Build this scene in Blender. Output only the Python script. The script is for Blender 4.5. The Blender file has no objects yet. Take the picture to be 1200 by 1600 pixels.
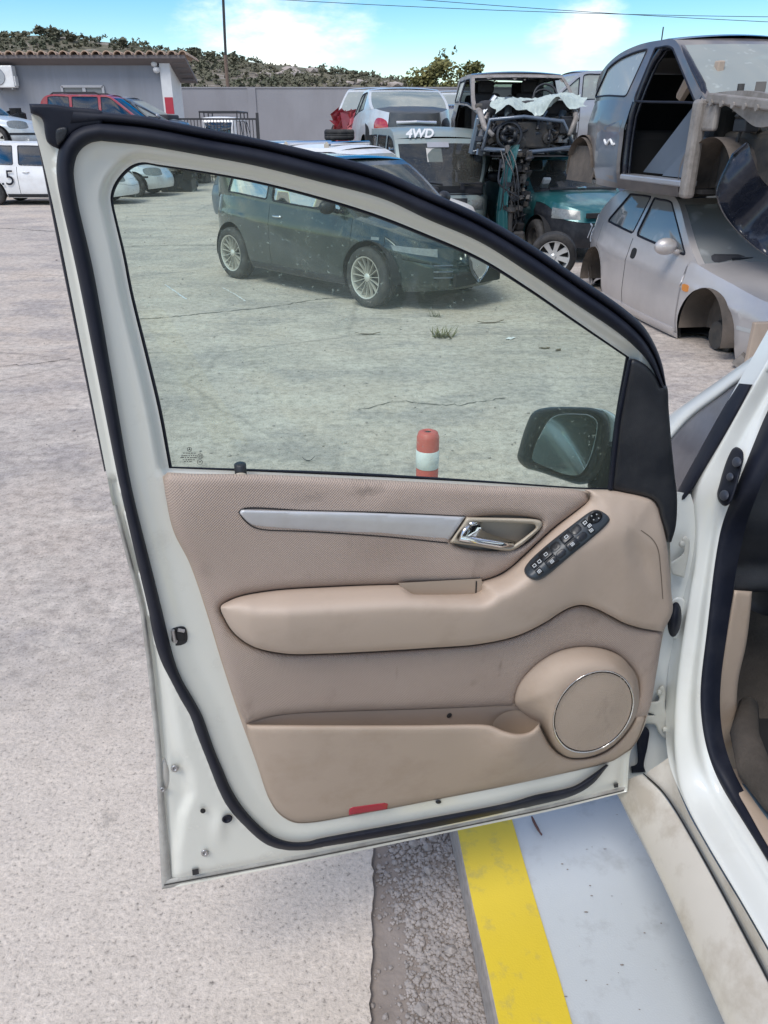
import bpy, bmesh, math, random
import numpy as np
from mathutils import Matrix, Vector
from mathutils.geometry import delaunay_2d_cdt
R = math.radians
random.seed(5); rng = np.random.default_rng(5)
scene = bpy.context.scene
COL = scene.collection

# ------------------------------------------------------------------ camera, sky, sun, exposure
CAM_H, PITCH, F = 1.75, R(26.5), 1202.3
cd = bpy.data.cameras.new('camera'); cam = bpy.data.objects.new('camera', cd); COL.objects.link(cam)
cam.location = (0, 0, CAM_H); cam.rotation_euler = (R(90) - PITCH, 0, 0)
cd.sensor_fit = 'VERTICAL'; cd.sensor_height = 34.6; cd.lens = 26.0
cd.clip_start = 0.05; cd.clip_end = 3000
scene.camera = cam
SUN_EL, SUN_AZ = 56, 213          # azimuth measured clockwise from +Y
w = bpy.data.worlds.new('World'); scene.world = w; w.use_nodes = True
wn, wl = w.node_tree.nodes, w.node_tree.links
wn.clear()
wo = wn.new('ShaderNodeOutputWorld'); bg = wn.new('ShaderNodeBackground'); sky = wn.new('ShaderNodeTexSky')
sky.sky_type = 'NISHITA'; sky.sun_disc = False
sky.sun_elevation = R(SUN_EL); sky.sun_rotation = R(SUN_AZ)
sky.air_density = 1.0; sky.dust_density = 0.2; sky.ozone_density = 2.0
bg.inputs['Strength'].default_value = 0.15
tcw = wn.new('ShaderNodeTexCoord'); mp = wn.new('ShaderNodeMapping'); mp.inputs['Scale'].default_value = (1, 1, 2.6)
mp.inputs['Location'].default_value = (0.25, 0.0, 0.32)
nz = wn.new('ShaderNodeTexNoise'); nz.inputs['Scale'].default_value = 4.6; nz.inputs['Detail'].default_value = 10; nz.inputs['Roughness'].default_value = 0.62
wl.new(tcw.outputs['Generated'], mp.inputs['Vector']); wl.new(mp.outputs['Vector'], nz.inputs['Vector'])
def blob(direction, size, amt):
    d = Vector(direction).normalized()
    vm = wn.new('ShaderNodeVectorMath'); vm.operation = 'DISTANCE'; vm.inputs[1].default_value = d
    wl.new(tcw.outputs['Generated'], vm.inputs[0])
    mr = wn.new('ShaderNodeMapRange'); mr.interpolation_type = 'SMOOTHSTEP'
    mr.inputs['From Min'].default_value = size; mr.inputs['From Max'].default_value = 0
    mr.inputs['To Min'].default_value = 0; mr.inputs['To Max'].default_value = amt
    wl.new(vm.outputs['Value'], mr.inputs['Value'])
    return mr.outputs['Result']
def ray(x, y):
    u, v = (x - 600) / F, (800 - y) / F
    s, c = math.sin(PITCH), math.cos(PITCH)
    return np.array([u, c + v * s, -(s - v * c)])
acc = nz.outputs['Fac']
for (px, py, sz, am) in ((600, 60, .62, -.34), (100, 60, .5, -.2), (1150, 30, .4, -.22), (860, 98, .12, .20), (920, 62, .10, .22), (950, 40, .07, .16), (400, 4, .19, .36), (490, 82, .09, .16), (600, 8, .12, .18), (-60, 40, .2, .12)):
    b_ = blob(ray(px, py), sz, am)
    ad = wn.new('ShaderNodeMath'); ad.operation = 'ADD'; wl.new(acc, ad.inputs[0]); wl.new(b_, ad.inputs[1]); acc = ad.outputs[0]
cr_ = wn.new('ShaderNodeMapRange'); cr_.interpolation_type = 'SMOOTHSTEP'
cr_.inputs['From Min'].default_value = 0.38; cr_.inputs['From Max'].default_value = 0.74  # cloud added beyond the view to whiten ambient light; negative blobs clear the frame
wl.new(acc, cr_.inputs['Value'])
hs = wn.new('ShaderNodeHueSaturation'); hs.inputs['Saturation'].default_value = 1.58; hs.inputs['Value'].default_value = 0.66
wl.new(sky.outputs['Color'], hs.inputs['Color'])
mx = wn.new('ShaderNodeMixRGB'); mx.inputs['Color2'].default_value = (6.6, 6.2, 5.8, 1)
wl.new(cr_.outputs['Result'], mx.inputs['Fac']); wl.new(hs.outputs['Color'], mx.inputs['Color1'])
wl.new(mx.outputs['Color'], bg.inputs['Color']); wl.new(bg.outputs['Background'], wo.inputs['Surface'])
sd = bpy.data.lights.new('sun', 'SUN'); sun = bpy.data.objects.new('sun', sd); COL.objects.link(sun)
sd.energy = 1.7; sd.angle = R(28); sd.color = (1, .95, .88)
az = R(SUN_AZ); el = R(SUN_EL)
sdir = Vector((math.sin(az) * math.cos(el), math.cos(az) * math.cos(el), math.sin(el)))
sun.rotation_euler = sdir.to_track_quat('Z', 'Y').to_euler()
scene.view_settings.view_transform = 'Standard'; scene.view_settings.look = 'None'
scene.view_settings.exposure = 0.78; scene.view_settings.gamma = 1.0
scene.view_settings.use_curve_mapping = False

# ------------------------------------------------------------------ pixel to world helpers
C0 = np.array([0, 0, CAM_H])
def at_Y(x, y, Y): r = ray(x, y); return C0 + r * (Y / r[1])
def at_z(x, y, z=0.0): r = ray(x, y); return C0 + r * ((CAM_H - z) / -r[2])
def at_X(x, y, X): r = ray(x, y); return C0 + r * (X / r[0])

# ------------------------------------------------------------------ object helpers
def link_mesh(name, me, parent=None, mats=None):
    o = bpy.data.objects.new(name, me); COL.objects.link(o)
    if mats is not None and not me.materials:
        for m in (mats if isinstance(mats, (list, tuple)) else [mats]): me.materials.append(m)
    if parent is not None: o.parent = parent
    return o
def obj(name, verts, faces, mat, parent=None, smooth=True, mi=None):
    me = bpy.data.meshes.new(name)
    me.from_pydata([tuple(map(float, v)) for v in verts], [], [tuple(map(int, f)) for f in faces])
    if smooth: me.polygons.foreach_set('use_smooth', [True] * len(me.polygons))
    o = link_mesh(name, me, parent, mat)
    if mi is not None: me.polygons.foreach_set('material_index', mi)
    me.update()
    return o
def tag(o, label=None, cat=None, group=None, kind=None):
    if label: o['label'] = label
    if cat: o['category'] = cat
    if group: o['group'] = group
    if kind: o['kind'] = kind
    return o
def thing(name, label, cat, loc=(0, 0, 0), rotz=0, group=None):
    o = bpy.data.objects.new(name, None); COL.objects.link(o); o.empty_display_size = .1
    o.location = tuple(map(float, loc)); o.rotation_euler = (0, 0, rotz)
    return tag(o, label, cat, group)

class MB:
    """collects shapes into one mesh"""
    def __init__(s): s.v = []; s.f = []; s.m = []
    def add(s, v, f, mi=0):
        b = len(s.v); s.v += [tuple(map(float, p)) for p in v]; s.f += [tuple(int(i) + b for i in q) for q in f]; s.m += [mi] * len(f)
    def box(s, c, d, rot=None, mi=0, bev=0):
        hx, hy, hz = d[0] / 2, d[1] / 2, d[2] / 2
        if bev <= 0:
            v = [(x, y, z) for x in (-hx, hx) for y in (-hy, hy) for z in (-hz, hz)]
            f = [(0, 1, 3, 2), (4, 6, 7, 5), (0, 4, 5, 1), (2, 3, 7, 6), (0, 2, 6, 4), (1, 5, 7, 3)]
        else:
            bm = bmesh.new(); bmesh.ops.create_cube(bm, size=1)
            for q in bm.verts: q.co = Vector((q.co.x * d[0], q.co.y * d[1], q.co.z * d[2]))
            bmesh.ops.bevel(bm, geom=list(bm.edges), offset=bev, segments=2, affect='EDGES', profile=.5)
            bm.verts.index_update(); v = [tuple(q.co) for q in bm.verts]; f = [[q.index for q in g.verts] for g in bm.faces]; bm.free()
        M = rot if rot is not None else Matrix.Identity(3)
        s.add([tuple(M @ Vector(p) + Vector(c)) for p in v], f, mi)
    def tube(s, pts, r, n=8, mi=0, cap=True):
        pts = [Vector(p) for p in pts]; rs = r if isinstance(r, (list, tuple)) else [r] * len(pts)
        V = []; up = None
        for i, p in enumerate(pts):
            t = (pts[min(i + 1, len(pts) - 1)] - pts[max(i - 1, 0)]).normalized()
            a = Vector((0, 0, 1)) if abs(t.z) < .9 else Vector((1, 0, 0))
            if up is not None and (up - t * up.dot(t)).length > .1: a = up
            x = (a - t * a.dot(t)).normalized(); up = x; y = t.cross(x)
            for k in range(n):
                q = 2 * math.pi * k / n; V.append(p + (x * math.cos(q) + y * math.sin(q)) * rs[i])
        Fc = []
        for i in range(len(pts) - 1):
            for k in range(n): Fc.append((i * n + k, i * n + (k + 1) % n, (i + 1) * n + (k + 1) % n, (i + 1) * n + k))
        if cap: Fc += [tuple(range(n))[::-1], tuple((len(pts) - 1) * n + k for k in range(n))]
        s.add(V, Fc, mi)
    def lathe(s, prof, M=None, n=24, mi=0, arc=1.0):
        """prof: (r, h) points turned about local z"""
        V = []; Fc = []; m = len(prof)
        for k in range(n + (arc < 1)):
            a = 2 * math.pi * arc * k / n
            for r, h in prof: V.append(Vector((r * math.cos(a), r * math.sin(a), h)))
        for k in range(n):
            k2 = (k + 1) % n if arc >= 1 else k + 1
            for j in range(m - 1): Fc.append((k * m + j, k2 * m + j, k2 * m + j + 1, k * m + j + 1))
        if M is not None: V = [M @ p for p in V]
        s.add(V, Fc, mi)
    def build(s, name, mat, parent=None, smooth=False):
        return obj(name, s.v, s.f, mat, parent, smooth, s.m if isinstance(mat, (list, tuple)) else None)

def sharpen(o, ang=35):
    me = o.data
    bm = bmesh.new(); bm.from_mesh(me)
    for e in bm.edges:
        if len(e.link_faces) == 2 and e.calc_face_angle(0) > R(ang): e.smooth = False
    for f in bm.faces: f.smooth = True
    bm.to_mesh(me); bm.free(); return o

# ------------------------------------------------------------------ 2D helpers
def spline(pts, step=6.0, closed=False, kk=None):
    """Catmull-Rom through points; a third entry marks a sharp corner"""
    P = [tuple(p) for p in pts]
    n = len(P); sharp = [len(p) > 2 and p[2] for p in P]; Q = np.array([[float(p[0]), float(p[1])] for p in P])
    out = []
    segs = n if closed else n - 1
    for i in range(segs):
        p1, p2 = Q[i], Q[(i + 1) % n]
        p0 = Q[(i - 1) % n] if (closed or i > 0) and not sharp[i] else 2 * p1 - p2
        p3 = Q[(i + 2) % n] if (closed or i + 2 < n) and not sharp[(i + 1) % n] else 2 * p2 - p1
        L = np.linalg.norm(p2 - p1); k = kk or max(1, int(round(L / step)))
        d0 = max(np.linalg.norm(p1 - p0), 1e-9) ** .5; d1 = max(L, 1e-9) ** .5; d2 = max(np.linalg.norm(p3 - p2), 1e-9) ** .5
        m1 = ((p1 - p0) / d0 - (p2 - p0) / (d0 + d1) + (p2 - p1) / d1) * d1
        m2 = ((p2 - p1) / d1 - (p3 - p1) / (d1 + d2) + (p3 - p2) / d2) * d1
        for j in range(k):
            t = j / k
            out.append((2*t**3-3*t*t+1)*p1 + (t**3-2*t*t+t)*m1 + (-2*t**3+3*t*t)*p2 + (t**3-t*t)*m2)
    if not closed: out.append(Q[-1])
    return np.array(out)
def resample(P, n):
    P = np.asarray(P, float); d = np.r_[0, np.cumsum(np.linalg.norm(np.diff(P, axis=0), axis=1))]
    q = np.linspace(0, d[-1], n)
    return np.stack([np.interp(q, d, P[:, k]) for k in range(P.shape[1])], 1)
def pip(P, poly):
    x, y = P[:, 0], P[:, 1]; ins = np.zeros(len(P), bool); n = len(poly)
    for i in range(n):
        x1, y1 = poly[i]; x2, y2 = poly[(i + 1) % n]
        if y1 == y2: continue
        c = ((y1 > y) != (y2 > y)) & (x < (x2 - x1) * (y - y1) / (y2 - y1) + x1)
        ins ^= c
    return ins
def dline(P, L, closed=True):
    d = np.full(len(P), 1e9); n = len(L)
    for i in range(n if closed else n - 1):
        a, b = L[i], L[(i + 1) % n]; ab = b - a; q = ab @ ab
        t = np.clip(((P - a) @ ab) / (q if q > 1e-12 else 1), 0, 1)[:, None]
        d = np.minimum(d, np.linalg.norm(P - (a + t * ab), axis=1))
    return d
def ringpts(P, d, inward=True):
    P = np.asarray(P, float); t = np.roll(P, -1, 0) - np.roll(P, 1, 0); n = np.stack([-t[:, 1], t[:, 0]], 1); n /= np.linalg.norm(n, axis=1)[:, None] + 1e-9
    out = []
    for q in d:
        for sg in (1, -1):
            R_ = P + n * q * sg; ok = (pip(R_, P) == inward) & (dline(R_, P) > .93 * q); out.append(R_[ok])
    return np.concatenate(out) if out else np.zeros((0, 2))
def tri(outer, step, holes=(), rings=(), hrings=()):
    outer = np.asarray(outer, float)
    x0, y0 = outer.min(0); x1, y1 = outer.max(0)
    gx, gy = np.meshgrid(np.arange(x0 + step / 2, x1, step), np.arange(y0 + step / 2, y1, step))
    G = np.stack([gx.ravel(), gy.ravel()], 1)
    if len(G):
        ok = pip(G, outer) & (dline(G, outer) > .45 * step)
        for h in holes: ok &= ~pip(G, h) & (dline(G, np.asarray(h)) > .45 * step)
        G = G[ok]
    if len(rings) or len(hrings):
        Rp = [ringpts(outer, rings)] + [ringpts(h, hrings, False) for h in holes]
        Rp = np.concatenate(Rp)
        ok = pip(Rp, outer) & (dline(Rp, outer) > .4)
        for h in holes: ok &= ~pip(Rp, np.asarray(h)) & (dline(Rp, np.asarray(h)) > .4)
        Rp = Rp[ok]
        if len(rings) and len(G): G = G[dline(G, outer) > max(rings) + .3 * step]
        if len(hrings) and len(G):
            for h in holes: G = G[dline(G, np.asarray(h)) > max(hrings) + .3 * step]
        G = np.concatenate([G, Rp]) if len(G) else Rp
    V = [outer] + [np.asarray(h, float) for h in holes]; E = []; b = 0
    for r in V:
        n = len(r); E += [(b + i, b + (i + 1) % n) for i in range(n)]; b += n
    A = np.concatenate(V + ([G] if len(G) else []))
    vo, eo, fo, *_ = delaunay_2d_cdt([Vector(p) for p in A], E, [], 0, 1e-7)
    vo = np.array([(p.x, p.y) for p in vo]); fo = np.array([f for f in fo if len(f) == 3])
    cen = vo[fo].mean(1); ok = pip(cen, outer)
    for h in holes: ok &= ~pip(cen, np.asarray(h))
    fo = fo[ok]
    a = vo[fo]; ar = (a[:, 1, 0]-a[:, 0, 0])*(a[:, 2, 1]-a[:, 0, 1]) - (a[:, 1, 1]-a[:, 0, 1])*(a[:, 2, 0]-a[:, 0, 0])
    fo = fo[np.abs(ar) > 1e-12]; ar = ar[np.abs(ar) > 1e-12]
    fo[ar > 0] = fo[ar > 0][:, ::-1]
    return vo, fo
def border(faces):
    c = {}
    for f in faces:
        for i in range(3): c[(int(f[i]), int(f[(i + 1) % 3]))] = 1
    return [e for e in c if (e[1], e[0]) not in c]
def rbf(ctrl):
    c = np.array(ctrl, float); X = c[:, :2] / 100.; n = len(c)
    def phi(r): return np.where(r > 1e-9, r * r * np.log(np.maximum(r, 1e-9)), 0)
    K = phi(np.linalg.norm(X[:, None] - X[None], axis=2)); Pm = np.c_[np.ones(n), X]
    A = np.block([[K, Pm], [Pm.T, np.zeros((3, 3))]]); s = np.linalg.lstsq(A, np.r_[c[:, 2], 0, 0, 0], rcond=None)[0]
    def f(P):
        Q = np.asarray(P) / 100.
        return phi(np.linalg.norm(Q[:, None] - X[None], axis=2)) @ s[:n] + s[n] + Q @ s[n + 1:]
    return f
def ss(a, b, x): t = np.clip((x - a) / (b - a), 0, 1); return t * t * (3 - 2 * t)
def rnd(d, r): t = np.clip(d / r, 0, 1); return np.sqrt(np.clip(1 - (1 - t) ** 2, 0, 1))

# ------------------------------------------------------------------ materials
def nmat(name):
    m = bpy.data.materials.new(name); m.use_nodes = True
    nt = m.node_tree; return m, nt, nt.nodes['Principled BSDF'], nt.nodes['Material Output']
def N(nt, t, **k):
    n = nt.nodes.new(t)
    for a, b in k.items():
        if a in n.inputs: n.inputs[a].default_value = b
        else: setattr(n, a, b)
    return n
def noise(nt, scale, detail=4, rough=.55, coord='Object', stretch=None):
    tc = N(nt, 'ShaderNodeTexCoord'); n = N(nt, 'ShaderNodeTexNoise', Scale=scale, Detail=detail, Roughness=rough)
    if stretch:
        m = N(nt, 'ShaderNodeMapping'); m.inputs['Scale'].default_value = stretch
        nt.links.new(tc.outputs[coord], m.inputs['Vector']); nt.links.new(m.outputs['Vector'], n.inputs['Vector'])
    else: nt.links.new(tc.outputs[coord], n.inputs['Vector'])
    return n
def ramp(nt, src, stops):
    r = N(nt, 'ShaderNodeValToRGB'); e = r.color_ramp.elements
    while len(e) < len(stops): e.new(.5)
    for q, (p, c) in zip(e, stops):
        q.position = p; q.color = (*c, 1) if hasattr(c, '__len__') else (c, c, c, 1)
    nt.links.new(src, r.inputs['Fac']); return r.outputs['Color']
def mixc(nt, fac, a, b, mode='MIX'):
    m = N(nt, 'ShaderNodeMixRGB', blend_type=mode)
    for i, q in ((0, fac), (1, a), (2, b)):
        if isinstance(q, (int, float)): m.inputs[i].default_value = q
        elif isinstance(q, tuple): m.inputs[i].default_value = (*q, 1) if len(q) == 3 else q
        else: nt.links.new(q, m.inputs[i])
    return m.outputs['Color']
def mat(name, col, rough=.5, metal=0., var=.12, vs=5, bump=0., bs=120, coat=0., dirt=0., dcol=(.30, .25, .20), ds=3.5, spec=.5, dth=(.45, .7), dstretch=None):
    m, nt, p, o = nmat(name)
    p.inputs['Roughness'].default_value = rough; p.inputs['Metallic'].default_value = metal
    p.inputs['Coat Weight'].default_value = coat; p.inputs['Coat Roughness'].default_value = .08
    p.inputs['Specular IOR Level'].default_value = spec
    n = noise(nt, vs, 5)
    c = mixc(nt, n.outputs['Fac'], tuple(x * (1 - var) for x in col), tuple(min(1, x * (1 + var)) for x in col))
    if dirt:
        d = noise(nt, ds, 8, .65, stretch=dstretch); f = ramp(nt, d.outputs['Fac'], ((dth[0], 0.), (dth[1], dirt)))
        c = mixc(nt, f, c, dcol)
        rr = N(nt, 'ShaderNodeMapRange'); rr.inputs['To Min'].default_value = rough; rr.inputs['To Max'].default_value = min(1, rough + .4)
        nt.links.new(f, rr.inputs['Value']); nt.links.new(rr.outputs['Result'], p.inputs['Roughness'])
    nt.links.new(c, p.inputs['Base Color'])
    if bump:
        b = noise(nt, bs, 3); bn = N(nt, 'ShaderNodeBump', Strength=bump, Distance=.004)
        nt.links.new(b.outputs['Fac'], bn.inputs['Height']); nt.links.new(bn.outputs['Normal'], p.inputs['Normal'])
    return m
def glass(name, tint, refl=.06, dust=.12, dcol=(.55, .55, .5), ds=60, rough=.02, film=0., top=1.0):
    m, nt, p, o = nmat(name); nt.nodes.remove(p)
    tr = N(nt, 'ShaderNodeBsdfTransparent'); tr.inputs['Color'].default_value = (*tint, 1)
    gl = N(nt, 'ShaderNodeBsdfGlossy', Roughness=rough); gl.inputs['Color'].default_value = (1, 1, 1, 1)
    fr = N(nt, 'ShaderNodeLayerWeight', Blend=.5 if refl > .03 else .3)
    mr = N(nt, 'ShaderNodeMapRange'); mr.inputs['To Min'].default_value = refl; mr.inputs['To Max'].default_value = top
    mr.inputs['From Min'].default_value = .15
    nt.links.new(fr.outputs['Fresnel'], mr.inputs['Value'])
    m1 = N(nt, 'ShaderNodeMixShader'); nt.links.new(mr.outputs['Result'], m1.inputs['Fac'])
    nt.links.new(tr.outputs[0], m1.inputs[1]); nt.links.new(gl.outputs[0], m1.inputs[2])
    df = N(nt, 'ShaderNodeBsdfDiffuse'); df.inputs['Color'].default_value = (*dcol, 1)
    n = noise(nt, ds, 2, .7); f = ramp(nt, n.outputs['Fac'], ((.62, film), (.78, min(1, film + dust))))
    m2 = N(nt, 'ShaderNodeMixShader'); nt.links.new(f, m2.inputs['Fac'])
    nt.links.new(m1.outputs[0], m2.inputs[1]); nt.links.new(df.outputs[0], m2.inputs[2])
    nt.links.new(m2.outputs[0], o.inputs['Surface'])
    return m

M = {}
M['white'] = mat('white_paint', (.68, .70, .68), .22, var=.03, coat=.6, dirt=.3, dcol=(.42, .36, .28), ds=5, dth=(.55, .85))
M['white_old'] = mat('white_paint_dusty', (.74, .74, .74), .35, var=.04, dirt=.25, coat=.2)
M['cream'] = mat('cream_frame_paint', (.66, .66, .60), .24, var=.03, coat=.5, dirt=.35, dcol=(.40, .37, .31), ds=16, dth=(.58, .8))
M['sillw'] = mat('dusty_sill_paint', (.56, .53, .48), .4, var=.08, vs=9, coat=.15, dirt=.7, dcol=(.36, .31, .25), ds=8, dth=(.47, .66))
M['hem'] = mat('dirty_hem_paint', (.40, .39, .36), .5, var=.15, vs=20, dirt=.7, dcol=(.22, .20, .18), ds=14, dth=(.42, .62))
M['rubber'] = mat('black_rubber', (.008, .010, .019), .55, var=.3, vs=20, dirt=.12, dcol=(.10, .10, .11), ds=12, spec=.25)
M['plastic'] = mat('black_plastic', (.011, .013, .018), .45, var=.2, bump=.15, bs=600, dirt=.15, dcol=(.12, .12, .12), ds=10)
M['gloss'] = mat('gloss_black', (.012, .015, .025), .2, var=.1, dirt=.1, dcol=(.12, .12, .12), ds=20)
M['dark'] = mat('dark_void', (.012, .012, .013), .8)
M['grime'] = mat('grimy_metal', (.06, .058, .056), .6, metal=.3, var=.5, vs=12, dirt=.5, dcol=(.16, .13, .10), ds=9, bump=.4, bs=60)
M['chrome'] = mat('chrome', (.75, .75, .76), .12, metal=1, var=.05)
M['steel'] = mat('dull_steel', (.45, .45, .46), .4, metal=.8, var=.15, dirt=.3)
M['alloy'] = mat('alloy', (.62, .60, .55), .4, metal=.5, var=.1, dirt=.3)
M['tyre'] = mat('tyre_rubber', (.02, .02, .021), .75, var=.3, dirt=.5, dcol=(.12, .11, .10), ds=6)
M['red'] = mat('red_paint', (.33, .03, .04), .3, coat=.5, dirt=.3, ds=4)
M['silver'] = mat('silver_paint', (.52, .49, .48), .34, metal=.35, var=.06, coat=.5, dirt=.35, dcol=(.40, .37, .345), ds=2.2)
M['silver2'] = mat('pale_silver_paint', (.62, .65, .66), .35, metal=.4, var=.06, coat=.4, dirt=.3)
M['green'] = mat('dark_green_paint', (.015, .028, .030), .2, metal=.2, var=.2, coat=.8, dirt=.3, dcol=(.15, .15, .13), ds=3)
M['teal'] = mat('teal_paint', (.020, .115, .125), .3, metal=.3, var=.15, coat=.5, dirt=.75, dcol=(.20, .36, .34), ds=2.2, dth=(.52, .68))
M['vangreen'] = mat('grey_green_paint', (.24, .30, .30), .4, metal=.2, var=.08, coat=.2, dirt=.4)
M['slate'] = mat('slate_paint', (.15, .135, .132), .3, metal=.4, var=.10, coat=.6, dirt=.65, dcol=(.26, .22, .19), ds=2.6)
M['navy'] = mat('navy_paint', (.03, .045, .09), .25, coat=.6, dirt=.2)
M['bluegrey'] = mat('blue_grey_paint', (.10, .13, .17), .3, metal=.3, coat=.5, dirt=.2)
M['ltgrey'] = mat('light_grey_paint', (.36, .37, .40), .35, metal=.4, coat=.4, dirt=.3)
M['lamp'] = mat('headlamp_lens', (.17, .185, .185), .22, var=.5, vs=30, coat=.35)
M['redlamp'] = mat('tail_lamp', (.35, .015, .02), .15, coat=1)
M['amber'] = mat('amber_lamp', (.65, .25, .06), .2, coat=1)
M['glass'] = glass('car_glass', (.50, .56, .55), .05, .35, film=.06, top=.5)
M['glass_dark'] = glass('tinted_glass', (.10, .13, .15), .10, .2)
M['glass_sky'] = glass('dusty_sky_glass', (.35, .42, .42), .07, .25, dcol=(.50, .54, .52), ds=8, film=.5, top=.35)  # pale film paints both dust and reflected sky into the panes
M['seat'] = mat('seat_cloth', (.035, .035, .04), .85)
M['beige'] = mat('beige_plastic', (.47, .375, .302), .55, var=.035, vs=7, bump=.10, bs=900, dirt=.35, dcol=(.33, .245, .18), ds=11, dth=(.5, .78), spec=.35)
M['beige2'] = mat('lower_beige_plastic', (.405, .322, .256), .6, var=.04, vs=6, bump=.10, bs=900, dirt=.45, dcol=(.30, .225, .16), ds=9, dth=(.48, .75), spec=.3)
M['bezel'] = mat('bezel_champagne', (.43, .375, .295), .45, var=.05)
M['grille'] = mat('speaker_mesh', (.41, .33, .26), .75, var=.06, vs=16, bump=.8, bs=1300, dirt=.25, dcol=(.30, .24, .17), ds=9)
M['satin'] = mat('satin_silver_trim', (.56, .57, .59), .4, metal=.3, var=.05, vs=30, dirt=.15, ds=25)
M['redref'] = mat('red_reflector', (.33, .010, .03), .25, coat=.6, bump=.5, bs=700)
def fabric(name, c1, c2, freq, strength, spots):
    m, nt, p, o = nmat(name)
    tc = N(nt, 'ShaderNodeTexCoord'); sp = N(nt, 'ShaderNodeSeparateXYZ'); nt.links.new(tc.outputs['Object'], sp.inputs[0])
    def sn(out, k, sh=None):
        a = N(nt, 'ShaderNodeMath', operation='MULTIPLY'); nt.links.new(out, a.inputs[0]); a.inputs[1].default_value = k
        b = N(nt, 'ShaderNodeMath', operation='SINE'); nt.links.new(a.outputs[0], b.inputs[0]); return b.outputs[0]
    q = N(nt, 'ShaderNodeMath', operation='MULTIPLY'); nt.links.new(sn(sp.outputs['X'], freq), q.inputs[0]); nt.links.new(sn(sp.outputs['Z'], freq), q.inputs[1])
    bn = N(nt, 'ShaderNodeBump', Strength=strength, Distance=.0010); nt.links.new(q.outputs[0], bn.inputs['Height'])
    n1 = noise(nt, 4, 6, .6); c = ramp(nt, n1.outputs['Fac'], ((.3, c1), (.7, c2)))
    n2 = noise(nt, 9, 8, .7, stretch=(1.6, 1, .7)); f = ramp(nt, n2.outputs['Fac'], ((.58, 0.), (.72, .4)))
    c = mixc(nt, f, c, (.22, .17, .135))
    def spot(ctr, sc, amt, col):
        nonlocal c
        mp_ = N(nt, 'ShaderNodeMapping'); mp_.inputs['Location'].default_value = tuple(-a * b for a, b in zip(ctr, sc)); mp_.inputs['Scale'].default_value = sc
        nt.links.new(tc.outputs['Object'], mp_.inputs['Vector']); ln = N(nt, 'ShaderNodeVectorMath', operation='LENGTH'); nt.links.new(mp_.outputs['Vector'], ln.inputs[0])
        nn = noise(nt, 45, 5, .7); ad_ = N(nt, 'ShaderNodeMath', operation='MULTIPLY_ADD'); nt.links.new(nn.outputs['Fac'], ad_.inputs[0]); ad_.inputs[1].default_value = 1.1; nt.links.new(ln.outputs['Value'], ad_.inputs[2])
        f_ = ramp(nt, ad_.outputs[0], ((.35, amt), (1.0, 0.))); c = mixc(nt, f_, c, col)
    for q_ in spots: spot(*q_)
    k = ramp(nt, q.outputs[0], ((.0, .92), (.6, 1.05))); c = mixc(nt, 1.0, c, k, 'MULTIPLY')
    nt.links.new(c, p.inputs['Base Color']); p.inputs['Roughness'].default_value = .62; p.inputs['Specular IOR Level'].default_value = .3
    nt.links.new(bn.outputs['Normal'], p.inputs['Normal']); return m
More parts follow.
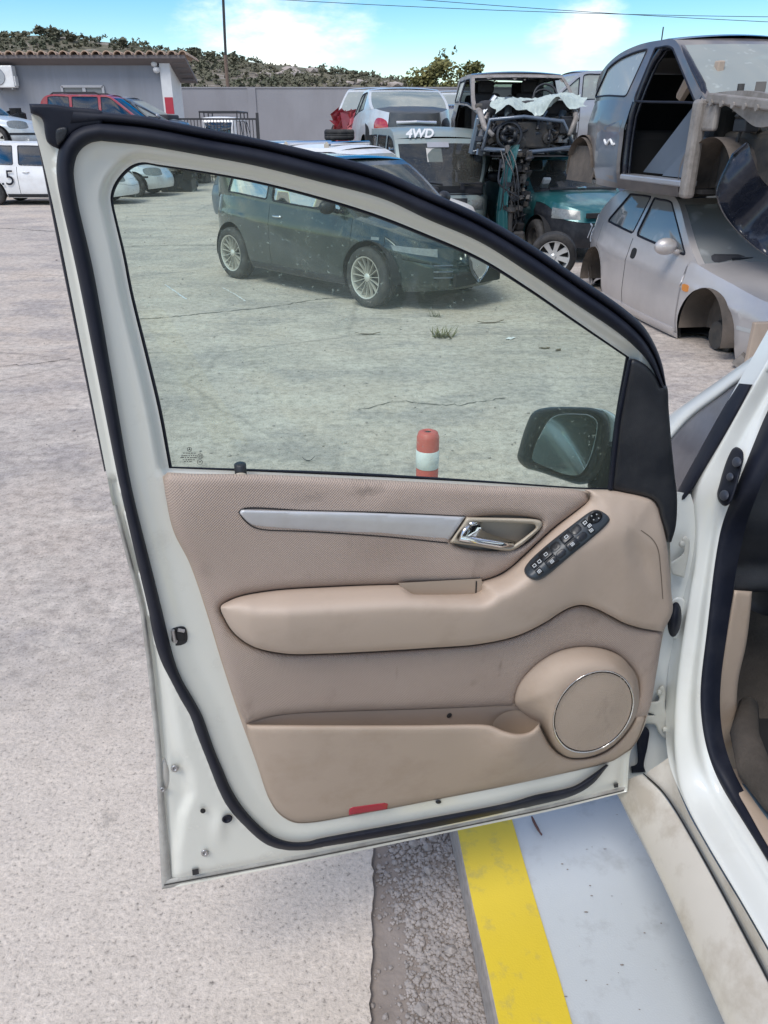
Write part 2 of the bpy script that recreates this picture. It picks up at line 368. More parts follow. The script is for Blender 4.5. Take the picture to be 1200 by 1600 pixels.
# ================================================================== SETTING
def concrete():
    m, nt, p, o = nmat('yard_concrete')
    A = noise(nt, .35, 5, .6); base = ramp(nt, A.outputs['Fac'], ((.35, (.37, .335, .305)), (.5, (.46, .398, .348)), (.66, (.51, .43, .36))))
    B = noise(nt, 2.2, 8, .7, stretch=(.8, 1.15, 1)); f = ramp(nt, B.outputs['Fac'], ((.46, 0.), (.62, .7)))
    c = mixc(nt, f, base, (.55, .49, .43))
    B2 = noise(nt, 1.3, 7, .72, stretch=(.75, 1.2, 1)); f = ramp(nt, B2.outputs['Fac'], ((.50, 0.), (.60, .80)))
    c = mixc(nt, f, c, (.34, .305, .285))
    D = noise(nt, 16, 6, .72); f = ramp(nt, D.outputs['Fac'], ((.36, .72), (.5, 1.0), (.66, 1.22))); c = mixc(nt, 1.0, c, f, 'MULTIPLY')
    E = noise(nt, 80, 5, .72); f = ramp(nt, E.outputs['Fac'], ((.32, .32), (.44, .95), (.58, 1.03), (.68, 1.22))); c = mixc(nt, .9, c, f, 'MULTIPLY')
    # pale laitance on the strip beside the trench
    tc = N(nt, 'ShaderNodeTexCoord'); sp = N(nt, 'ShaderNodeSeparateXYZ'); nt.links.new(tc.outputs['Object'], sp.inputs[0])
    W = noise(nt, .9, 5, .6); wa = N(nt, 'ShaderNodeMath', operation='MULTIPLY_ADD'); nt.links.new(W.outputs['Fac'], wa.inputs[0]); wa.inputs[1].default_value = 1.6; nt.links.new(sp.outputs['Y'], wa.inputs[2])
    mr = N(nt, 'ShaderNodeMapRange', interpolation_type='SMOOTHSTEP'); mr.inputs['From Min'].default_value = 3.6; mr.inputs['From Max'].default_value = 2.2; mr.inputs['To Max'].default_value = .68
    nt.links.new(wa.outputs[0], mr.inputs['Value'])
    pale = mixc(nt, 1.0, (.69, .60, .51), ramp(nt, E.outputs['Fac'], ((.30, .30), (.43, .86), (.56, 1.0), (.70, 1.2))), 'MULTIPLY')
    c = mixc(nt, mr.outputs['Result'], c, pale)
    S = noise(nt, .9, 6, .6); f = ramp(nt, S.outputs['Fac'], ((.60, 0.), (.70, .32))); c = mixc(nt, f, c, (.24, .222, .205))
    S2 = noise(nt, 5.5, 5, .7); f = ramp(nt, S2.outputs['Fac'], ((.62, 0.), (.70, .45))); c = mixc(nt, f, c, (.25, .225, .20))
    # hairline cracks
    n0 = noise(nt, 1.5, 6, .6); add = N(nt, 'ShaderNodeMixRGB'); add.inputs[0].default_value = .22; nt.links.new(tc.outputs['Object'], add.inputs[1]); nt.links.new(n0.outputs['Color'], add.inputs[2])
    vo = N(nt, 'ShaderNodeTexVoronoi', feature='DISTANCE_TO_EDGE', Scale=.30); nt.links.new(add.outputs[0], vo.inputs['Vector'])
    f = ramp(nt, vo.outputs['Distance'], ((.0, .35), (.004, .18), (.008, 0.))); fw = N(nt, 'ShaderNodeMath', operation='MULTIPLY'); nt.links.new(f, fw.inputs[0]); mr3 = N(nt, 'ShaderNodeMapRange'); mr3.inputs['From Min'].default_value = 3.2; mr3.inputs['From Max'].default_value = 5; nt.links.new(sp.outputs['Y'], mr3.inputs['Value']); nt.links.new(mr3.outputs['Result'], fw.inputs[1]); c = mixc(nt, fw.outputs[0], c, (.14, .125, .115))
    nt.links.new(c, p.inputs['Base Color']); p.inputs['Roughness'].default_value = .9; p.inputs['Specular IOR Level'].default_value = .25
    hb = N(nt, 'ShaderNodeMath', operation='MULTIPLY_ADD'); nt.links.new(D.outputs['Fac'], hb.inputs[0]); hb.inputs[1].default_value = .7; nt.links.new(E.outputs['Fac'], hb.inputs[2])
    bn = N(nt, 'ShaderNodeBump', Strength=.65, Distance=.010); nt.links.new(hb.outputs[0], bn.inputs['Height']); nt.links.new(bn.outputs['Normal'], p.inputs['Normal'])
    return m
M['concrete'] = concrete()
M['dirt'] = mat('trench_dirt', (.23, .195, .172), .95, var=.45, vs=14, bump=.9, bs=55, dirt=.6, dcol=(.25, .22, .20), ds=4)
M['stone'] = mat('gravel_stone', (.30, .268, .248), .9, var=.55, vs=45, bump=.4, bs=200)
M['yellow'] = mat('yellow_floor_paint', (.66, .49, .035), .42, var=.06, vs=7, dirt=.7, dcol=(.30, .26, .12), ds=13, dth=(.56, .74), bump=.15, bs=220)
M['bluepaint'] = mat('pale_blue_floor_paint', (.47, .50, .52), .42, var=.07, vs=3, dirt=.6, dcol=(.27, .275, .28), ds=10, dth=(.54, .76), bump=.12, bs=260)
M['plaster'] = mat('grey_plaster', (.25, .262, .295), .85, var=.12, vs=.8, dirt=.35, dcol=(.16, .16, .165), ds=1.6, dstretch=(1, 1, .12), bump=.3, bs=18)
M['block'] = mat('grey_block_render', (.27, .265, .28), .9, var=.16, vs=.5, dirt=.3, dcol=(.18, .172, .175), ds=.9, dstretch=(1, 1, .25), bump=.3, bs=14)
M['whitewall'] = mat('white_plaster', (.66, .66, .66), .8)
M['rust'] = mat('rusty_pole', (.16, .11, .085), .8, var=.4)
M['ironblack'] = mat('black_iron', (.03, .03, .033), .6)
M['roofu'] = mat('roof_underside', (.16, .14, .14), .8)
M['terra'] = mat('terracotta_tile', (.42, .30, .22), .85, var=.3, vs=2)

g = obj('ground', [(-900, -600, -.05), (900, -600, -.05), (900, 900, -.05), (-900, 900, -.05)], [(0, 1, 2, 3)], M['dirt']); tag(g, kind='structure')
edge = [(-.03 + random.uniform(-.004, .004), y) for y in np.arange(-3, 3.0, .018)]
ol = np.array([(-70, -3.0)] + edge + [(-.03, 3.0), (70, 3.0), (70, 75), (-70, 75)])
vo, fo = tri(ol, 6.0)
n0 = len(vo); be = border(fo)
vv = [(x, y, 0) for x, y in vo] + [(x, y, 0) for x, y in vo] + [(x, y, -.05) for x, y in vo]
ff = [tuple(f[::-1]) for f in fo] + [(a + n0, b + n0, b + 2 * n0, a + 2 * n0) for a, b in be]
tag(obj('concrete_yard', vv, ff, M['concrete'], smooth=False), kind='structure')

# raised painted platform under the white car
pl = MB()
xa, xb = .195, .345
def plx(y): return .0 - (y - 1.43) * .085
def strip(mb, x0, x1, z, mi=0):
    ys = np.linspace(-3, 2.95, 60); V = []; Fc = []
    for y in ys:
        j = random.uniform(-.0022, .0022)
        V += [(x0(y) + (j if z > .1 else 0), y, z), (x1(y) + j, y, z)]
    for i in range(len(ys) - 1): Fc.append((2 * i, 2 * i + 1, 2 * i + 3, 2 * i + 2))
    mb.add(V, Fc, mi)
ZP = .10
def xin(y): return xa + plx(y)
def xmid(y): return xb + plx(y)
strip(pl, xin, lambda y: 3.2, ZP)
ys = np.linspace(-3, 2.95, 60)
V = []
for y in ys: V += [(xin(y), y, ZP), (xin(y) - .004, y, ZP - .012), (xin(y) - .004, y, -.05)]
pl.add(V, [(3*i, 3*i+1, 3*i+4, 3*i+3) for i in range(59)] + [(3*i+1, 3*i+2, 3*i+5, 3*i+4) for i in range(59)], 1)
pl.add([(xin(2.95), 2.95, ZP), (3.2, 2.95, ZP), (3.2, 2.95, -.05), (xin(2.95), 2.95, -.05)], [(0, 1, 2, 3)], 1)
tag(pl.build('painted_platform', [M['bluepaint'], M['stone']]), kind='structure')
yb = MB(); strip(yb, lambda y: xin(y) - .001, xmid, ZP + .004)
tag(yb.build('yellow_edge_band', M['yellow']), kind='structure')

tag(obj('trench_bed', [(-.06, -3, -.016), (.6, -3, -.016), (.6, 3, -.016), (-.06, 3, -.016)], [(0, 1, 2, 3)], M['dirt']), kind='structure')
# gravel lying in the trench
def stone_mesh(r, seed):
    rr = random.Random(seed); bm = bmesh.new(); bmesh.ops.create_icosphere(bm, subdivisions=1, radius=1)
    s = [rr.uniform(.7, 1.2), rr.uniform(.7, 1.2), rr.uniform(.45, .8)]
    V = [tuple(q.co[k] * s[k] * (1 + rr.uniform(-.22, .22)) for k in range(3)) for q in bm.verts]
    Fc = [[q.index for q in f.verts] for f in bm.faces]; bm.free(); return np.array(V), np.array(Fc)
shapes = [stone_mesh(1, i) for i in range(14)]
VV, FF = [], []; b = 0
for i in range(8000):
    y = random.uniform(.75, 1.75) if i < 6800 else random.uniform(-.2, 2.9)
    u = random.random() ** .55
    x = -.03 + u * (xin(y) + .03 - .006)
    if y > 1.38 and random.random() < .35: continue
    if y < 1.25 and x < .05 and random.random() < .8: continue
    r = random.choice((.0020, .0025, .0032, .004, .0052, .007)) * random.uniform(.8, 1.25)
    if random.random() < .012: r *= 2.0
    v, f = random.choice(shapes); a = random.uniform(0, 6.28); ca, sa = math.cos(a), math.sin(a)
    q = v * r; q = np.stack([q[:, 0] * ca - q[:, 1] * sa + x, q[:, 0] * sa + q[:, 1] * ca + y, q[:, 2] - .015 + r * .3], 1)
    VV.append(q); FF.append(f + b); b += len(v)
tag(obj('gravel', np.concatenate(VV), np.concatenate(FF), M['stone'], smooth=False), kind='stuff')

# ---- hillside
M['hill'] = None
def hillmat():
    m, nt, p, o = nmat('dry_hillside')
    a = noise(nt, .06, 8, .65); c = ramp(nt, a.outputs['Fac'], ((.36, (.105, .108, .072)), (.5, (.145, .135, .098)), (.66, (.21, .18, .145))))
    b_ = noise(nt, .35, 6, .7); f = ramp(nt, b_.outputs['Fac'], ((.55, 0.), (.68, .8))); c = mixc(nt, f, c, (.40, .355, .33))
    d = noise(nt, 1.2, 4, .7); f = ramp(nt, d.outputs['Fac'], ((.35, .65), (.65, 1.2))); c = mixc(nt, 1., c, f, 'MULTIPLY')
    nt.links.new(c, p.inputs['Base Color']); p.inputs['Roughness'].default_value = .95; p.inputs['Specular IOR Level'].default_value = .1
    return m
M['hill'] = hillmat()
RPX = [(-400, 70), (0, 60), (60, 57), (100, 58), (140, 66), (200, 71), (260, 82), (310, 88), (370, 97), (420, 103), (470, 105), (540, 114), (600, 118), (640, 125), (690, 134), (750, 144), (820, 152), (1000, 165), (1600, 180)]
RID = np.array([at_Y(x, y, 135.) for x, y in RPX])
rngh = np.random.default_rng(3)
bumps = [(rngh.uniform(-160, 160), rngh.uniform(60, 200), rngh.uniform(6, 22), rngh.uniform(-.9, .9)) for _ in range(130)]
def hill_z(X, Y):
    X = np.asarray(X, float); Y = np.asarray(Y, float)
    rz = np.interp(X, RID[:, 0], RID[:, 2]); t = np.clip((Y - 52) / (135 - 52), 0, 1.0)
    z = -.2 + (rz + .2) * (.55 * t + .45 * t * t) - np.clip(Y - 135, 0, 200) * .12
    env = ss(52, 75, Y) * (1 - .6 * ss(115, 135, Y))
    for bx, by, br, bh in bumps: z = z + env * bh * np.exp(-((X - bx) ** 2 + (Y - by) ** 2) / br ** 2)
    return z
xs = np.linspace(-190, 190, 150); ysh = np.linspace(52, 190, 60)
GX, GY = np.meshgrid(xs, ysh); GZ = hill_z(GX, GY)
V = np.stack([GX.ravel(), GY.ravel(), GZ.ravel()], 1); nx = len(xs)
Fh = [(j * nx + i, j * nx + i + 1, (j + 1) * nx + i + 1, (j + 1) * nx + i) for j in range(len(ysh) - 1) for i in range(nx - 1)]
tag(obj('hillside', V, Fh, M['hill']), kind='structure')
def leafmat(name, c1, c2, sc):
    m, nt, p, o = nmat(name); a = noise(nt, sc, 4); nt.links.new(ramp(nt, a.outputs['Fac'], ((.35, c1), (.65, c2))), p.inputs['Base Color'])
    p.inputs['Roughness'].default_value = .8; p.inputs['Specular IOR Level'].default_value = .15; return m
M['scrub'] = leafmat('scrub_leaves', (.088, .094, .062), (.150, .138, .096), .10)
M['leafo'] = leafmat('olive_leaves', (.10, .105, .04), (.19, .175, .07), .8)
M['trunk'] = mat('bark', (.10, .08, .06), .9)
def leaf_cloud(c, rad, n, size, r, out, squash=.75):
    """n small tilted quads spread through an uneven crown"""
    lob = [(np.array(c) + np.array([r.uniform(-.55, .55) * rad, r.uniform(-.55, .55) * rad, r.uniform(-.3, .45) * rad * squash]), rad * r.uniform(.3, .6)) for _ in range(6)]
    for _ in range(n):
        lc, lr = lob[r.randrange(6)]
        d = np.array([r.gauss(0, 1), r.gauss(0, 1), r.gauss(0, 1)]); d /= np.linalg.norm(d) + 1e-9
        q = lc + d * lr * (r.random() ** .4) * np.array([1, 1, squash])
        a = Vector((r.gauss(0, 1), r.gauss(0, 1), r.gauss(0, .6))).normalized(); bb = a.orthogonal().normalized(); s = size * r.uniform(.5, 1.3)
        a = np.array(a) * s; bb = np.array(bb) * s * .6
        out.append((q - a, q - bb, q + a, q + bb))
def leaves_obj(name, quads, m, parent=None):
    V = np.array(quads).reshape(-1, 3); Fq = np.arange(len(V)).reshape(-1, 4)
    return obj(name, V, Fq, m, parent, smooth=False)
rr = random.Random(11); quads = []
for i in range(4600):
    Y = 56 + 84 * rr.random() ** .8; X = rr.uniform(-.62, .62) * Y
    z = float(hill_z(X, Y)); s = rr.uniform(.3, .95) * (1.0 if Y < 100 else 1.15)
    if math.sin(X * .21 + Y * .13) + math.sin(X * .07 - Y * .17) > 1.5: continue
    leaf_cloud((X, Y, z + s * .35), s, 20, .27, rr, quads, .6)
tag(leaves_obj('hillside_scrub', quads, M['scrub']), kind='stuff')
# pale rock outcrops on the slope
rq = MB()
for (px, py, Yd, wd) in ((455, 95, 128, 9), (430, 100, 122, 6), (560, 122, 110, 8), (600, 118, 118, 9), (640, 126, 112, 7), (310, 112, 85, 6), (325, 117, 82, 4), (180, 73, 120, 4), (680, 133, 115, 6)):
    c = at_Y(px, py, Yd)
    for k in range(9):
        v, f = shapes[(k * 3) % 14]; s = rr.uniform(.3, .9)
        X = c[0] + rr.uniform(-wd, wd) * .5; Y = Yd + rr.uniform(-3, 3)
        rq.add(v * np.array([s * 1.5, s, s * .8]) + np.array([X, Y, float(hill_z(X, Y)) + .15]), f)
M['rock'] = mat('pale_limestone', (.36, .31, .275), .95, var=.3, vs=.8)
tag(rq.build('hillside_rocks', M['rock']), kind='stuff')
# shrubs that stand out on the skyline
for k, (px, dy, s, lab) in enumerate(((65, 3, 1.9, 'wide dark bush on the skyline above the grey building'), (84, 0, 2.1, 'round dark bush right of the wide one on the skyline'), (113, 4, 1.6, 'low bush on the skyline at the top of the hill'), (190, 4, 1.4, 'small bush on the skyline above the tiled eave'),
        (305, 2, 1.6, 'upright bush on the skyline just left of the tall pole'), (327, 0, 1.5, 'pointed bush on the skyline nearest the left of the tall pole'), (366, 1, 1.8, 'dark bush on the skyline just right of the tall pole'))):
    s *= .62
    base = at_Y(px, np.interp(px, [q[0] for q in RPX], [q[1] for q in RPX]), 131.)
    z = float(hill_z(base[0], 131.))
    t = thing('bush', lab, 'bush', (base[0], 131., z - .2), group='bushes along the skyline')
    qs = []; leaf_cloud((0, 0, s * .75), s, 150, .34, rr, qs, .85); leaves_obj('foliage', qs, M['scrub'], t)
    mb = MB(); mb.tube([(0, 0, 0), (.1, 0, s * .6)], [.12, .05], 6); mb.build('stem', M['trunk'], t)
tb = at_Y(700, 155, 62.)
t = thing('tree', 'olive green bushy tree behind the rear wall beside the stacked cars', 'tree', (tb[0], 62., 0))
qs = []
for cx, cz, s in ((-1.6, 4.5, 1.4), (-.4, 5.2, 1.7), (1.0, 5.0, 1.6), (2.2, 4.2, 1.3), (0.2, 3.6, 1.8), (-2.3, 3.6, 1.2)):
    leaf_cloud((cx, 0, cz), s, 760, .16, rr, qs, .8)
for k in range(12):
    a = rr.uniform(-2.2, 2.2); h = rr.uniform(5.6, 6.7); leaf_cloud((a, 0, h - abs(a) * .4), .35, 16, .13, rr, qs, 1.2)
leaves_obj('crown', qs, M['leafo'], t)
mb = MB(); mb.tube([(0, 0, 0), (.1, 0, 1.6), (0, .1, 3.4)], [.22, .17, .1], 8)
for a in (-1.8, -.7, .9, 1.9): mb.tube([(.05, 0, 1.8), (a * .6, .1, 3.2), (a, 0, 4.6)], [.1, .07, .03], 6)
mb.build('trunk', M['trunk'], t)

# ---- boundary wall
YW = 44.
wt = at_Y(450, 138, YW)[2]
wx0 = at_Y(268, 138, YW)[0] - 1
mb = MB(); mb.box((wx0 / 2 + 25, YW + .12, wt / 2), (50 - wx0, .24, wt)); mb.box((wx0 / 2 + 25, YW + .12, wt + .03), (50 - wx0, .30, .06))
o = mb.build('boundary_wall', M['block']); tag(o, 'long plain grey rendered wall closing the yard below the hillside', 'wall')
for k in range(6):
    mbp = MB(); mbp.box((wx0 + 5 + k * 7.5, YW - .03, wt / 2), (.4, .06, wt)); mbp.build('pier', M['block'], o)
# ---- grey building on the left
YB = 36.
ztop = at_Y(150, 92, YB)[2]; xr = at_Y(268, 120, YB)[0]
B = thing('grey_building', 'single storey grey plastered building with tiled eave at the left', 'building', (xr, YB, 0))
mb = MB(); mb.box((-9.5, .8, (ztop) / 2), (18.2, 1.6, ztop)); mb.build('wall', M['plaster'], B)
mb = MB(); mb.box((-.2, -.06, ztop / 2), (.42, .22, ztop - .02)); mb.box((-.2, .8, ztop / 2), (.40, 1.5, ztop - .03)); mb.build('corner_pillar', M['whitewall'], B)
ra = at_Y(263, 152, YB - .2)[2]; rb = at_Y(263, 178, YB - .2)[2]
mb = MB(); mb.box((-.17, -.18, (ra + rb) / 2), (.34, .02, ra - rb)); mb.build('red_marker_panel', mat('red_marker', (.40, .03, .05), .5), B)
mb = MB()
mb.add([(-19, -.55, ztop - .02), (.75, -.55, ztop - .02), (.75, -.55, ztop + .10), (-19, -.55, ztop + .10), (-19, 1.5, ztop - .35), (.72, 1.5, ztop - .80), (.72, 1.5, ztop - .68), (-19, 1.5, ztop - .23)], [(0, 1, 2, 3), (0, 4, 5, 1), (3, 2, 6, 7), (1, 5, 6, 2), (0, 3, 7, 4), (4, 7, 6, 5)])
roof = mb.build('roof', M['roofu'], B)
tile = None
for k in range(46):
    x = .68 - k * .43
    if tile is None:
        m2 = MB(); a = [(math.cos(q) * .17, math.sin(q) * .15) for q in np.linspace(0, math.pi, 7)]; a2 = [(c * .78, s * .78) for c, s in a]
        V = [(p, -.65, q) for p, q in a] + [(p, -.65, q) for p, q in a2] + [(p, 1.6, q - .1) for p, q in a] + [(p, 1.6, q - .1) for p, q in a2]
        Fq = []
        for i in range(6): Fq += [(i, i + 1, i + 8, i + 7), (14 + i, 14 + i + 1, i + 1, i), (7 + i, 8 + i, 22 + i, 21 + i)]
        m2.add(V, Fq); tile = m2.build('roof_tile', M['terra'], roof)
    else:
        q = tile.copy(); COL.objects.link(q); q.parent = roof; tile = tile if tile else q
        q.location = (x, 0, ztop + .1)
tile.location = (.68, 0, ztop + .1)
for k in range(4):
    m2 = MB(); m2.box((.42, -.2 + k * .42, ztop - .14 - k * .18), (.5, .08, .08)); m2.build('rafter', M['roofu'], roof)
def bx(px): return at_Y(px, 140, YB)[0] - xr
z1, z0 = at_Y(130, 135, YB)[2], at_Y(130, 185, YB)[2]
mb = MB(); x0, x1 = bx(98), bx(162); th = .09
mb.box(((x0 + x1) / 2, -.03, z1), (x1 - x0, .12, th)); mb.box((x0, -.03, (z1 + z0) / 2), (th, .12, z1 - z0)); mb.box((x1, -.03, (z1 + z0) / 2), (th, .12, z1 - z0)); mb.box(((x0 + x1) / 2 + .05, -.02, (z1 + z0) / 2), (.14, .1, z1 - z0))
wf = mb.build('window', mat('grey_window_frame', (.38, .38, .40), .5), B)
for a, b_ in ((x0, (x0 + x1) / 2), ((x0 + x1) / 2 + .1, x1)):
    m2 = MB(); m2.box(((a + b_) / 2, -.015, (z1 + z0) / 2), (b_ - a - .1, .02, z1 - z0 - .1)); m2.build('pane', mat('window_pane', (.16, .17, .19), .15), wf)
for px, py, s in ((240, 99, .13), (244, 108, .15)):
    c = at_Y(px, py, YB - .25); m2 = MB(); m2.lathe([(0, .5 * s), (.7 * s, .45 * s), (s, 0), (.8 * s, -s * .7), (0, -s)], Matrix.Translation((c[0] - xr, -.2, c[2])), 12)
    m2.box((c[0] - xr, -.08, c[2] + .03), (.05, .2, .05)); m2.build('security_camera', M['whitewall'], B, True)
# air conditioner
c = at_Y(10, 120, YB - .3)
t = thing('air_conditioner', 'white air conditioning unit hung on the grey building wall', 'air conditioner', (c[0], YB - .3, c[2]))
mb = MB(); mb.box((-.15, 0, 0), (1.0, .38, .78), bev=.03); mb.build('casing', M['white_old'], t)
mb = MB(); mb.lathe([(.05, 0), (.28, 0), (.29, .02), (.31, 0)], Matrix.Translation((-.28, -.2, 0)) @ Matrix.Rotation(R(90), 4, 'X'), 24); mb.build('fan_grille', M['ltgrey'], t)
mb = MB(); mb.box((.37, 0, -.15), (.05, .3, .35), bev=.01); mb.build('valve_cover', M['white_old'], t)
mb = MB(); mb.box((-.4, .12, -.43), (.05, .5, .05)); mb.box((.2, .12, -.43), (.05, .5, .05)); mb.build('bracket', M['ltgrey'], t)
# tall pole
c = at_Y(356, 137, 50.); top = at_Y(347, -40, 50.)
t = thing('pole', 'tall thin pole standing behind the grey wall', 'pole', (c[0], 50, 0))
mb = MB(); mb.tube([(0, 0, 0), (0, 0, c[2] + 1.6)], .1, 8); mb.build('lower_shaft', M['rust'], t)
mb = MB(); mb.tube([(-.03, 0, c[2]), ((top[0] - c[0]) * .3, 0, c[2] + 2.4), (top[0] - c[0], 0, top[2])], .075, 8); mb.build('upper_shaft', M['ironblack'], t)
# thin mast and overhead wires
c = at_Y(1032, 75, 48.); d = at_Y(1030, 42, 48.)
mb = MB(); mb.tube([(0, 0, -c[2]), (0, 0, d[2] - c[2])], .035, 6); o = mb.build('antenna_mast', M['ironblack']); o.location = tuple(c); tag(o, 'thin antenna mast rising behind the stripped dark hatchback', 'mast')
for k, (ya, yb_, lab) in enumerate(((-8, 24, 'upper thin overhead wire crossing the sky at top right'), (2, 14, 'lower thin overhead wire crossing the sky at top right'))):
    p0, p1 = at_Y(700, ya, 70.), at_Y(1260, yb_, 70.); p0 = p0 + (p0 - p1) * .6; p1 = p1 + (p1 - p0) * .5
    mb = MB(); mb.tube([p0 + (p1 - p0) * q - np.array([0, 0, 1.2 * 4 * q * (1 - q) * .5]) for q in np.linspace(0, 1, 14)], .022, 5)
    tag(mb.build('overhead_wire', M['ironblack']), lab, 'wire')
# railing behind the parked van
c0 = at_Y(280, 186, 31.); c1 = at_Y(402, 184, 31.)
t = thing('railing', 'black iron bar railing in front of the boundary wall', 'railing', (c0[0], 31, 0))
wdt = c1[0] - c0[0]; ht = c0[2]
mb = MB(); mb.box((wdt / 2, 0, ht), (wdt, .05, .06)); mb.box((wdt / 2, 0, .25), (wdt, .04, .05)); mb.build('rail', M['ironblack'], t)
mb = MB(); mb.box((wdt, 0, ht / 2 + .1), (.09, .09, ht + .2)); mb.build('post', M['ironblack'], t)
bar = None
for k in range(24):
    if bar is None:
        m2 = MB(); m2.tube([(0, 0, .02), (0, 0, ht)], .014, 6); bar = q = m2.build('bar', M['ironblack'], t)
    else: q = bar.copy(); COL.objects.link(q)
    q.location = ((k + .5) * wdt / 24, 0, 0)
# ================================================================== CAR BUILDER
class Car:
    def __init__(s, name, label, cat='car', group=None, paint=None, L=4.2, W=1.73, H=1.44, wb=2.55, fo=.86, wr=.31, clear=.20, ra=.36,
                 belt=None, nf=3.6, nr=4.5, gh=None, wins=(), doors=(), cut=(), crown=.05, hood=True, deck=True, frame=None, wheels='alloy',
                 missing_wheels=(), glassm=None, windscreen=True, rear_window=True, interior=True, roof=True, tuck=.05, handles=(), z0=0, sides=True, wheel_rs=None, arch=True, nspoke=7, tumble=.17, rimmat=None, glass_side=True, linerm=None, liners=True):
        s.__dict__.update({k: v for k, v in locals().items() if k != 's'})
        s.paint = paint; s.frame = frame or paint; s.glassm = glassm or M['glass']
        s.root = thing(name, label, cat, group=group)
        s.xf = L / 2 - fo; s.xr_ = s.xf - wb
        s.belt = belt or [(-L/2, .90), (-L/2 + .5, .97), (0, .93), (.32 * L / 2, .90), (.6 * L/2, .82), (L/2 - .15, .70), (L / 2, .62)]
        s._plan(); s._skin(); s._top()
        if gh: s._green()
        s._under(); s._wheels()
    # ---- plan outline
    def _plan(s):
        a = np.linspace(0, np.pi, 1500); n = np.where(a < np.pi / 2, s.nf, s.nr)
        x = s.L / 2 * np.sign(np.cos(a)) * np.abs(np.cos(a)) ** (2 / n); y = s.W / 2 * np.abs(np.sin(a)) ** (2 / n)
        # gentle barrel: sides bow slightly
        y = y * (1 - .035 * np.clip(np.abs(x) / (s.L / 2), 0, 1) ** 2)
        S = np.r_[0, np.cumsum(np.hypot(np.diff(x), np.diff(y)))]
        q = np.linspace(0, S[-1], 700); s.S = q; s.X = np.interp(q, S, x); s.Y = np.interp(q, S, y)
        tx = np.gradient(s.X, q); ty = np.gradient(s.Y, q); l = np.hypot(tx, ty); s.NX = ty / l; s.NY = -tx / l; s.Smax = S[-1]
        k = 9
        s.NX = np.convolve(np.pad(s.NX, k, 'edge'), np.ones(2*k+1)/(2*k+1), 'valid'); s.NY = np.convolve(np.pad(s.NY, k, 'edge'), np.ones(2*k+1)/(2*k+1), 'valid')
    def sx(s, x): return float(np.interp(-x, -s.X, s.S))        # arc length at a given x (left side)
    def zs(s, x): b = s.belt; return np.interp(x, [p[0] for p in b], [p[1] for p in b])
    def zb(s, S):
        x = np.interp(np.abs(S), s.S, s.X); y = np.interp(np.abs(S), s.S, s.Y); z = np.full(np.shape(x), s.clear, float)
        z = z + .04 * ss(s.L/2 - .55, s.L/2, np.abs(x))
        if s.arch:
            for xw in (s.xf, s.xr_):
                d = np.abs(x - xw); ins = (d < s.ra) & (y > s.W * .36)
                z = np.where(ins, np.maximum(z, s.wr + np.sqrt(np.maximum(s.ra ** 2 - d ** 2, 0))), z)
        return z
    def skin(s, S, z, off=0.0):
        S = np.asarray(S, float); z = np.asarray(z, float); A = np.abs(S); sg = np.where(S < 0, -1., 1.)
        x = np.interp(A, s.S, s.X); y = np.interp(A, s.S, s.Y); nx = np.interp(A, s.S, s.NX); ny = np.interp(A, s.S, s.NY)
        zt = s.zs(x); t = np.clip((z - s.clear) / np.maximum(zt - s.clear, .05), 0, 1.05)
        d = s.tuck * np.clip((.38 - t) / .38, 0, 1) ** 2 + .05 * np.clip((t - .55) / .45, 0, 1) ** 2
        d = d - .010 * np.exp(-((t - .72) / .05) ** 2)
        d = d + .05 * ss(s.L/2 - .45, s.L/2, x) * np.clip((t - .5) / .5, 0, 1) ** 1.5
        d = d - off
        return np.stack([x - nx * d, (y - ny * d) * sg, z], -1)
    def _skin(s):
        cols = set(np.round(np.linspace(0, s.Smax, 150), 4))
        if s.arch:
            for xw in (s.xf, s.xr_):
                for q in np.linspace(-1, 1, 17): cols.add(round(s.sx(xw + s.ra * math.sin(q * math.pi / 2) * .9999), 4))
        rows = set(np.round(np.linspace(0, 1, 11), 4)); cuts = []
        for d in s.doors:                     # (x0, x1, t0, name, built)
            cuts.append((d[3] if len(d) > 3 else 'door', s.sx(d[1]), s.sx(d[0]), d[2], 1.0, d[4] if len(d) > 4 else (-1, 1), d[5] if len(d) > 5 else s.paint))
        fx = lambda q: s.sx(q[1]) if isinstance(q, tuple) else q
        for c in s.cut: cuts.append((c[0], fx(c[1]), fx(c[2])) + tuple(c[3:]))        # (name, s0, s1, t0, t1, sides, mat or None)
        for c in cuts: cols |= {round(c[1], 4), round(c[2], 4)}; rows |= {round(c[3], 4), round(c[4], 4)}
        cols = np.array(sorted(c for c in cols if -1e-6 <= c <= s.Smax + 1e-6)); rows = np.array(sorted(rows))
        keep = np.r_[True, np.diff(cols) > 2e-4]; cols = cols[keep]; nr = len(rows)
        s.cols = cols
        buckets = {}
        for side in (-1, 1):
            zb = s.zb(cols); zt = s.zs(np.interp(cols, s.S, s.X)); zt = np.maximum(zt, zb + .01)
            Z = zb[:, None] + (zt - zb)[:, None] * rows[None]
            Sg = np.repeat(cols[:, None], nr, 1) * side
            P = s.skin(Sg, Z)
            for i in range(len(cols) - 1):
                sc = (cols[i] + cols[i + 1]) / 2
                for j in range(nr - 1):
                    tc = (rows[j] + rows[j + 1]) / 2; key = ('body', 0)
                    for ci, c in enumerate(cuts):
                        if c[1] <= sc <= c[2] and c[3] <= tc <= c[4] and side in c[5]:
                            key = (c[0], ci + 1) if not (c[1] < 1e-6 or c[2] > s.Smax - 1e-3) else (c[0], -ci - 1)
                            if key[1] > 0: key = (c[0], (ci + 1) * 10 + (side > 0))
                    buckets.setdefault(key, []).append((P[i, j], P[i + 1, j], P[i + 1, j + 1], P[i, j + 1], i, j, side))
        s.body = None; s.parts = {}
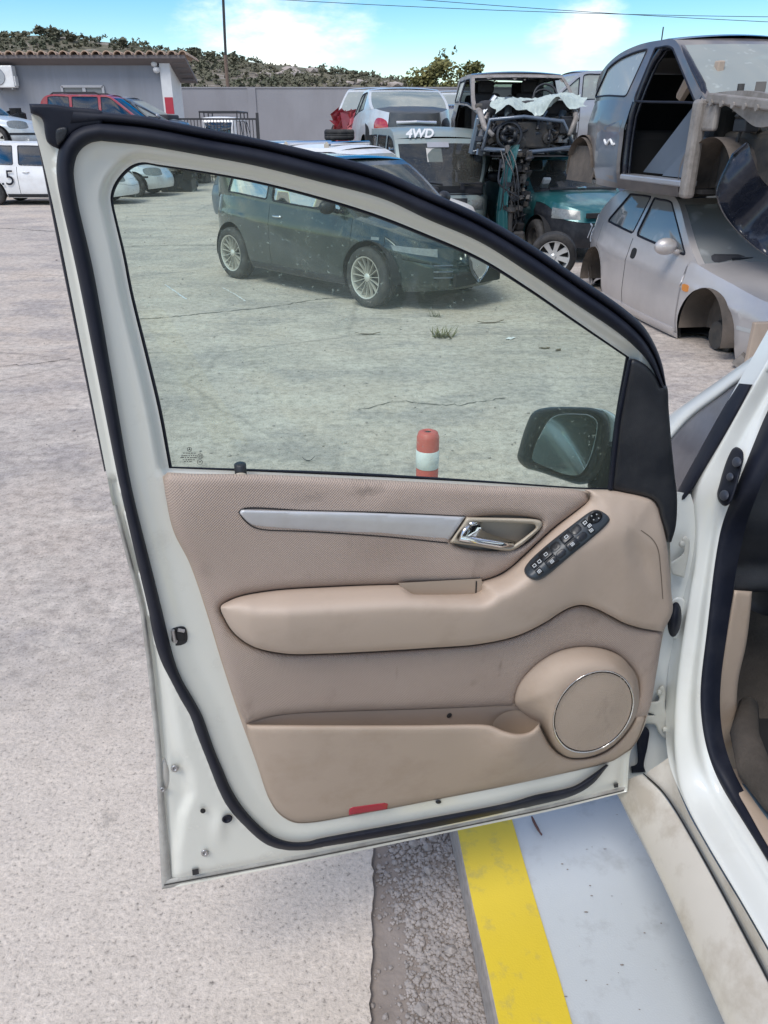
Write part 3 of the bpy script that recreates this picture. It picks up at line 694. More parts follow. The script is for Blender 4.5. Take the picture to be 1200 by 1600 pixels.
        for key, qs in sorted(buckets.items(), key=lambda k: abs(k[0][1])):
            name, ci = key
            if ci == 0: m = s.paint
            else:
                idx = (abs(ci) // 10 if ci > 0 else -ci) - 1; m = cuts[idx][6]
                if m is None: continue
            vid = {}; V = []; Fc = []
            for a, b, c, d, i, j, side in qs:
                ids = []
                for p, k in ((a, (i, j, side)), (b, (i + 1, j, side)), (c, (i + 1, j + 1, side)), (d, (i, j + 1, side))):
                    if (k[0] == 0) or (k[0] == len(cols) - 1): k = (k[0], k[1], 0)
                    if k not in vid: vid[k] = len(V); V.append(np.array(p))
                    ids.append(vid[k])
                Fc.append(ids if side > 0 else ids[::-1])
            V = np.array(V)
            if ci != 0:                        # pull the panel edge in to leave a shut line, set it a hair proud
                c = cuts[idx]; g = .006
                for k, q in vid.items():
                    i, j, side = k
                    if side == 0: continue
                    if abs(cols[i] - c[1]) < 1e-4 and c[1] > 1e-6: V[q] += (s.skin(side * (cols[i] + g), V[q][2]) - s.skin(side * cols[i], V[q][2]))
                    if abs(cols[i] - c[2]) < 1e-4 and c[2] < s.Smax - 1e-3: V[q] += (s.skin(side * (cols[i] - g), V[q][2]) - s.skin(side * cols[i], V[q][2]))
                    if abs(rows[j] - c[3]) < 1e-4 and c[3] > 0: V[q][2] += g
                    if abs(rows[j] - c[4]) < 1e-4 and c[4] < 1: V[q][2] -= g
            o = obj(name, V, Fc, m, s.root)
            s.parts.setdefault(name, []).append((o, 1 if (ci > 0 and ci % 10) else -1))
            if ci == 0: s.body = o
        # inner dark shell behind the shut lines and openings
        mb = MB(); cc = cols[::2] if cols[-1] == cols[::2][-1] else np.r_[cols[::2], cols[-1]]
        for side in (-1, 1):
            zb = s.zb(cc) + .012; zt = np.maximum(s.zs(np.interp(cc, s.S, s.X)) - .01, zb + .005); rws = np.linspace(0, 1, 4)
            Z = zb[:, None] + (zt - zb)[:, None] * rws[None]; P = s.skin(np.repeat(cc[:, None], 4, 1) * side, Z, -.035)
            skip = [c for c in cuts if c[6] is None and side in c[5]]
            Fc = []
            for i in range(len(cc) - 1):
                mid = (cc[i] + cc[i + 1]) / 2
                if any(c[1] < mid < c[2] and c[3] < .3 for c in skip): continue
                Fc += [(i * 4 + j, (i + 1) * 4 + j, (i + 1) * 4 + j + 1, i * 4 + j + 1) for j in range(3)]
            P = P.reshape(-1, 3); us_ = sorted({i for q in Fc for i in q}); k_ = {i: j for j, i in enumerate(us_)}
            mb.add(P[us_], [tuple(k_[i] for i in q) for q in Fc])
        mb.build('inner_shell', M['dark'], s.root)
    # ---- hood and deck
    def _lid(s, name, x0, x1, m, front):
        cc = [c for c in s.cols if x0 - 1e-3 <= np.interp(c, s.S, s.X) <= x1 + 1e-3]
        if front: cc = [c for c in cc if c < s.Smax / 2]
        xe = x0 if front else x1
        cc = sorted(cc + [s.sx(xe)]); U = np.array([0, .04, .12, .25, .4, .55, .7, .85, 1.0, 1.15, 1.3, 1.45, 1.6, 1.75, 1.88, 1.96, 2.0])
        V = []; nU = len(U)
        for c in cc:
            x = float(np.interp(c, s.S, s.X)); zt = float(s.zs(x)); P = s.skin(c, zt); yy = P[1]
            for u in U:
                y = yy * (1 - u); e = 1 - (1 - u) ** 2
                z = zt + s.crown * (yy / (s.W / 2)) * (e ** .8) + .010 * np.exp(-((abs(1 - u) - .62) / .07) ** 2) * (yy / (s.W/2))
                V.append((P[0], y, z))
        Fc = [(i * nU + j, (i + 1) * nU + j, (i + 1) * nU + j + 1, i * nU + j + 1) for i in range(len(cc) - 1) for j in range(nU - 1)]
        return obj(name, V, Fc, m, s.root)
    def _top(s):
        g = s.gh
        xa = g['a0'] if g else s.L / 2; xc = g['c0'] if g else -s.L / 2
        if s.hood: s.hoodo = s._lid('hood', xa, s.L / 2, s.hood if not isinstance(s.hood, bool) else s.paint, True)
        if s.deck: s.decko = s._lid('boot_lid', -s.L / 2, xc, s.deck if not isinstance(s.deck, bool) else s.paint, False)
    # ---- greenhouse
    def ysurf(s, x, z):
        zt = s.zs(x); A = np.interp(-np.asarray(x, float), -s.X, s.S); yb = s.skin(A, zt)[..., 1]
        k = np.clip((z - zt) / np.maximum(s.H - zt, .05), 0, 1.1); yr = s.W / 2 - s.tumble
        yb = np.minimum(yb, s.W / 2)
        return yb + (np.minimum(yr, yb - .01) - yb) * k ** 1.15
    def rail(s, n=40):
        g = s.gh; r = [(g['a0'], float(s.zs(g['a0']))), (g['a1'], g.get('za', s.H - .03))] + list(g.get('mid', [])) + [(g['c1'], g.get('zc', s.H - .05)), (g['c0'], float(s.zs(g['c0'])))]
        p = [(r[0][0], r[0][1], 1)] + [(q[0], q[1]) for q in r[1:-1]] + [(r[-1][0], r[-1][1], 1)]
        return spline(p, .06)
    def _green(s):
        g = s.gh; rl = s.rail(); holes = []; pw = g.get('pw', .055)
        bl = np.array([(x, float(s.zs(x)) - .004) for x in np.linspace(g['c0'], g['a0'], 30)[1:-1]])
        ol = np.concatenate([rl, bl])
        top = rl[np.argsort(rl[:, 0])]
        def win(wq):
            (xb0, xb1, xt0, xt1) = wq[:4]; zl = wq[4] if len(wq) > 4 else .035
            def ztop(x): return float(np.interp(x, top[:, 0], top[:, 1])) - pw
            lo = [(x, float(s.zs(x)) + zl) for x in np.linspace(xb0, xb1, 8)]
            up = [(x, max(ztop(x), float(s.zs(x)) + zl + .02)) for x in np.linspace(xt1, xt0, 12)]
            p = [tuple(q) for q in lo] + up
            P = np.array(p); c = P.mean(0)
            Q = []
            for i in range(len(P)):
                a, b, d = P[i - 1], P[i], P[(i + 1) % len(P)]
                u, v = a - b, d - b; lu, lv = np.linalg.norm(u), np.linalg.norm(v)
                if lu > 1e-6 and lv > 1e-6 and (u @ v) / (lu * lv) > -.75:
                    r = min(.05, lu * .45, lv * .45)
                    for k in np.linspace(0, 1, 5): Q.append(((1-k)**2)*(b+u/lu*r) + 2*k*(1-k)*b + k*k*(b+v/lv*r))
                else: Q.append(b)
            return np.array(Q)
        for wq in s.wins: holes.append(win(wq))
        mb = MB(); seals = []
        vo, fo = tri(ol, .09, holes)
        for side in (1, -1):
            if not s.sides: break
            P = np.stack([vo[:, 0], s.ysurf(vo[:, 0], vo[:, 1]) * side, vo[:, 1]], 1)
            mb.add(P, fo if side > 0 else fo[:, ::-1])
            for h in holes:
                hh = np.r_[h, h[:1]]; pts = np.stack([hh[:, 0], (s.ysurf(hh[:, 0], hh[:, 1]) - .004) * side, hh[:, 1]], 1)
                sl_ = MB(); sl_.tube(pts, .011, 5, cap=False); seals.append(sl_)
        # windscreen and rear window surrounds
        zt = float(s.zs(g['a0'])); yl = float(s.ysurf(g['a0'], zt)); yu = float(s.ysurf(g['a1'], g.get('za', s.H - .03)))
        def screen(x0, z0, y0, x1, z1, y1, bow, sgn, rl_seg, name, has):
            """patch that follows the pillar rail; frame rim kept in body colour"""
            us = np.r_[-1, -.93, np.linspace(-.93, .93, 13)[1:-1], .93, 1]; n = len(rl_seg); V = []
            for k, (x, z) in enumerate(rl_seg):
                y = float(s.ysurf(x, z)); f = k / (n - 1)
                for u in us: V.append((x + sgn * bow * (1 - u * u) * (1 - .55 * f), y * u, z + .012 * (1 - u * u) * f))
            m = len(us); fr, gl = [], []
            for k in range(n - 1):
                for j in range(m - 1):
                    q = (k * m + j, k * m + j + 1, (k + 1) * m + j + 1, (k + 1) * m + j)
                    (fr if (j == 0 or j == m - 2 or k == n - 2) else gl).append(q)
            mb.add(V, fr)
            if has: obj(name, V, gl, s.glassm if has is True else has, s.root)
        seg = np.array([(x, z) for x, z in rl if x >= g['a1'] - 1e-6]); seg = resample(seg[np.argsort(seg[:, 1])], 9)
        screen(0, 0, 0, 0, 0, 0, g.get('bow', .13), 1, seg, 'windscreen', s.windscreen)
        seg = np.array([(x, z) for x, z in rl if x <= g['c1'] + 1e-6]); seg = resample(seg[np.argsort(seg[:, 1])], 9)
        screen(0, 0, 0, 0, 0, 0, g.get('bowr', .08), -1, seg, 'rear_window', s.rear_window)
        s.frameo = mb.build('pillar_frame', s.frame, s.root, True); sharpen(s.frameo, 40)
        for sl_ in seals: sl_.build('window_seal', M['rubber'], s.root, True)
        if s.roof:
            rr_ = np.array([(x, z) for x, z in rl if g['c1'] - 1e-6 <= x <= g['a1'] + 1e-6]); us = np.linspace(-1, 1, 15); V = []
            for i, (x, z) in enumerate(rr_):
                y = float(s.ysurf(x, z)); f = i / (len(rr_) - 1)
                bow = g.get('bow', .13) * .45 * (1 - f) ** 3 - g.get('bowr', .08) * .45 * f ** 3
                for u in us: V.append((x + bow * (1 - u * u), y * u, z + .035 * (1 - u * u)))
            Fc = [(i * 15 + j, i * 15 + j + 1, (i + 1) * 15 + j + 1, (i + 1) * 15 + j) for i in range(len(rr_) - 1) for j in range(14)]
            s.roofo = obj('roof', V, Fc, s.roof if not isinstance(s.roof, bool) else s.paint, s.root)
        if s.glass_side and s.sides:
            for hi, h in enumerate(holes):
                if len(s.wins[hi]) > 5 and s.wins[hi][5] is False: continue
                v2, f2 = tri(h, .12)
                for side in (1, -1):
                    P = np.stack([v2[:, 0], (s.ysurf(v2[:, 0], v2[:, 1]) - .012) * side, v2[:, 1]], 1); obj('window_glass', P, f2, s.wins[hi][5] if len(s.wins[hi]) > 5 else s.glassm, s.root)
        if s.interior:
            zf = s.clear + .12; zt = float(s.zs(0))
            xs_ = g['a1'] - .35, g['a1'] - 1.25
            for k, x in enumerate(xs_):
                if x < g['c1'] - .1: continue
                for y in ((-.36, .36)):
                    m2 = MB(); m2.box((x, y, zf + .2), (.5, .48, .2), bev=.05); m2.box((x - .3, y, zf + .48), (.16, .46, .62), Matrix.Rotation(R(-14), 3, 'Y'), bev=.05); m2.box((x - .40, y, min(zf + .88, s.H - .15)), (.1, .26, .18), Matrix.Rotation(R(-10), 3, 'Y'), bev=.03)
                    m2.build('seat', M['seat'], s.root, True)
            m2 = MB(); m2.box((g['a0'] - .22, 0, zt - .07), (.5, s.W - .42, .2), bev=.05); m2.build('dashboard', M['seat'], s.root, True)
            m2 = MB(); a = np.linspace(0, 2 * math.pi, 25); cx = g['a0'] - .52
            m2.tube([(cx - .07 * math.sin(q), .36 + .18 * math.cos(q), zt + .02 + .17 * math.sin(q)) for q in a], .014, 6, cap=False); m2.box((cx + .02, .36, zt - .01), (.1, .3, .04)); m2.build('steering_wheel', M['plastic'], s.root, True)
    def _under(s):
        V = []; cc = s.cols[::3]
        for c in cc:
            p = s.skin(c, s.clear, -.05)
            y = p[1] if not any(abs(p[0] - xw) < s.ra + .03 for xw in (s.xf, s.xr_)) else min(p[1], s.W / 2 - .32)
            V += [(p[0], y, s.clear + .03), (p[0], -y, s.clear + .03)]
        Fc = [(2*i, 2*i+2, 2*i+3, 2*i+1) for i in range(len(cc) - 1)]
        mb = MB(); mb.add(V, Fc); mb.build('underbody', M['dark'], s.root)
        for xw in (s.xf, s.xr_):
            for sd in (1, -1):
                if not s.liners: continue
                mb = MB(); a = np.linspace(-.12, math.pi + .12, 26); r = s.ra + .004; V = []
                for q in a:
                    for yy in (s.W / 2 - .06, s.W / 2 - .33): V.append((xw + r * math.cos(q), sd * yy, s.wr + r * math.sin(q)))
                V.append((xw, sd * (s.W / 2 - .33), s.wr))
                mb.add(V, [(2*i, 2*i+1, 2*i+3, 2*i+2) for i in range(25)] + [(2*i+1, 52, 2*i+3) for i in range(25)])
                lo_ = mb.build('wheel_well', s.linerm or M['dark'], s.root, True); sharpen(lo_, 40)
    def _wheels(s):
        for xw, fr in ((s.xf, 'f'), (s.xr_, 'r')):
            for sd in (1, -1):
                if (fr + ('l' if sd > 0 else 'r')) in s.missing_wheels or s.wheels is None: continue
                wheel(s.root, (xw, sd * (s.W / 2 - .115), s.wr), s.wr, .20, sd, s.wheels, s.nspoke, s.rimmat)
    # ---- pieces laid on the skin: polygon of (arc, z)
    def panel(s, name, poly, m, off=.006, side=1, grid=.07, depth=.03, parent=None, rounded=0):
        P = np.array(poly, float)
        if rounded: P = spline([tuple(p) for p in P], .03, True)
        else:
            Q = []
            for i in range(len(P)):
                a, b = P[i], P[(i + 1) % len(P)]; k = max(1, int(np.linalg.norm(b - a) / grid)); Q += [a + (b - a) * j / k for j in range(k)]
            P = np.array(Q)
        v, f = tri(P, grid); d = dline(v, P)
        o3 = s.skin(v[:, 0] * side, v[:, 1], 0) ; o4 = s.skin(v[:, 0] * side, v[:, 1], .1); nrm = (o4 - o3) / .1
        V = o3 + nrm * (off * np.minimum(1, .35 + d / .03))[:, None]
        n = len(V); be = border(f); V2 = np.r_[V, o3 - nrm * depth]; Fc = [tuple(q) for q in f] + [(a, b, b + n, a + n) for a, b in be]
        o = obj(name, V2, Fc, m, parent or s.root); sharpen(o, 50); return o
    def mirror(s, side, m, x=None, h=None):
        g = s.gh; x = x if x is not None else g['a0'] - .28; z = h or float(s.zs(x)) + .09; y = float(s.ysurf(x, z))
        mb = MB(); bm = bmesh.new(); bmesh.ops.create_uvsphere(bm, u_segments=14, v_segments=9, radius=1)
        V = [(x + (q.co.x * .075 if q.co.x > 0 else q.co.x * .02), side * (y + .14 + q.co.y * .11), z + q.co.z * .075) for q in bm.verts]
        mb.add(V, [[q.index for q in f.verts] for f in bm.faces]); bm.free(); mb.tube([(x + .02, side * (y - .02), z - .06), (x + .02, side * (y + .08), z - .03)], .025, 6)
        mo = mb.build('door_mirror', m, s.root, True)
        m2 = MB(); a = np.linspace(0, 2*math.pi, 17)[:-1]; m2.add([(x - .023, side * (y + .14 + .085 * math.cos(q)), z + .055 * math.sin(q)) for q in a], [tuple(range(16))]); m2.build('mirror_glass', M['chrome'], mo)
        return mo
    def handle(s, x, side, m, z=None, w=.17):
        z = z or float(s.zs(x)) - .12; c = s.sx(x)
        mb = MB(); pts = [s.skin(side * (c + q * w), z, .004 + .028 * math.sin(math.pi * (q + .5))) for q in np.linspace(-.5, .5, 9)]
        mb.tube(pts, .013, 6)
        door = [o for o, sd in s.parts.get('door', []) if sd == side]
        par = s.root
        for o in door:
            xsx = [v.co.x for v in o.data.vertices]
            if min(xsx) <= x <= max(xsx): par = o
        mb.build('door_handle', m, par, True)
    def put(s, local, world, rotz, tilt=0, roll=0):
        Mx = Matrix.Rotation(rotz, 3, 'Z') @ Matrix.Rotation(tilt, 3, 'Y') @ Matrix.Rotation(roll, 3, 'X')
        s.root.rotation_euler = Mx.to_euler(); s.root.location = Vector([float(q) for q in world]) - Mx @ Vector(local)
        return s

RIMC = {}
def wheel_meshes(r, w, style, nsp, rimmat):
    key = (round(r, 3), w, style, nsp, rimmat.name if rimmat else '')
    if key in RIMC: return RIMC[key]
    rr_ = r * (.70 if style != 'steel' else .62)
    t = MB(); t.lathe([(rr_ * .97, -w / 2 + .01), (rr_ * 1.04, -w / 2), (r * .90, -w / 2 - .004), (r * .97, -w * .42), (r, -w * .30), (r, -w * .1), (r * .985, -w * .09), (r * .985, -w * .07), (r, -w * .06), (r, w * .06), (r * .985, w * .07), (r * .985, w * .09), (r, w * .1), (r, w * .30), (r * .97, w * .42), (r * .90, w / 2 + .004), (rr_ * 1.04, w / 2), (rr_ * .97, w / 2 - .01)], n=36)
    tm = t.build('tyre', M['tyre'], None, True); tmesh = tm.data; bpy.data.objects.remove(tm)
    b = MB(); h = w / 2
    b.lathe([(rr_ * 1.01, h - .012), (rr_ * 1.0, h), (rr_ * .95, h - .004), (rr_ * .92, h - .03), (rr_ * .90, -h + .02), (rr_ * .99, -h + .01)], n=36)
    if style == 'alloy':
        for k in range(nsp):
            a = 2 * math.pi * k / nsp; ca, sa = math.cos(a), math.sin(a)
            wd = min(.055, .42 * rr_ / nsp) if nsp > 8 else .075 * rr_ / .22
            V = []
            for q, hh, ww in ((.16, h - .035, .8), (.5, h - .03, .75), (.93, h - .012, 1.0)):
                for sg in (-1, 1):
                    x, y = rr_ * q, sg * wd * ww * .5; V += [(x * ca - y * sa, x * sa + y * ca, hh), (x * ca - y * sa, x * sa + y * ca, hh - .035)]
            b.add(V, [(0, 2, 6, 4), (4, 6, 10, 8), (0, 4, 5, 1), (4, 8, 9, 5), (2, 3, 7, 6), (6, 7, 11, 10)])
        b.lathe([(0, h - .018), (rr_ * .12, h - .018), (rr_ * .2, h - .032), (rr_ * .22, h - .06)], n=18)
    else:
        b.lathe([(0, h - .06), (rr_ * .25, h - .055), (rr_ * .42, h - .045), (rr_ * .6, h - .06), (rr_ * .75, h - .05), (rr_ * .92, h - .055)], n=30)
    rm = b.build('rim', rimmat or (M['alloy'] if style == 'alloy' else M['grime']), None, True); sharpen(rm, 40); rmesh = rm.data; bpy.data.objects.remove(rm)
    d = MB(); d.lathe([(0, -h + .05), (rr_ * .9, -h + .05)], n=24); d.lathe([(0, h - .085), (rr_ * .62, h - .085), (rr_ * .62, h - .1)], n=24)
    do = d.build('brake_disc', M['grime'], None, False); dmesh = do.data; bpy.data.objects.remove(do)
    RIMC[key] = (tmesh, rmesh, dmesh); return RIMC[key]
def wheel(parent, loc, r, w, side, style='alloy', nsp=7, rimmat=None, top=False, label=None):
    tm, rm, dm = wheel_meshes(r, w, style, nsp, rimmat)
    ty = link_mesh('wheel', tm, parent); ty.location = loc; ty.rotation_euler = (R(-90) if side > 0 else R(90), random.uniform(0, .5), 0)
    link_mesh('rim', rm, ty); link_mesh('brake_disc', dm, ty)
    return ty
def text_obj(name, body, size, m, parent, Mx, extr=.001, shear=0., offset=0.):
    cu = bpy.data.curves.new('lettering', 'FONT'); cu.body = body; cu.size = size; cu.extrude = extr; cu.shear = shear; cu.offset = offset; cu.align_x = 'CENTER'; cu.align_y = 'CENTER'
    t = bpy.data.objects.new('lettering', cu); me = bpy.data.meshes.new_from_object(t); bpy.data.objects.remove(t)
    me.materials.clear(); o = link_mesh(name, me, parent, m); o.matrix_local = Mx
    return o
def clutter(name, parent, lo, hi, n, m, seed, s=(.03, .14), tubes=6):
    r = random.Random(seed); mb = MB(); lo, hi = np.array(lo), np.array(hi); ms = m if isinstance(m, list) else [m]
    for _ in range(n):
        c = lo + (hi - lo) * np.array([r.random() for _ in range(3)]); d = [r.uniform(*s) for _ in range(3)]
        Rm = Matrix.Rotation(r.uniform(0, 3), 3, 'Z') @ Matrix.Rotation(r.uniform(-.7, .7), 3, 'X'); k = r.random()
        if k < .55: mb.box(c, d, Rm, r.randrange(len(ms)))
        else: mb.lathe([(0, d[2]), (d[0] * .5, d[2]), (d[0] * .5, 0), (d[0] * .7, -d[2] * .4), (0, -d[2] * .4)], Matrix.Translation(c) @ Rm.to_4x4(), 9, r.randrange(len(ms)))
    for _ in range(tubes):
        p = [lo + (hi - lo) * np.array([r.random() for _ in range(3)]) for _ in range(4)]
        P = np.array(p); q = np.linspace(0, 1, 12); b3 = [(1-t)**3*P[0] + 3*t*(1-t)**2*P[1] + 3*t*t*(1-t)*P[2] + t**3*P[3] for t in q]
        mb.tube(b3, r.uniform(.006, .02), 6, r.randrange(len(ms)))
    o = mb.build(name, ms, parent); tag(o, kind='stuff'); return o
# ================================================================== THE SCRAPPED CARS
GR = 'scrapped cars in the yard'
def head(pa, pb): return math.atan2(pb[1] - pa[1], pb[0] - pa[0])
def hatch_gh(L, H, **k):
    g = dict(a0=.24 * L, a1=.06 * L, c1=-.37 * L, c0=-.455 * L, mid=[(-.02 * L, H - .005), (-.18 * L, H)]); g.update(k); return g
def sedan_gh(L, H, **k):
    g = dict(a0=.23 * L, a1=.05 * L, c1=-.24 * L, c0=-.37 * L, mid=[(-.03 * L, H - .005), (-.12 * L, H)]); g.update(k); return g

M['primer'] = mat('primer_metal', (.27, .245, .225), .5, metal=.2, var=.25, dirt=.7, dcol=(.11, .095, .08), ds=6)
M['liner'] = mat('muddy_wheel_liner', (.085, .07, .058), .85, var=.4, vs=5, bump=.5, bs=30, dirt=.6, dcol=(.20, .16, .13))
M['bootdark'] = mat('dark_boot_paint', (.045, .052, .056), .35, var=.2, dirt=.3, dcol=(.12, .12, .12))
# ---- dark green hatchback seen through the door glass
A0, A1 = at_z(366, 434), at_z(575, 480)
hd = head(A0, A1)
c = Car('hatchback', 'dark green hatchback with multi-spoke alloy wheels seen through the door glass', group=GR, paint=M['green'], L=4.17, W=1.73, H=1.44, wb=2.546, fo=.86, wr=.315, ra=.375, clear=.19, nf=3.0, nr=3.8,
        belt=[(-2.085, .88), (-1.75, 1.0), (-1.2, 1.0), (0, .935), (.95, .90), (1.45, .80), (1.85, .68), (2.085, .60)], crown=.07,
        gh=hatch_gh(4.17, 1.44), wins=((-1.42, -.52, -1.22, -.50), (-.42, .86, -.40, .22)), doors=((-.45, .98, .06),), nspoke=15, glassm=M['glass'],
        cut=[('front_bumper', 0, 1.12, 0, .62, (-1, 1), M['green']), ('rear_bumper', 5.0, 9, 0, .52, (-1, 1), M['green'])])
c.put((c.xf, -c.W / 2 + .06, 0), A1, hd)
for sd in (-1, 1):
    c.panel('headlight', [(.52, .56), (1.0, .615), (1.04, .665), (.52, .635)], M['lamp'], side=sd, off=.012)
    c.mirror(sd, M['plastic']); c.handle(-.28, sd, M['chrome'])
    c.panel('side_repeater', [(c.sx(1.35), .70), (c.sx(1.25), .70), (c.sx(1.25), .73), (c.sx(1.35), .73)], M['lamp'], side=sd, off=.01)
    c.panel('tail_light', [(c.sx(-1.98), .68), (c.sx(-1.98) + .22, .68), (c.sx(-1.98) + .22, .84), (c.sx(-1.98), .86)], M['redlamp'], side=sd, off=.012)
    mb = MB()
    for z in (.36, .42, .48): mb.tube([c.skin(sd * q, z, .012) for q in np.linspace(.36, .56, 5)], .008, 5)
    mb.build('intake_grille', M['bluegrey'], c.root)
    c.panel('sill_skirt', [(c.sx(-.9), .2), (c.sx(.85), .2), (c.sx(.85), .27), (c.sx(-.9), .27)], M['plastic'], side=sd, off=.012)
v, f = tri(spline([(-.17, .62), (-.15, .42), (0, .27, 1), (.15, .42), (.17, .62), (0, .66)], .04, True), .05)
P = np.stack([np.full(len(v), 2.085 + .02) - .05 * np.clip(v[:, 1] - .45, 0, 1) * 1.5, v[:, 0], v[:, 1]], 1); n = len(P); be = border(f)
obj('shield_grille', np.r_[P, P - [.06, 0, 0]], [tuple(q) for q in f] + [(a, b, b + n, a + n) for a, b in be], M['chrome'], c.root)
mb = MB(); mb.box((2.075, 0, .33), (.05, .75, .14), bev=.02); mb.build('lower_intake', M['dark'], c.root)

# ---- silver saloon without wheels
S1 = at_z(1080, 548); hdS = R(-83)
c = Car('saloon', 'silver four-door saloon without wheels sitting on the ground below the dark stripped hatchback', group=GR, paint=M['silver'], L=4.43, W=1.745, H=1.19, wb=2.595, fo=.93, wr=.16, ra=.37, clear=.015, nf=2.9, nr=3.2, wheels=None, linerm=M['liner'],
        belt=[(-2.215, .78), (-1.9, .83), (-1.2, .80), (0, .735), (1.0, .69), (1.5, .60), (1.95, .49), (2.215, .42)], crown=.06, tumble=.20, handles=(),
        gh=sedan_gh(4.43, 1.19, bow=.16), wins=((-1.12, -.34, -.80, -.30), (-.25, .80, -.22, .18)), doors=((-.30, .90, .07), (-1.28, -.30, .07)), glassm=glass('cloud_reflection_glass', (.30, .34, .35), .06, .3, dcol=(.46, .48, .48), ds=4, film=.42, top=.28),  # grey film paints a pale cloud reflection onto the side windows
        cut=[('front_bumper', 0, ('x', 1.86), 0, .66, (-1, 1), None), ('headlight_opening', .36, ('x', 1.90), .66, .93, (-1, 1), None), ('rear_bumper', 4.95, 9, 0, .5, (-1, 1), M['silver'])])
c.put((c.xf, -c.W / 2 + .02, 0), S1, hdS); SIL = c
for sd in (-1, 1):
    c.mirror(sd, M['silver'], x=.66)
    c.panel('side_repeater', [(c.sx(1.02), .46), (c.sx(.92), .46), (c.sx(.92), .505), (c.sx(1.02), .505)], M['amber'], side=sd, off=.014, rounded=1)
    c.panel('handle_recess', [(c.sx(-.12), .58), (c.sx(-.22), .58), (c.sx(-.22), .66), (c.sx(-.12), .66)], M['dark'], side=sd, off=.004, rounded=1)
    c.panel('tail_light', [(c.sx(-2.1) - .02, .55), (c.sx(-2.1) + .4, .56), (c.sx(-2.1) + .4, .70), (c.sx(-2.1) + .0, .72)], M['redlamp'], side=sd, off=.012)
    c.panel('sill_skirt', [(c.sx(-.95), .03), (c.sx(.85), .03), (c.sx(.85), .10), (c.sx(-.95), .10)], M['silver'], side=sd, off=.02)
    c.panel('bumper_strip', [(c.sx(1.86), .27), (c.sx(1.66), .27), (c.sx(1.66), .30), (c.sx(1.86), .30)], M['silver2'], side=sd, off=.012)
c.panel('fuel_flap', [(c.sx(-1.50), .60), (c.sx(-1.64), .60), (c.sx(-1.64), .73), (c.sx(-1.50), .73)], M['silver'], side=-1, off=.004, rounded=1)
q = c.skin(-(c.sx(-1.78)), .62, .012)
text_obj('painted_number', '76', .26, M['white_old'], c.root, Matrix.Translation(q) @ Matrix.Rotation(R(-6), 4, 'Z') @ Matrix.Rotation(R(84), 4, 'X') @ Matrix.Rotation(R(-8), 4, 'Z'), .002, 0, -.002)
clutter('front_panel_debris', c.root, (1.75, -.75, .05), (2.1, .75, .38), 40, [M['grime'], M['beige2'], M['primer']], 4, (.03, .11), 10)
mb = MB(); mb.box((1.98, 0, .14), (.06, 1.3, .1), bev=.01); mb.box((1.95, -.62, .22), (.05, .25, .35), bev=.01); mb.box((1.95, .62, .22), (.05, .25, .35), bev=.01); mb.build('crash_beam', M['beige2'], c.root)
mb = MB(); mb.tube([c.skin(-.3, .66) + [-.32, 0, .03], (1.0, .2, .735), (1.02, .72, .73)], .009, 5); mb.tube([(1.06, -.5, .735), (1.03, .1, .74)], .01, 5); mb.build('wiper', M['plastic'], c.root)
for xw in (c.xf, c.xr_):
    for sd in (-1, 1):
        mb = MB(); mb.lathe([(0, .05), (.12, .05), (.13, 0), (.16, -.02), (.16, -.05), (0, -.05)], Matrix.Translation((xw, sd * .60, .13)) @ Matrix.Rotation(R(90), 4, 'X'), 16); mb.tube([(xw, sd * .6, .13), (xw - .06, sd * .52, .5)], .035, 8); mb.build('hub', M['grime'], c.root)

# ---- dark stripped three-door shell lying on the saloon
q0 = at_z(921, 288, 1.22); q1 = at_z(1122, 303, 1.22)
c = Car('hatchback_shell', 'dark grey three-door hatchback shell without doors, wings or bonnet, stacked on the silver saloon', group=GR, paint=M['slate'], L=3.75, W=1.68, H=1.44, wb=2.44, fo=.74, wr=.30, ra=.355, clear=.19, nf=3.0, nr=3.0, wheels=None, hood=False, linerm=M['liner'],
        belt=[(-1.875, .86), (-1.5, .98), (-.9, .98), (0, .935), (.75, .91), (1.2, .86), (1.875, .66)], crown=.05, tumble=.20, interior=False,
        gh=dict(a0=.98, a1=.10, c1=-1.36, zc=1.20, c0=-1.70, mid=[(-.15, 1.43), (-.6, 1.425), (-1.0, 1.36)], pw=.06, bow=.2), glassm=M['glass_sky'],
        wins=((-1.42, -.42, -1.12, -.34, .035, M['glass_sky']), (-.24, .80, -.20, .14, .0, False)),
        doors=((-.26, .86, .14, 'door_opening', (-1,), None),), cut=[('front_wing', 0, 1.50, 0, 1, (-1, 1), None)])
c.put((c.xr_ + c.ra, -c.W / 2 + .03, .19), q0, R(-79)); SH = c
yr = -c.W / 2
mb = MB()
a = [(-.26, .32), (-.28, .62), (-.25, .95), (-.20, 1.28), (-.12, 1.375), (.05, 1.385), (.22, 1.34), (.55, 1.17), (.84, .96), (.87, .62), (.84, .30)]
for r, dy in ((.030, .03), (.016, .075)):
    pts = [(x * (1 - dy * .35), float(-c.ysurf(x, max(z, .93))) + dy if z > .93 else yr + dy + .03, z - dy * .25) for x, z in spline(a, .12)]; mb.tube(pts, r, 7)
mb.build('door_frame', M['gloss'], c.root, True)
mb = MB(); mb.box((.29, yr + .10, .30), (1.12, .16, .05), bev=.012); mb.build('sill_tread', M['ltgrey'], c.root)
mb = MB(); mb.box((-.75, -.25, .45), (.5, .9, .5), bev=.08); mb.box((.75, 0, .75), (.35, 1.2, .3), bev=.05); mb.box((-.2, 0, .24), (2.4, 1.4, .03)); mb.build('cabin_lining', M['dark'], c.root)
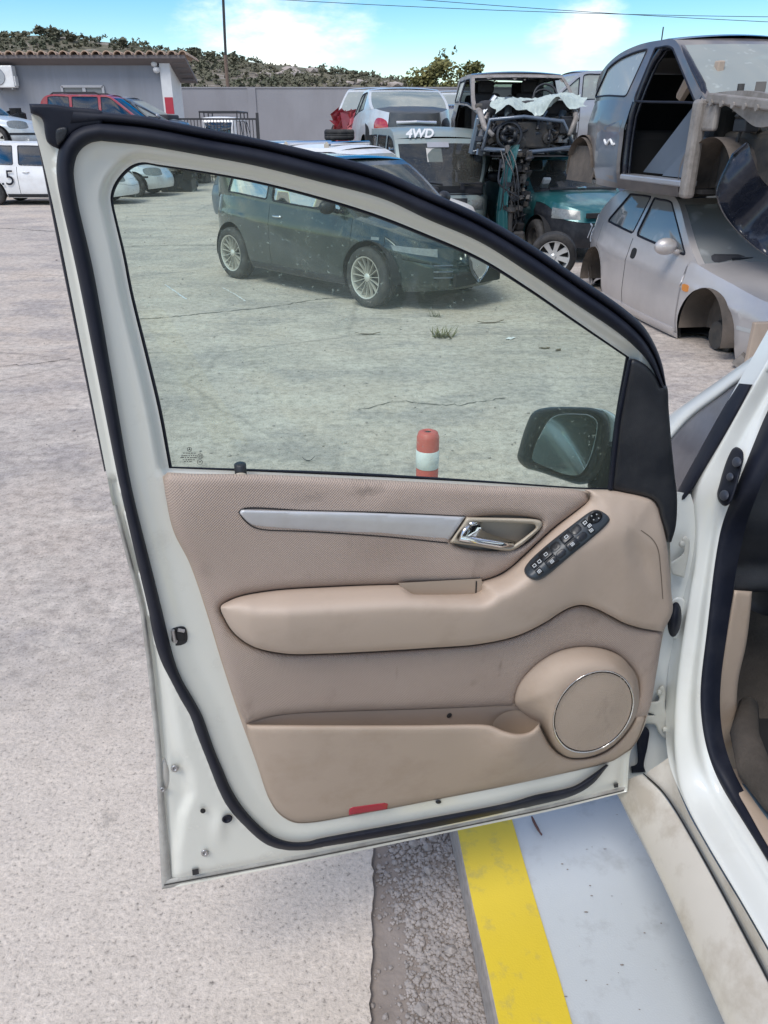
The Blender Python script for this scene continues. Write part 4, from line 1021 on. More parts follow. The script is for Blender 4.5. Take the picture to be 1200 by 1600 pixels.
mb = MB(); mb.tube([(-.05, yr + .42, .98), (.12, yr + .40, 1.12), (.42, yr + .36, 1.15), (.62, yr + .36, 1.10)], [.05, .06, .05, .045], 7); mb.box((.62, yr + .34, 1.16), (.07, .06, .12), bev=.01); mb.box((.53, yr + .34, 1.15), (.06, .06, .1), bev=.01); mb.build('cross_member', M['beige2'], c.root)
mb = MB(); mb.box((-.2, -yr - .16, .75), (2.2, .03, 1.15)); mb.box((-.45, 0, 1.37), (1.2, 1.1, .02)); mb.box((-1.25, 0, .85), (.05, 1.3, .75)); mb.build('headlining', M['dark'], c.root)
# inner wing, strut rail, liner
def side_plate(name, poly, y, th, m, grid=.12, bulge=0):
    P = spline(poly, .06, True); v, f = tri(P, grid); n = len(v); be = border(f); d = dline(v, P)
    A = np.stack([v[:, 0], np.full(n, y) - bulge * np.minimum(d / .2, 1), v[:, 1]], 1); B_ = A + [0, th, 0]
    o = obj(name, np.r_[A, B_, A, B_], [tuple(q) for q in f] + [tuple(q[::-1] + n) for q in f] + [(a + 2*n, b + 2*n, b + 3*n, a + 3*n) for a, b in be], m, c.root); return o
M['board'] = mat('blue_grey_board', (.10, .125, .16), .6, var=.1)
side_plate('trim_board', [(-.23, .34, 1), (.42, .34, 1), (.80, .66, 1), (.83, .99, 1), (.66, 1.02, 1)], yr + .24, .03, M['board'], .1)
side_plate('trim_board', [(.30, .335, 1), (.82, .335, 1), (.83, .70, 1)], yr + .15, .02, M['board'], .1)
xf = c.xf
for sy in (-1, 1):
    side_plate('inner_wing', [(.84, .20, 1), (.84, .93, 1), (1.0, .97), (1.78, .90), (1.84, .74, 1), (1.62, .73), (xf + .28, .80), (xf, .88), (xf - .26, .76), (xf - .36, .45), (xf - .40, .20, 1)], sy * (c.W / 2 - .10), -sy * .04, M['primer'], .08, .02)
    side_plate('wheel_liner', [(.95, .16, 1), (.95, .80), (xf, .92), (1.80, .80), (1.84, .16, 1)], sy * (c.W / 2 - .40), -sy * .02, M['liner'], .08, -.10)
mb = MB(); mb.box((1.42, yr + .09, .90), (.86, .10, .07), Matrix.Rotation(R(5), 3, 'Y'), bev=.012); mb.box((1.0, yr + .085, .80), (.26, .05, .2), bev=.02)
for k in range(5): mb.lathe([(0, .012), (.022, .012), (.024, 0)], Matrix.Translation((1.08 + k * .15, yr + .04, .90 - k * .012)) @ Matrix.Rotation(R(90), 4, 'X'), 9)
mb.build('wing_rail', M['primer'], c.root)
mb = MB(); mb.box((.90, yr + .06, .56), (.12, .10, .74), bev=.03); mb.build('hinge_pillar', M['primer'], c.root)
clutter('engine_bay_debris', c.root, (1.0, -.6, .72), (1.8, .7, .95), 60, [M['grime'], M['primer'], M['steel'], M['plastic']], 9, (.04, .2), 14)
mb = MB(); mb.box((1.35, 0, .45), (.9, 1.1, .5), bev=.05); mb.build('engine_block', M['grime'], c.root)
mb = MB(); mb.lathe([(0, .09), (.05, .09), (.055, 0), (.07, -.02), (.07, -.3), (0, -.3)], Matrix.Translation((1.86, -.25, .62)), 14); mb.build('coolant_bottle', M['white_old'], c.root, True)
mb = MB(); mb.box((1.35, yr + .20, .74), (.16, .12, .09), bev=.01); mb.tube([(1.3, yr + .2, .72), (1.26, yr + .18, .5), (1.1, yr + .2, .3)], .012, 6); mb.build('relay_box', M['plastic'], c.root)
mb = MB(); mb.lathe([(0, .02), (.035, .02), (.04, 0)], Matrix.Translation((-.30, yr + .06, .72)) @ Matrix.Rotation(R(90), 4, 'X'), 12); mb.build('lock_striker', M['white_old'], c.root)
c.panel('bare_patch', [(c.sx(-.34), .24), (c.sx(-.90), .26), (c.sx(-.93), .70), (c.sx(-.34), .80)], M['bluegrey'], side=-1, off=.002)
mb = MB(); mb.tube([c.skin(-(c.sx(-.40) + q), .60 - .02 * math.sin(q * 40), .012) for q in np.linspace(.02, .26, 14)], .012, 6); mb.build('pull_bracket', M['white_old'], c.root)
mb = MB(); a = np.linspace(.15, math.pi * .85, 14); r = c.ra - .02
V = []
for q in a: V += [(c.xr_ + r * math.cos(q), yr + .03, c.wr + r * math.sin(q)), (c.xr_ + r * .95 * math.cos(q), yr + .30, c.wr + r * math.sin(q))]
mb.add(V + [(c.xr_ - r, yr + .06, .2), (c.xr_ + r, yr + .06, .2), (c.xr_ + r, yr + .1, .55), (c.xr_ - r, yr + .1, .55)], [(2*i, 2*i+1, 2*i+3, 2*i+2) for i in range(13)] + [(28, 29, 30, 31)]); mb.build('rear_wheel_liner', M['liner'], c.root)

# torn black wing panel hanging over the saloon's windscreen
PT = [(1125, 318, 1), (1122, 300), (1147, 241, 1), (1169, 223, 1), (1176, 246), (1190, 280), (1212, 300, 1), (1290, 360), (1290, 440, 1), (1200, 400), (1150, 358), (1130, 330)]
P = spline(PT, 7, True); v, f = tri(P, 11); d = dline(v, P); W3 = np.array([at_Y(x, y, 5.95 + .35 * (x - 1120) / 100 * -.6 + .10 * math.sin((x + y) / 26.)) for x, y in v]); o0 = W3.mean(0); n = len(v); be = border(f)
o = obj('torn_wing_panel', np.r_[W3 - o0, W3 - o0 + [0, .04, 0]], [tuple(q) for q in f] + [tuple(q[::-1] + n) for q in f] + [(a, b, b + n, a + n) for a, b in be], M['gloss']); o.location = o0
tag(o, 'torn black plastic wing panel drooping over the silver saloon windscreen', 'car panel')

# ---- teal hatchback facing the yard
fwz = at_Y(831, 366, 12.0); tq = np.array([fwz[0], 12.0, 0])
c = Car('hatchback', 'teal hatchback with faded bonnet facing the yard behind the silver saloon', group=GR, paint=M['teal'], L=3.72, W=1.60, H=1.38, wb=2.385, fo=.70, wr=.28, ra=.34, clear=.18, nf=3.2, nr=3.5,
        belt=[(-1.86, .80), (-1.5, .95), (0, .92), (.75, .90), (1.2, .86), (1.65, .76), (1.86, .70)], crown=.05, nspoke=7, missing_wheels=('fr',),
        gh=dict(a0=.85, a1=.15, c1=-1.35, c0=-1.68, mid=[(-.1, 1.37), (-.6, 1.38)], bow=.12), wins=((-1.2, -.35, -1.05, -.32), (-.25, .72, -.22, .28)), doors=((-.3, .8, .08),),
        cut=[('front_bumper', 0, 1.25, 0, .70, (-1, 1), M['plastic'])])
c.put((c.xf, -c.W / 2, 0), tq, R(-76)); TE = c
for sd in (-1, 1):
    c.panel('headlight', [(.38, .60), (.84, .60), (.86, .74), (.40, .71)], M['lamp'], side=sd, off=.014)
    c.mirror(sd, M['plastic'])
wheel(c.root, (c.xf, -c.W / 2 + .10, .28), .28, .17, -1, 'steel', 7)
mb = MB(); mb.box((1.845, 0, .655), (.04, .62, .07), bev=.01); mb.build('radiator_grille', M['dark'], c.root)
mb = MB()
for k in (0, .055): mb.tube([(1.02 - k, -.07, .965), (1.07 - k, 0, .975), (1.02 - k, .07, .965)], .012, 5)
mb.build('bonnet_emblem', M['chrome'], c.root)
mb = MB(); mb.tube([(.95, .6, .945), (1.02, 0, .955), (.98, -.5, .95)], .02, 6); mb.build('wiper', M['plastic'], c.root)
mb = MB(); mb.box((.72, -.45, 1.02), (.18, .12, .05), Matrix.Rotation(R(-50), 3, 'Y'), bev=.015); mb.build('paper_on_dashboard', M['white_old'], c.root)

# ---- stripped teal front corner standing between van and hatchback
cc0 = at_Y(786, 372, 11.9)
t = thing('scrap_front_corner', 'stripped teal front corner with hanging wires and a bare strut left of the teal hatchback', 'car part', (cc0[0], 11.9, 0), group=GR)
def lp(x, y, Y=11.9): return at_Y(x, y, Y) - np.array([cc0[0], 11.9, 0])
P = spline([(777, 372, 1), (776, 340), (780, 300), (788, 262), (800, 228), (812, 226, 1), (806, 250), (797, 290), (793, 330), (795, 372, 1)], 6, True); v, f = tri(P, 7)
W3 = np.array([lp(x, y, 11.8 + .12 * math.cos((x - 786) / 14.)) for x, y in v]); n = len(v); be = border(f)
obj('wing', np.r_[W3, W3 + [0, .03, 0]], [tuple(q) for q in f] + [tuple(q[::-1] + n) for q in f] + [(a, b, b + n, a + n) for a, b in be], M['teal'], t)
mb = MB(); mb.tube([lp(797, 372), lp(797, 345), lp(799, 320)], .035, 8); mb.tube([lp(799, 345), lp(800, 290)], .015, 8); mb.lathe([(0, .05), (.06, .05), (.07, 0), (0, -.04)], Matrix.Translation(lp(799, 330)), 12); mb.build('strut', M['grime'], t)
mb = MB()
r = random.Random(8)
for k in range(7):
    p = np.array([lp(r.uniform(778, 800), r.uniform(232, 250), 11.75), lp(r.uniform(768, 830), r.uniform(260, 310), 11.5), lp(r.uniform(768, 826), r.uniform(270, 330), 11.5), lp(r.uniform(780, 812), r.uniform(300, 345), 11.7)])
    mb.tube([(1-q)**3*p[0]+3*q*(1-q)**2*p[1]+3*q*q*(1-q)*p[2]+q**3*p[3] for q in np.linspace(0, 1, 12)], r.uniform(.006, .014), 5)
mb.build('wiring', M['plastic'], t)
a = lp(782, 355, 12.0); b = lp(822, 236, 12.5)
clutter('suspension_debris', t, (a[0], 0, .35), (b[0], .5, b[2]), 170, [M['grime'], M['plastic'], M['grime'], M['dark'], M['plastic']], 12, (.025, .11), 34)
mb = MB(); mb.box((a[0] + .15, .2, .2), (.4, .4, .4), bev=.03); mb.build('subframe', M['grime'], t)

# loose alloy wheel
lw = at_Y(864, 402, 10.3)
t = thing('loose_wheel', 'loose alloy wheel with tyre leaning beside the silver saloon tail', 'wheel', (lw[0], 10.3, 0))
ty = wheel(t, (0, 0, .29), .29, .19, -1, 'alloy', 8, M['silver2']); ty.rotation_euler = (R(98), .2, R(-8)); ty.name = 'tyre'

# ---- grey-green van
vc = at_Y(694, 345, 12.9)
c = Car('van', 'old grey-green four wheel drive van with paper on its windscreen', cat='van', group=GR, paint=M['vangreen'], L=3.4, W=1.66, H=1.74, wb=1.9, fo=.5, wr=.27, ra=.33, clear=.22, nf=5.5, nr=6, wheels='steel',
        belt=[(-1.7, .98), (1.2, .98), (1.6, .96), (1.7, .90)], crown=.03, tumble=.14, tuck=.03,
        gh=dict(a0=1.60, a1=1.10, za=1.60, c1=-1.60, zc=1.70, c0=-1.69, mid=[(.75, 1.72), (0, 1.74), (-1.2, 1.74)], pw=.10, bow=.10, bowr=.03), wins=((-1.5, -.7, -1.5, -.7), (-.55, .35, -.55, .35), (.50, 1.42, .50, 1.12)), doors=((.42, 1.32, .1),), deck=False,
        cut=[('front_bumper', 0, .95, 0, .30, (-1, 1), M['plastic'])], glassm=M['glass'])
c.put((1.7, 0, 0), (vc[0], 12.75, 0), R(-81)); VAN = c
for sd in (-1, 1):
    c.panel('headlight', [(.42, .62), (.64, .62), (.64, .76), (.42, .76)], M['lamp'], side=sd, off=.016)
    c.panel('corner_lamp', [(.28, .63), (.40, .63), (.40, .75), (.28, .75)], M['lamp'], side=sd, off=.012)
    c.panel('indicator', [(.46, .90), (.66, .90), (.66, .94), (.46, .94)], M['amber'], side=sd, off=.012)
c.panel('grille_band', [(-.36, .60), (.36, .60), (.36, .78), (-.36, .78)], M['plastic'], side=1, off=.01)
c.panel('trim_line', [(-.70, .825), (.70, .825), (.70, .845), (-.70, .845)], M['plastic'], side=1, off=.008)
q = Matrix.Translation((1.135, -.32, 1.675)) @ Matrix.Rotation(R(90), 4, 'Z') @ Matrix.Rotation(R(62), 4, 'X')
text_obj('lettering', '4WD', .19, M['white_old'], c.root, q, .004, .25, .006)
mb = MB(); mb.tube([(1.68, .62, .985), (1.66, .25, .99), (1.55, .05, 1.05)], .012, 5); mb.tube([(1.70, -.05, .985), (1.60, -.45, 1.03)], .012, 5); mb.box((1.71, .25, .95), (.03, .06, .08)); mb.box((1.71, -.4, .95), (.03, .06, .08)); mb.build('wiper', M['plastic'], c.root)
mb = MB(); mb.box((1.36, -.12, 1.38), (.012, .24, .24), Matrix.Rotation(R(-38), 3, 'Y')); mb.build('windscreen_paper', mat('old_paper', (.50, .48, .45), .9), c.root)
mb = MB(); mb.box((1.27, -.05, 1.52), (.02, .34, .09), Matrix.Rotation(R(-38), 3, 'Y')); mb.build('sun_visor', M['ltgrey'], c.root)
c.mirror(1, M['plastic'], x=1.25); c.mirror(-1, M['plastic'], x=1.25)

# ---- white car between the van and the door frame
c = Car('hatchback', 'white hatchback with roof bars half hidden behind the door frame left of the van', group=GR, paint=M['white_old'], L=4.1, W=1.70, H=1.50, wb=2.5, fo=.85, clear=.2,
        gh=hatch_gh(4.1, 1.50, a0=1.20, a1=.25), wins=((-1.35, -.45, -1.2, -.42), (-.36, 1.02, -.34, .35)), doors=((-.4, 1.0, .08),), glassm=M['glass_sky'])
wq = at_Y(560, 300, 12.2); c.put((0, 0, 0), (wq[0] - .15, 12.7, 0), R(-28))
mb = MB()
for x in (-.7, .0): mb.tube([(x, -.62, 1.55), (x, .62, 1.55)], .03, 8); mb.box((x, -.6, 1.52), (.08, .06, .06)); mb.box((x, .6, 1.52), (.08, .06, .06))
mb.build('roof_bar', M['chrome'], c.root)

# ---- white saloon seen from behind on top of a dark car
def support(label, X, Y, rz, paint, H=1.05, L=4.1, W=1.68, **k):
    q = Car('scrap_car', label, group=GR, paint=paint, L=L, W=W, H=H, wb=2.5, fo=.85, clear=.16, belt=[(-L/2, .72), (-1.5, .80), (0, .76), (1.0, .74), (L/2, .58)], gh=hatch_gh(L, H, c1=-.3 * L), wins=((-1.2, -.4, -.95, -.4), (-.3, .8, -.3, .3)), interior=False, **k)
    q.put((0, 0, 0), (X, Y, 0), rz); return q
wc = at_Y(650, 200, 15.4)
c = Car('saloon', 'white saloon with black boot lid seen from behind, stacked above a dark blue car', group=GR, interior=False, paint=M['silver2'], L=4.6, W=1.80, H=1.42, wb=2.7, fo=.85, wr=.31, clear=.24, nr=3.0,
        belt=[(-2.3, 1.0), (-1.8, 1.09), (-1.0, 1.06), (0, 1.0), (1.0, .93), (1.8, .76), (2.3, .62)], deck=M['bootdark'], crown=.06, tumble=.22, missing_wheels=('rl', 'rr'),
        gh=dict(a0=1.1, a1=.3, c1=-.80, c0=-1.60, mid=[(.1, 1.44), (-.4, 1.45)], bow=.12, bowr=.16, za=1.42, zc=1.42), wins=((-1.0, -.3, -.75, -.3), (-.2, .95, -.2, .4)), glassm=glass('grey_rear_glass', (.10, .13, .13), .05, .25, dcol=(.36, .42, .40), ds=5, film=.45, top=.3),
        cut=[('rear_bumper', 4.2, 9, 0, .50, (-1, 1), M['dark']), ('boot_panel', 5.06, 9, .50, 1, (-1, 1), M['bootdark'])])
c.put((-2.3, 0, 0), (wc[0], 15.4, .98), R(97)); 
for sd in (-1, 1):
    c.panel('tail_light', [(c.Smax - .92, .66), (c.Smax - .52, .64), (c.Smax - .56, .88), (c.Smax - .88, .92)], M['redlamp'] if sd > 0 else M['plastic'], side=sd, off=.016, rounded=1)
mb = MB(); mb.tube([(-2.33, -.36, .86), (-2.345, 0, .875), (-2.33, .36, .86)], .028, 8); mb.build('boot_handle_bar', M['chrome'], c.root)
c.panel('plate_recess', [(c.Smax - .36, .64), (c.Smax - .001, .64), (c.Smax - .001, .82), (c.Smax - .34, .82)], M['bluegrey'], side=1, off=.006)
c.panel('plate_recess', [(c.Smax - .36, .64), (c.Smax - .001, .64), (c.Smax - .001, .82), (c.Smax - .34, .82)], M['bluegrey'], side=-1, off=.006)
mb = MB(); mb.box((-2.2, .3, .42), (.04, .34, .22)); mb.build('exposed_bracket', M['ltgrey'], c.root)
clutter('tail_debris', c.root, (-2.2, -.8, .25), (-2.1, .8, .45), 30, [M['grime'], M['dark']], 5, (.05, .2), 4)
support('dark blue crushed car under the white saloon with black boot lid', wc[0] + .2, 17.6, R(90), M['navy'], H=1.2)

# ---- pale hatchback behind, and the red crushed car under it
pc = at_Y(588, 150, 21.)
c = Car('hatchback', 'pale hatchback with raised bonnet stacked behind the white saloon', group=GR, paint=M['silver2'], L=4.0, W=1.7, H=1.42, wb=2.5, fo=.8, clear=.2, gh=hatch_gh(4.0, 1.42), wins=((-1.3, -.4, -1.1, -.4), (-.3, .9, -.3, .3)), glassm=M['glass_sky'], hood=M['plastic'], interior=False, cut=[('front_bumper', 0, 1.2, 0, .8, (-1, 1), M['red'])])
c.put((0, 0, 0), (pc[0], 22.2, 1.22), R(-102))
rp = at_Y(541, 190, 20.)
support('red crushed car under the pale hatchback behind the white saloon', rp[0] + .75, 22., R(-100), M['red'], H=1.38)
r = random.Random(21); mb = MB()
for k in range(16):
    p = [np.array([r.uniform(-.35, .2), r.uniform(-.2, .2), r.uniform(-.38, .30)]) for _ in range(3)]; mb.add(p + [p[0] + [.2, .1, .15]], [(0, 1, 2), (0, 2, 3)])
o = mb.build('crumpled_wing', M['red']); o.location = (rp[0] - .05, 20.0, at_Y(541, 196, 20.)[2]); tag(o, 'crumpled torn red wing hanging from the stack left of the white saloon', 'car panel')
# ---- blue car and pale car to the right of the saloon
bc = at_Y(712, 170, 19.)
c = Car('hatchback', 'navy blue hatchback with open front stacked right of the white saloon', group=GR, paint=M['navy'], L=3.8, W=1.66, H=1.40, wb=2.45, fo=.75, clear=.2, gh=hatch_gh(3.8, 1.40), wins=((-1.2, -.4, -1.0, -.4), (-.3, .85, -.3, .3)), glassm=M['glass_sky'], interior=False, cut=[('front_bumper', 0, 1.1, 0, .75, (-1, 1), None)])
c.put((0, 0, 0), (bc[0], 19.8, .80), R(-96)); clutter('nose_debris', c.root, (1.5, -.7, .25), (1.8, .7, .7), 40, [M['grime'], M['navy'], M['plastic']], 6, (.06, .25), 5)
c2 = Car('hatchback', 'pale grey hatchback at the back of the stack above the navy blue one', group=GR, paint=M['silver2'], L=4.0, W=1.7, H=1.42, wb=2.5, fo=.8, clear=.2, gh=hatch_gh(4.0, 1.42), wins=((-1.3, -.4, -1.1, -.4), (-.3, .9, -.3, .3)), glassm=M['glass_sky'], interior=False, hood=M['navy'])
c2.put((0, 0, 0), (at_Y(708, 170, 24.)[0], 24.6, 1.24), R(-97))
support('dark crushed car at the bottom of the stack behind the van', bc[0] + .1, 20., R(-90), M['bluegrey'], H=1.0)
support('grey crushed car at the back of the stack behind the van', bc[0] + .5, 24.6, R(-90), M['ltgrey'], H=1.42)
# ---- gutted wreck on top of the teal cars
gc = at_Y(822, 200, 12.7)
c = Car('wrecked_car', 'gutted wreck with crumpled windscreen and no nose stacked above the van and teal hatchback', group=GR, paint=M['slate'], L=4.1, W=1.74, H=1.36, wb=2.5, fo=.8, clear=.2, hood=False, windscreen=False, interior=True, wheels=None, liners=False,
        gh=hatch_gh(4.1, 1.36, a0=1.12, a1=.20, pw=.07, bow=.10), wins=((-1.35, -.45, -1.15, -.42, .035, M['glass_sky']), (-.35, .98, -.33, .32, .03, False)), glassm=M['glass_sky'], doors=((-.4, 1.02, .1, 'door_opening', (-1,), None),), cut=[('front_wing', 0, 1.75, 0, 1, (-1, 1), None)], frame=M['primer'])
c.put((1.05, 0, 0), (gc[0], 12.9, 1.16), R(-88)); WR = c
clutter('engine_bay_debris', c.root, (.85, -.78, .26), (1.35, .78, .74), 110, [M['grime'], M['plastic'], M['dark'], M['grime'], M['bluegrey']], 31, (.03, .12), 36)
mb = MB(); mb.box((1.15, .05, .50), (.36, .62, .36), bev=.03); mb.box((1.10, .05, .72), (.26, .56, .08), bev=.03)
for q in range(4): mb.box((1.24, -.16 + q * .14, .73), (.10, .07, .05), bev=.015)
mb.lathe([(0, .05), (.05, .05), (.075, .04), (.075, -.02), (0, -.02)], Matrix.Translation((1.36, .30, .46)) @ Matrix.Rotation(R(90), 4, 'Y'), 16); mb.lathe([(0, .05), (.07, .05), (.10, .04), (.10, -.02), (0, -.02)], Matrix.Translation((1.36, -.12, .40)) @ Matrix.Rotation(R(90), 4, 'Y'), 16)
mb.build('engine_block', M['grime'], c.root, False)
for sy in (-1, 1):
    mb = MB(); mb.lathe([(0, .86), (.07, .86), (.09, .83), (.13, .80), (.17, .66), (.19, .40)], Matrix.Translation((1.02, sy * .58, 0)), 18); mb.build('strut_tower', M['slate'], c.root, True)
    mb = MB(); mb.tube([(.9, sy * .72, .86), (1.25, sy * .70, .80), (1.5, sy * .66, .66 + .06 * sy), (1.62, sy * .55, .50)], [.05, .045, .04, .03], 7); mb.build('inner_wing_rail', M['primer'], c.root, True)
mb = MB(); mb.tube([(1.52, -.68, .30), (1.58, -.60, .70), (1.50, -.1, .74), (1.60, .45, .68), (1.52, .68, .34)], .028, 7); mb.tube([(1.52, -.66, .32), (1.62, 0, .28), (1.52, .66, .34)], .032, 7); mb.build('radiator_support', M['bluegrey'], c.root, True)
mb = MB(); mb.lathe([(.16, .02), (.19, .02), (.20, 0), (.19, -.03), (.16, -.03)], Matrix.Translation((1.52, -.30, .50)) @ Matrix.Rotation(R(80), 4, 'Y'), 22)
for q in range(5): mb.box((1.52, -.30 + .09 * math.cos(q * 1.257), .50 + .09 * math.sin(q * 1.257)), (.02, .06, .15), Matrix.Rotation(q * 1.257, 3, 'X'))
mb.build('radiator_fan', M['plastic'], c.root, True)
mb = MB(); mb.box((1.22, .58, .62), (.26, .20, .2), bev=.012); mb.box((1.22, .58, .735), (.24, .18, .03), bev=.008); mb.build('battery', M['plastic'], c.root)
mb = MB(); mb.lathe([(0, .13), (.10, .12), (.12, .06), (.12, 0), (0, 0)], Matrix.Translation((.98, .42, .78)) @ Matrix.Rotation(R(70), 4, 'Y'), 18); mb.build('brake_servo', M['plastic'], c.root, True)
mb = MB(); rh = random.Random(14)
for q in range(9):
    y0 = rh.uniform(-.6, .6); mb.tube(spline([(0, 0)] * 0 + [(1.0, y0), (1.25, y0 + rh.uniform(-.3, .3)), (1.45, y0 + rh.uniform(-.4, .4)), (1.5, y0 + rh.uniform(-.5, .5))], .06).tolist() and [(a, b, .78 - .28 * t + .06 * math.sin(5 * t + q)) for (a, b), t in zip(resample(np.array([(1.0, y0), (1.25, y0 + rh.uniform(-.25, .25)), (1.5, y0 + rh.uniform(-.4, .4))]), 14), np.linspace(0, 1, 14))], rh.choice((.012, .02, .028)), 7)
mb.build('hoses', M['plastic'], c.root, True)
us = np.linspace(0, 1, 34); vs = np.linspace(0, 1, 13); r2 = np.random.default_rng(2); V = []
for u in us:
    for v_ in vs:
        y = -.52 + 1.36 * u + .04 * math.sin(9 * v_ + 4 * u); sag = .05 * math.sin(u * 11) + .03 * math.sin(u * 23 + v_ * 5) + .025 * math.sin(v_ * 9 + u * 17)
        wd = .34 + .10 * math.sin(3.1 * u + .3)
        V.append((1.02 + wd * v_ + .02 * math.sin(u * 15), y, 1.06 - .10 * (1 - u) - .16 * v_ ** 1.4 + sag * (.35 + v_) + r2.normal(0, .006)))
obj('crumpled_windscreen', V, [(i * 13 + j, i * 13 + j + 1, (i + 1) * 13 + j + 1, (i + 1) * 13 + j) for i in range(33) for j in range(12)], mat('shattered_laminate', (.40, .46, .43), .25, var=.3, vs=12, bump=.5, bs=45), c.root, smooth=False)
mb = MB(); a = np.linspace(0, 2 * math.pi, 25); mb.tube([(.72 - .07 * math.sin(q), .36 + .18 * math.cos(q), 1.02 + .17 * math.sin(q)) for q in a], .016, 6, cap=False); mb.build('bare_steering_wheel', M['plastic'], c.root, True)
mb = MB(); mb.box((1.02, 0, .86), (.2, 1.5, .12), bev=.03); mb.box((.9, .1, .55), (.3, 1.4, .5), bev=.05); mb.build('bulkhead', M['grime'], c.root)
mb = MB(); mb.tube([(1.1, -.78, .25), (1.15, -.7, .7), (1.05, -.45, 1.0)], .05, 7); mb.tube([(1.25, -.62, .5), (1.0, -.35, .92)], .035, 7); mb.tube([(1.2, -.28, .2), (1.18, -.28, 1.0)], [.06, .06], 7); mb.build('bent_rail', M['bluegrey'], c.root)
mb = MB()
for k, y in enumerate((-.66, -.52, -.12, .05, .4, .62)): l = r.uniform(.05, .22); mb.add([(.22, y, 1.31), (.30 + l, y + .04, 1.30 - l * r.uniform(.2, .8)), (.22, y + r.uniform(.1, .26), 1.31)], [(0, 1, 2)])
mb.build('torn_roof_edge', M['primer'], c.root)
# ---- light grey hatchback higher up, side on
lg = at_Y(905, 140, 17.)
c = Car('hatchback', 'light grey hatchback seen side-on at the top between the wreck and the dark shell', group=GR, paint=M['ltgrey'], L=3.9, W=1.66, H=1.46, wb=2.4, fo=.8, clear=.2, gh=hatch_gh(3.9, 1.46), wins=((-1.3, -.55, -1.15, -.52), (-.45, .25, -.43, .22), (.32, .86, .30, .36)), doors=((-.5, .28, .08), (.28, .98, .08)), glassm=M['glass_sky'])
c.put((0, 0, 0), (lg[0] + .25, 18., 1.30), R(188))
for x in (-.42, .36): c.handle(x, 1, M['plastic'], w=.15)
support('dark car carrying the light grey hatchback behind the wreck', lg[0] + .3, 18., R(185), M['navy'], H=1.46)
# ---- low dark car left of the stack with a tyre on it
dk = at_Y(505, 225, 16.)
c = support('dark low car left of the white saloon with a tyre on its roof', dk[0] - .3, 16.6, R(-20), M['bluegrey'], H=1.50)
tt = at_Y(528, 208, 16.)
t = thing('tyre', 'spare tyre lying on the roof of the low dark car', 'tyre', (tt[0], 16.5, 1.55)); tm = wheel_meshes(.29, .18, 'steel', 7, None)[0]; q = link_mesh('tread', tm, t); q.location = (0, 0, .09)

# ---- left side of the yard
wp = at_z(199, 322)
c = Car('hatchback', 'white hatchback with black spray painted mark on its door at the far left', group=GR, paint=M['white_old'], L=4.1, W=1.68, H=1.42, wb=2.5, fo=.90, clear=.18, wr=.29, ra=.34, wheels='steel',
        belt=[(-2.05, .86), (-1.6, .93), (0, .88), (1.0, .86), (1.5, .78), (1.9, .66), (2.05, .58)], gh=hatch_gh(4.1, 1.42), wins=((-1.45, -.72, -1.3, -.70), (-.58, .92, -.56, .3)), doors=((-.64, .98, .08), (-1.3, -.64, .08)), glassm=M['glass_dark'], cut=[('front_bumper', 0, 1.1, 0, .6, (-1, 1), M['white_old'])])
c.put((2.05, -.84, 0), wp + np.array([0, .15, 0]), R(0)); WH = c
c.handle(-.42, -1, M['white_old']); c.mirror(-1, M['white_old'])
for sd in (-1, 1): c.panel('headlight', [(.50, .56), (.95, .60), (1.0, .74), (.52, .68)], M['lamp'], side=sd, off=.012, rounded=1)
c.panel('sill_skirt', [(c.sx(-.98), .19), (c.sx(.75), .19), (c.sx(.75), .27), (c.sx(-.98), .27)], M['plastic'], side=-1, off=.012)
gp_ = at_Y(10, 279, wp[1] + .1)
lx = gp_[0] - float(c.root.location.x)
text_obj('spray_mark', '.5', .50, M['rubber'], c.root, Matrix.Translation((lx, -.862, .63)) @ Matrix.Rotation(R(90), 4, 'X'), .002, .1, -.002)
s1 = at_Y(47, 205, 24.)
c = Car('saloon', 'silver car with dark bumper strip stacked above the white hatchback at the far left', group=GR, paint=M['silver2'], L=4.3, W=1.72, H=1.42, wb=2.55, fo=.85, clear=.2, gh=sedan_gh(4.3, 1.42), wins=((-1.0, -.35, -.8, -.32), (-.25, .85, -.23, .3)), interior=False)
c.put((2.15, -.86, 0), (s1[0], 23.6, 1.18), R(-6))
for sd in (-1, 1): c.panel('headlight', [(.42, .60), (.98, .60), (1.02, .73), (.44, .71)], M['lamp'], side=sd, off=.012, rounded=1); c.panel('bumper_strip', [(.01, .40), (1.0, .40), (1.0, .46), (.01, .46)], M['plastic'], side=sd, off=.012)
support('grey car under the stacked silver car at the far left', s1[0] - 2.1, 24.5, R(0), M['ltgrey'], H=1.38)
s2 = at_z(255, 309)
c = Car('saloon', 'pale car nose seen through the top left corner of the door glass', group=GR, paint=M['silver2'], L=4.3, W=1.72, H=1.38, wb=2.55, fo=.82, clear=.2, wheels='steel', gh=sedan_gh(4.3, 1.38), wins=((-1.0, -.35, -.8, -.32), (-.25, .85, -.23, .3)))
c.put((2.15, -.86, 0), s2, R(-4)); c.panel('bumper_strip', [(.9, .50), (1.55, .50), (1.55, .55), (.9, .55)], M['plastic'], side=-1, off=.012); c.mirror(-1, M['plastic'])
for sd in (-1, 1): c.panel('headlight', [(.42, .60), (.98, .60), (1.02, .73), (.44, .71)], M['lamp'], side=sd, off=.012, rounded=1)
r0 = at_Y(50, 200, 27.)
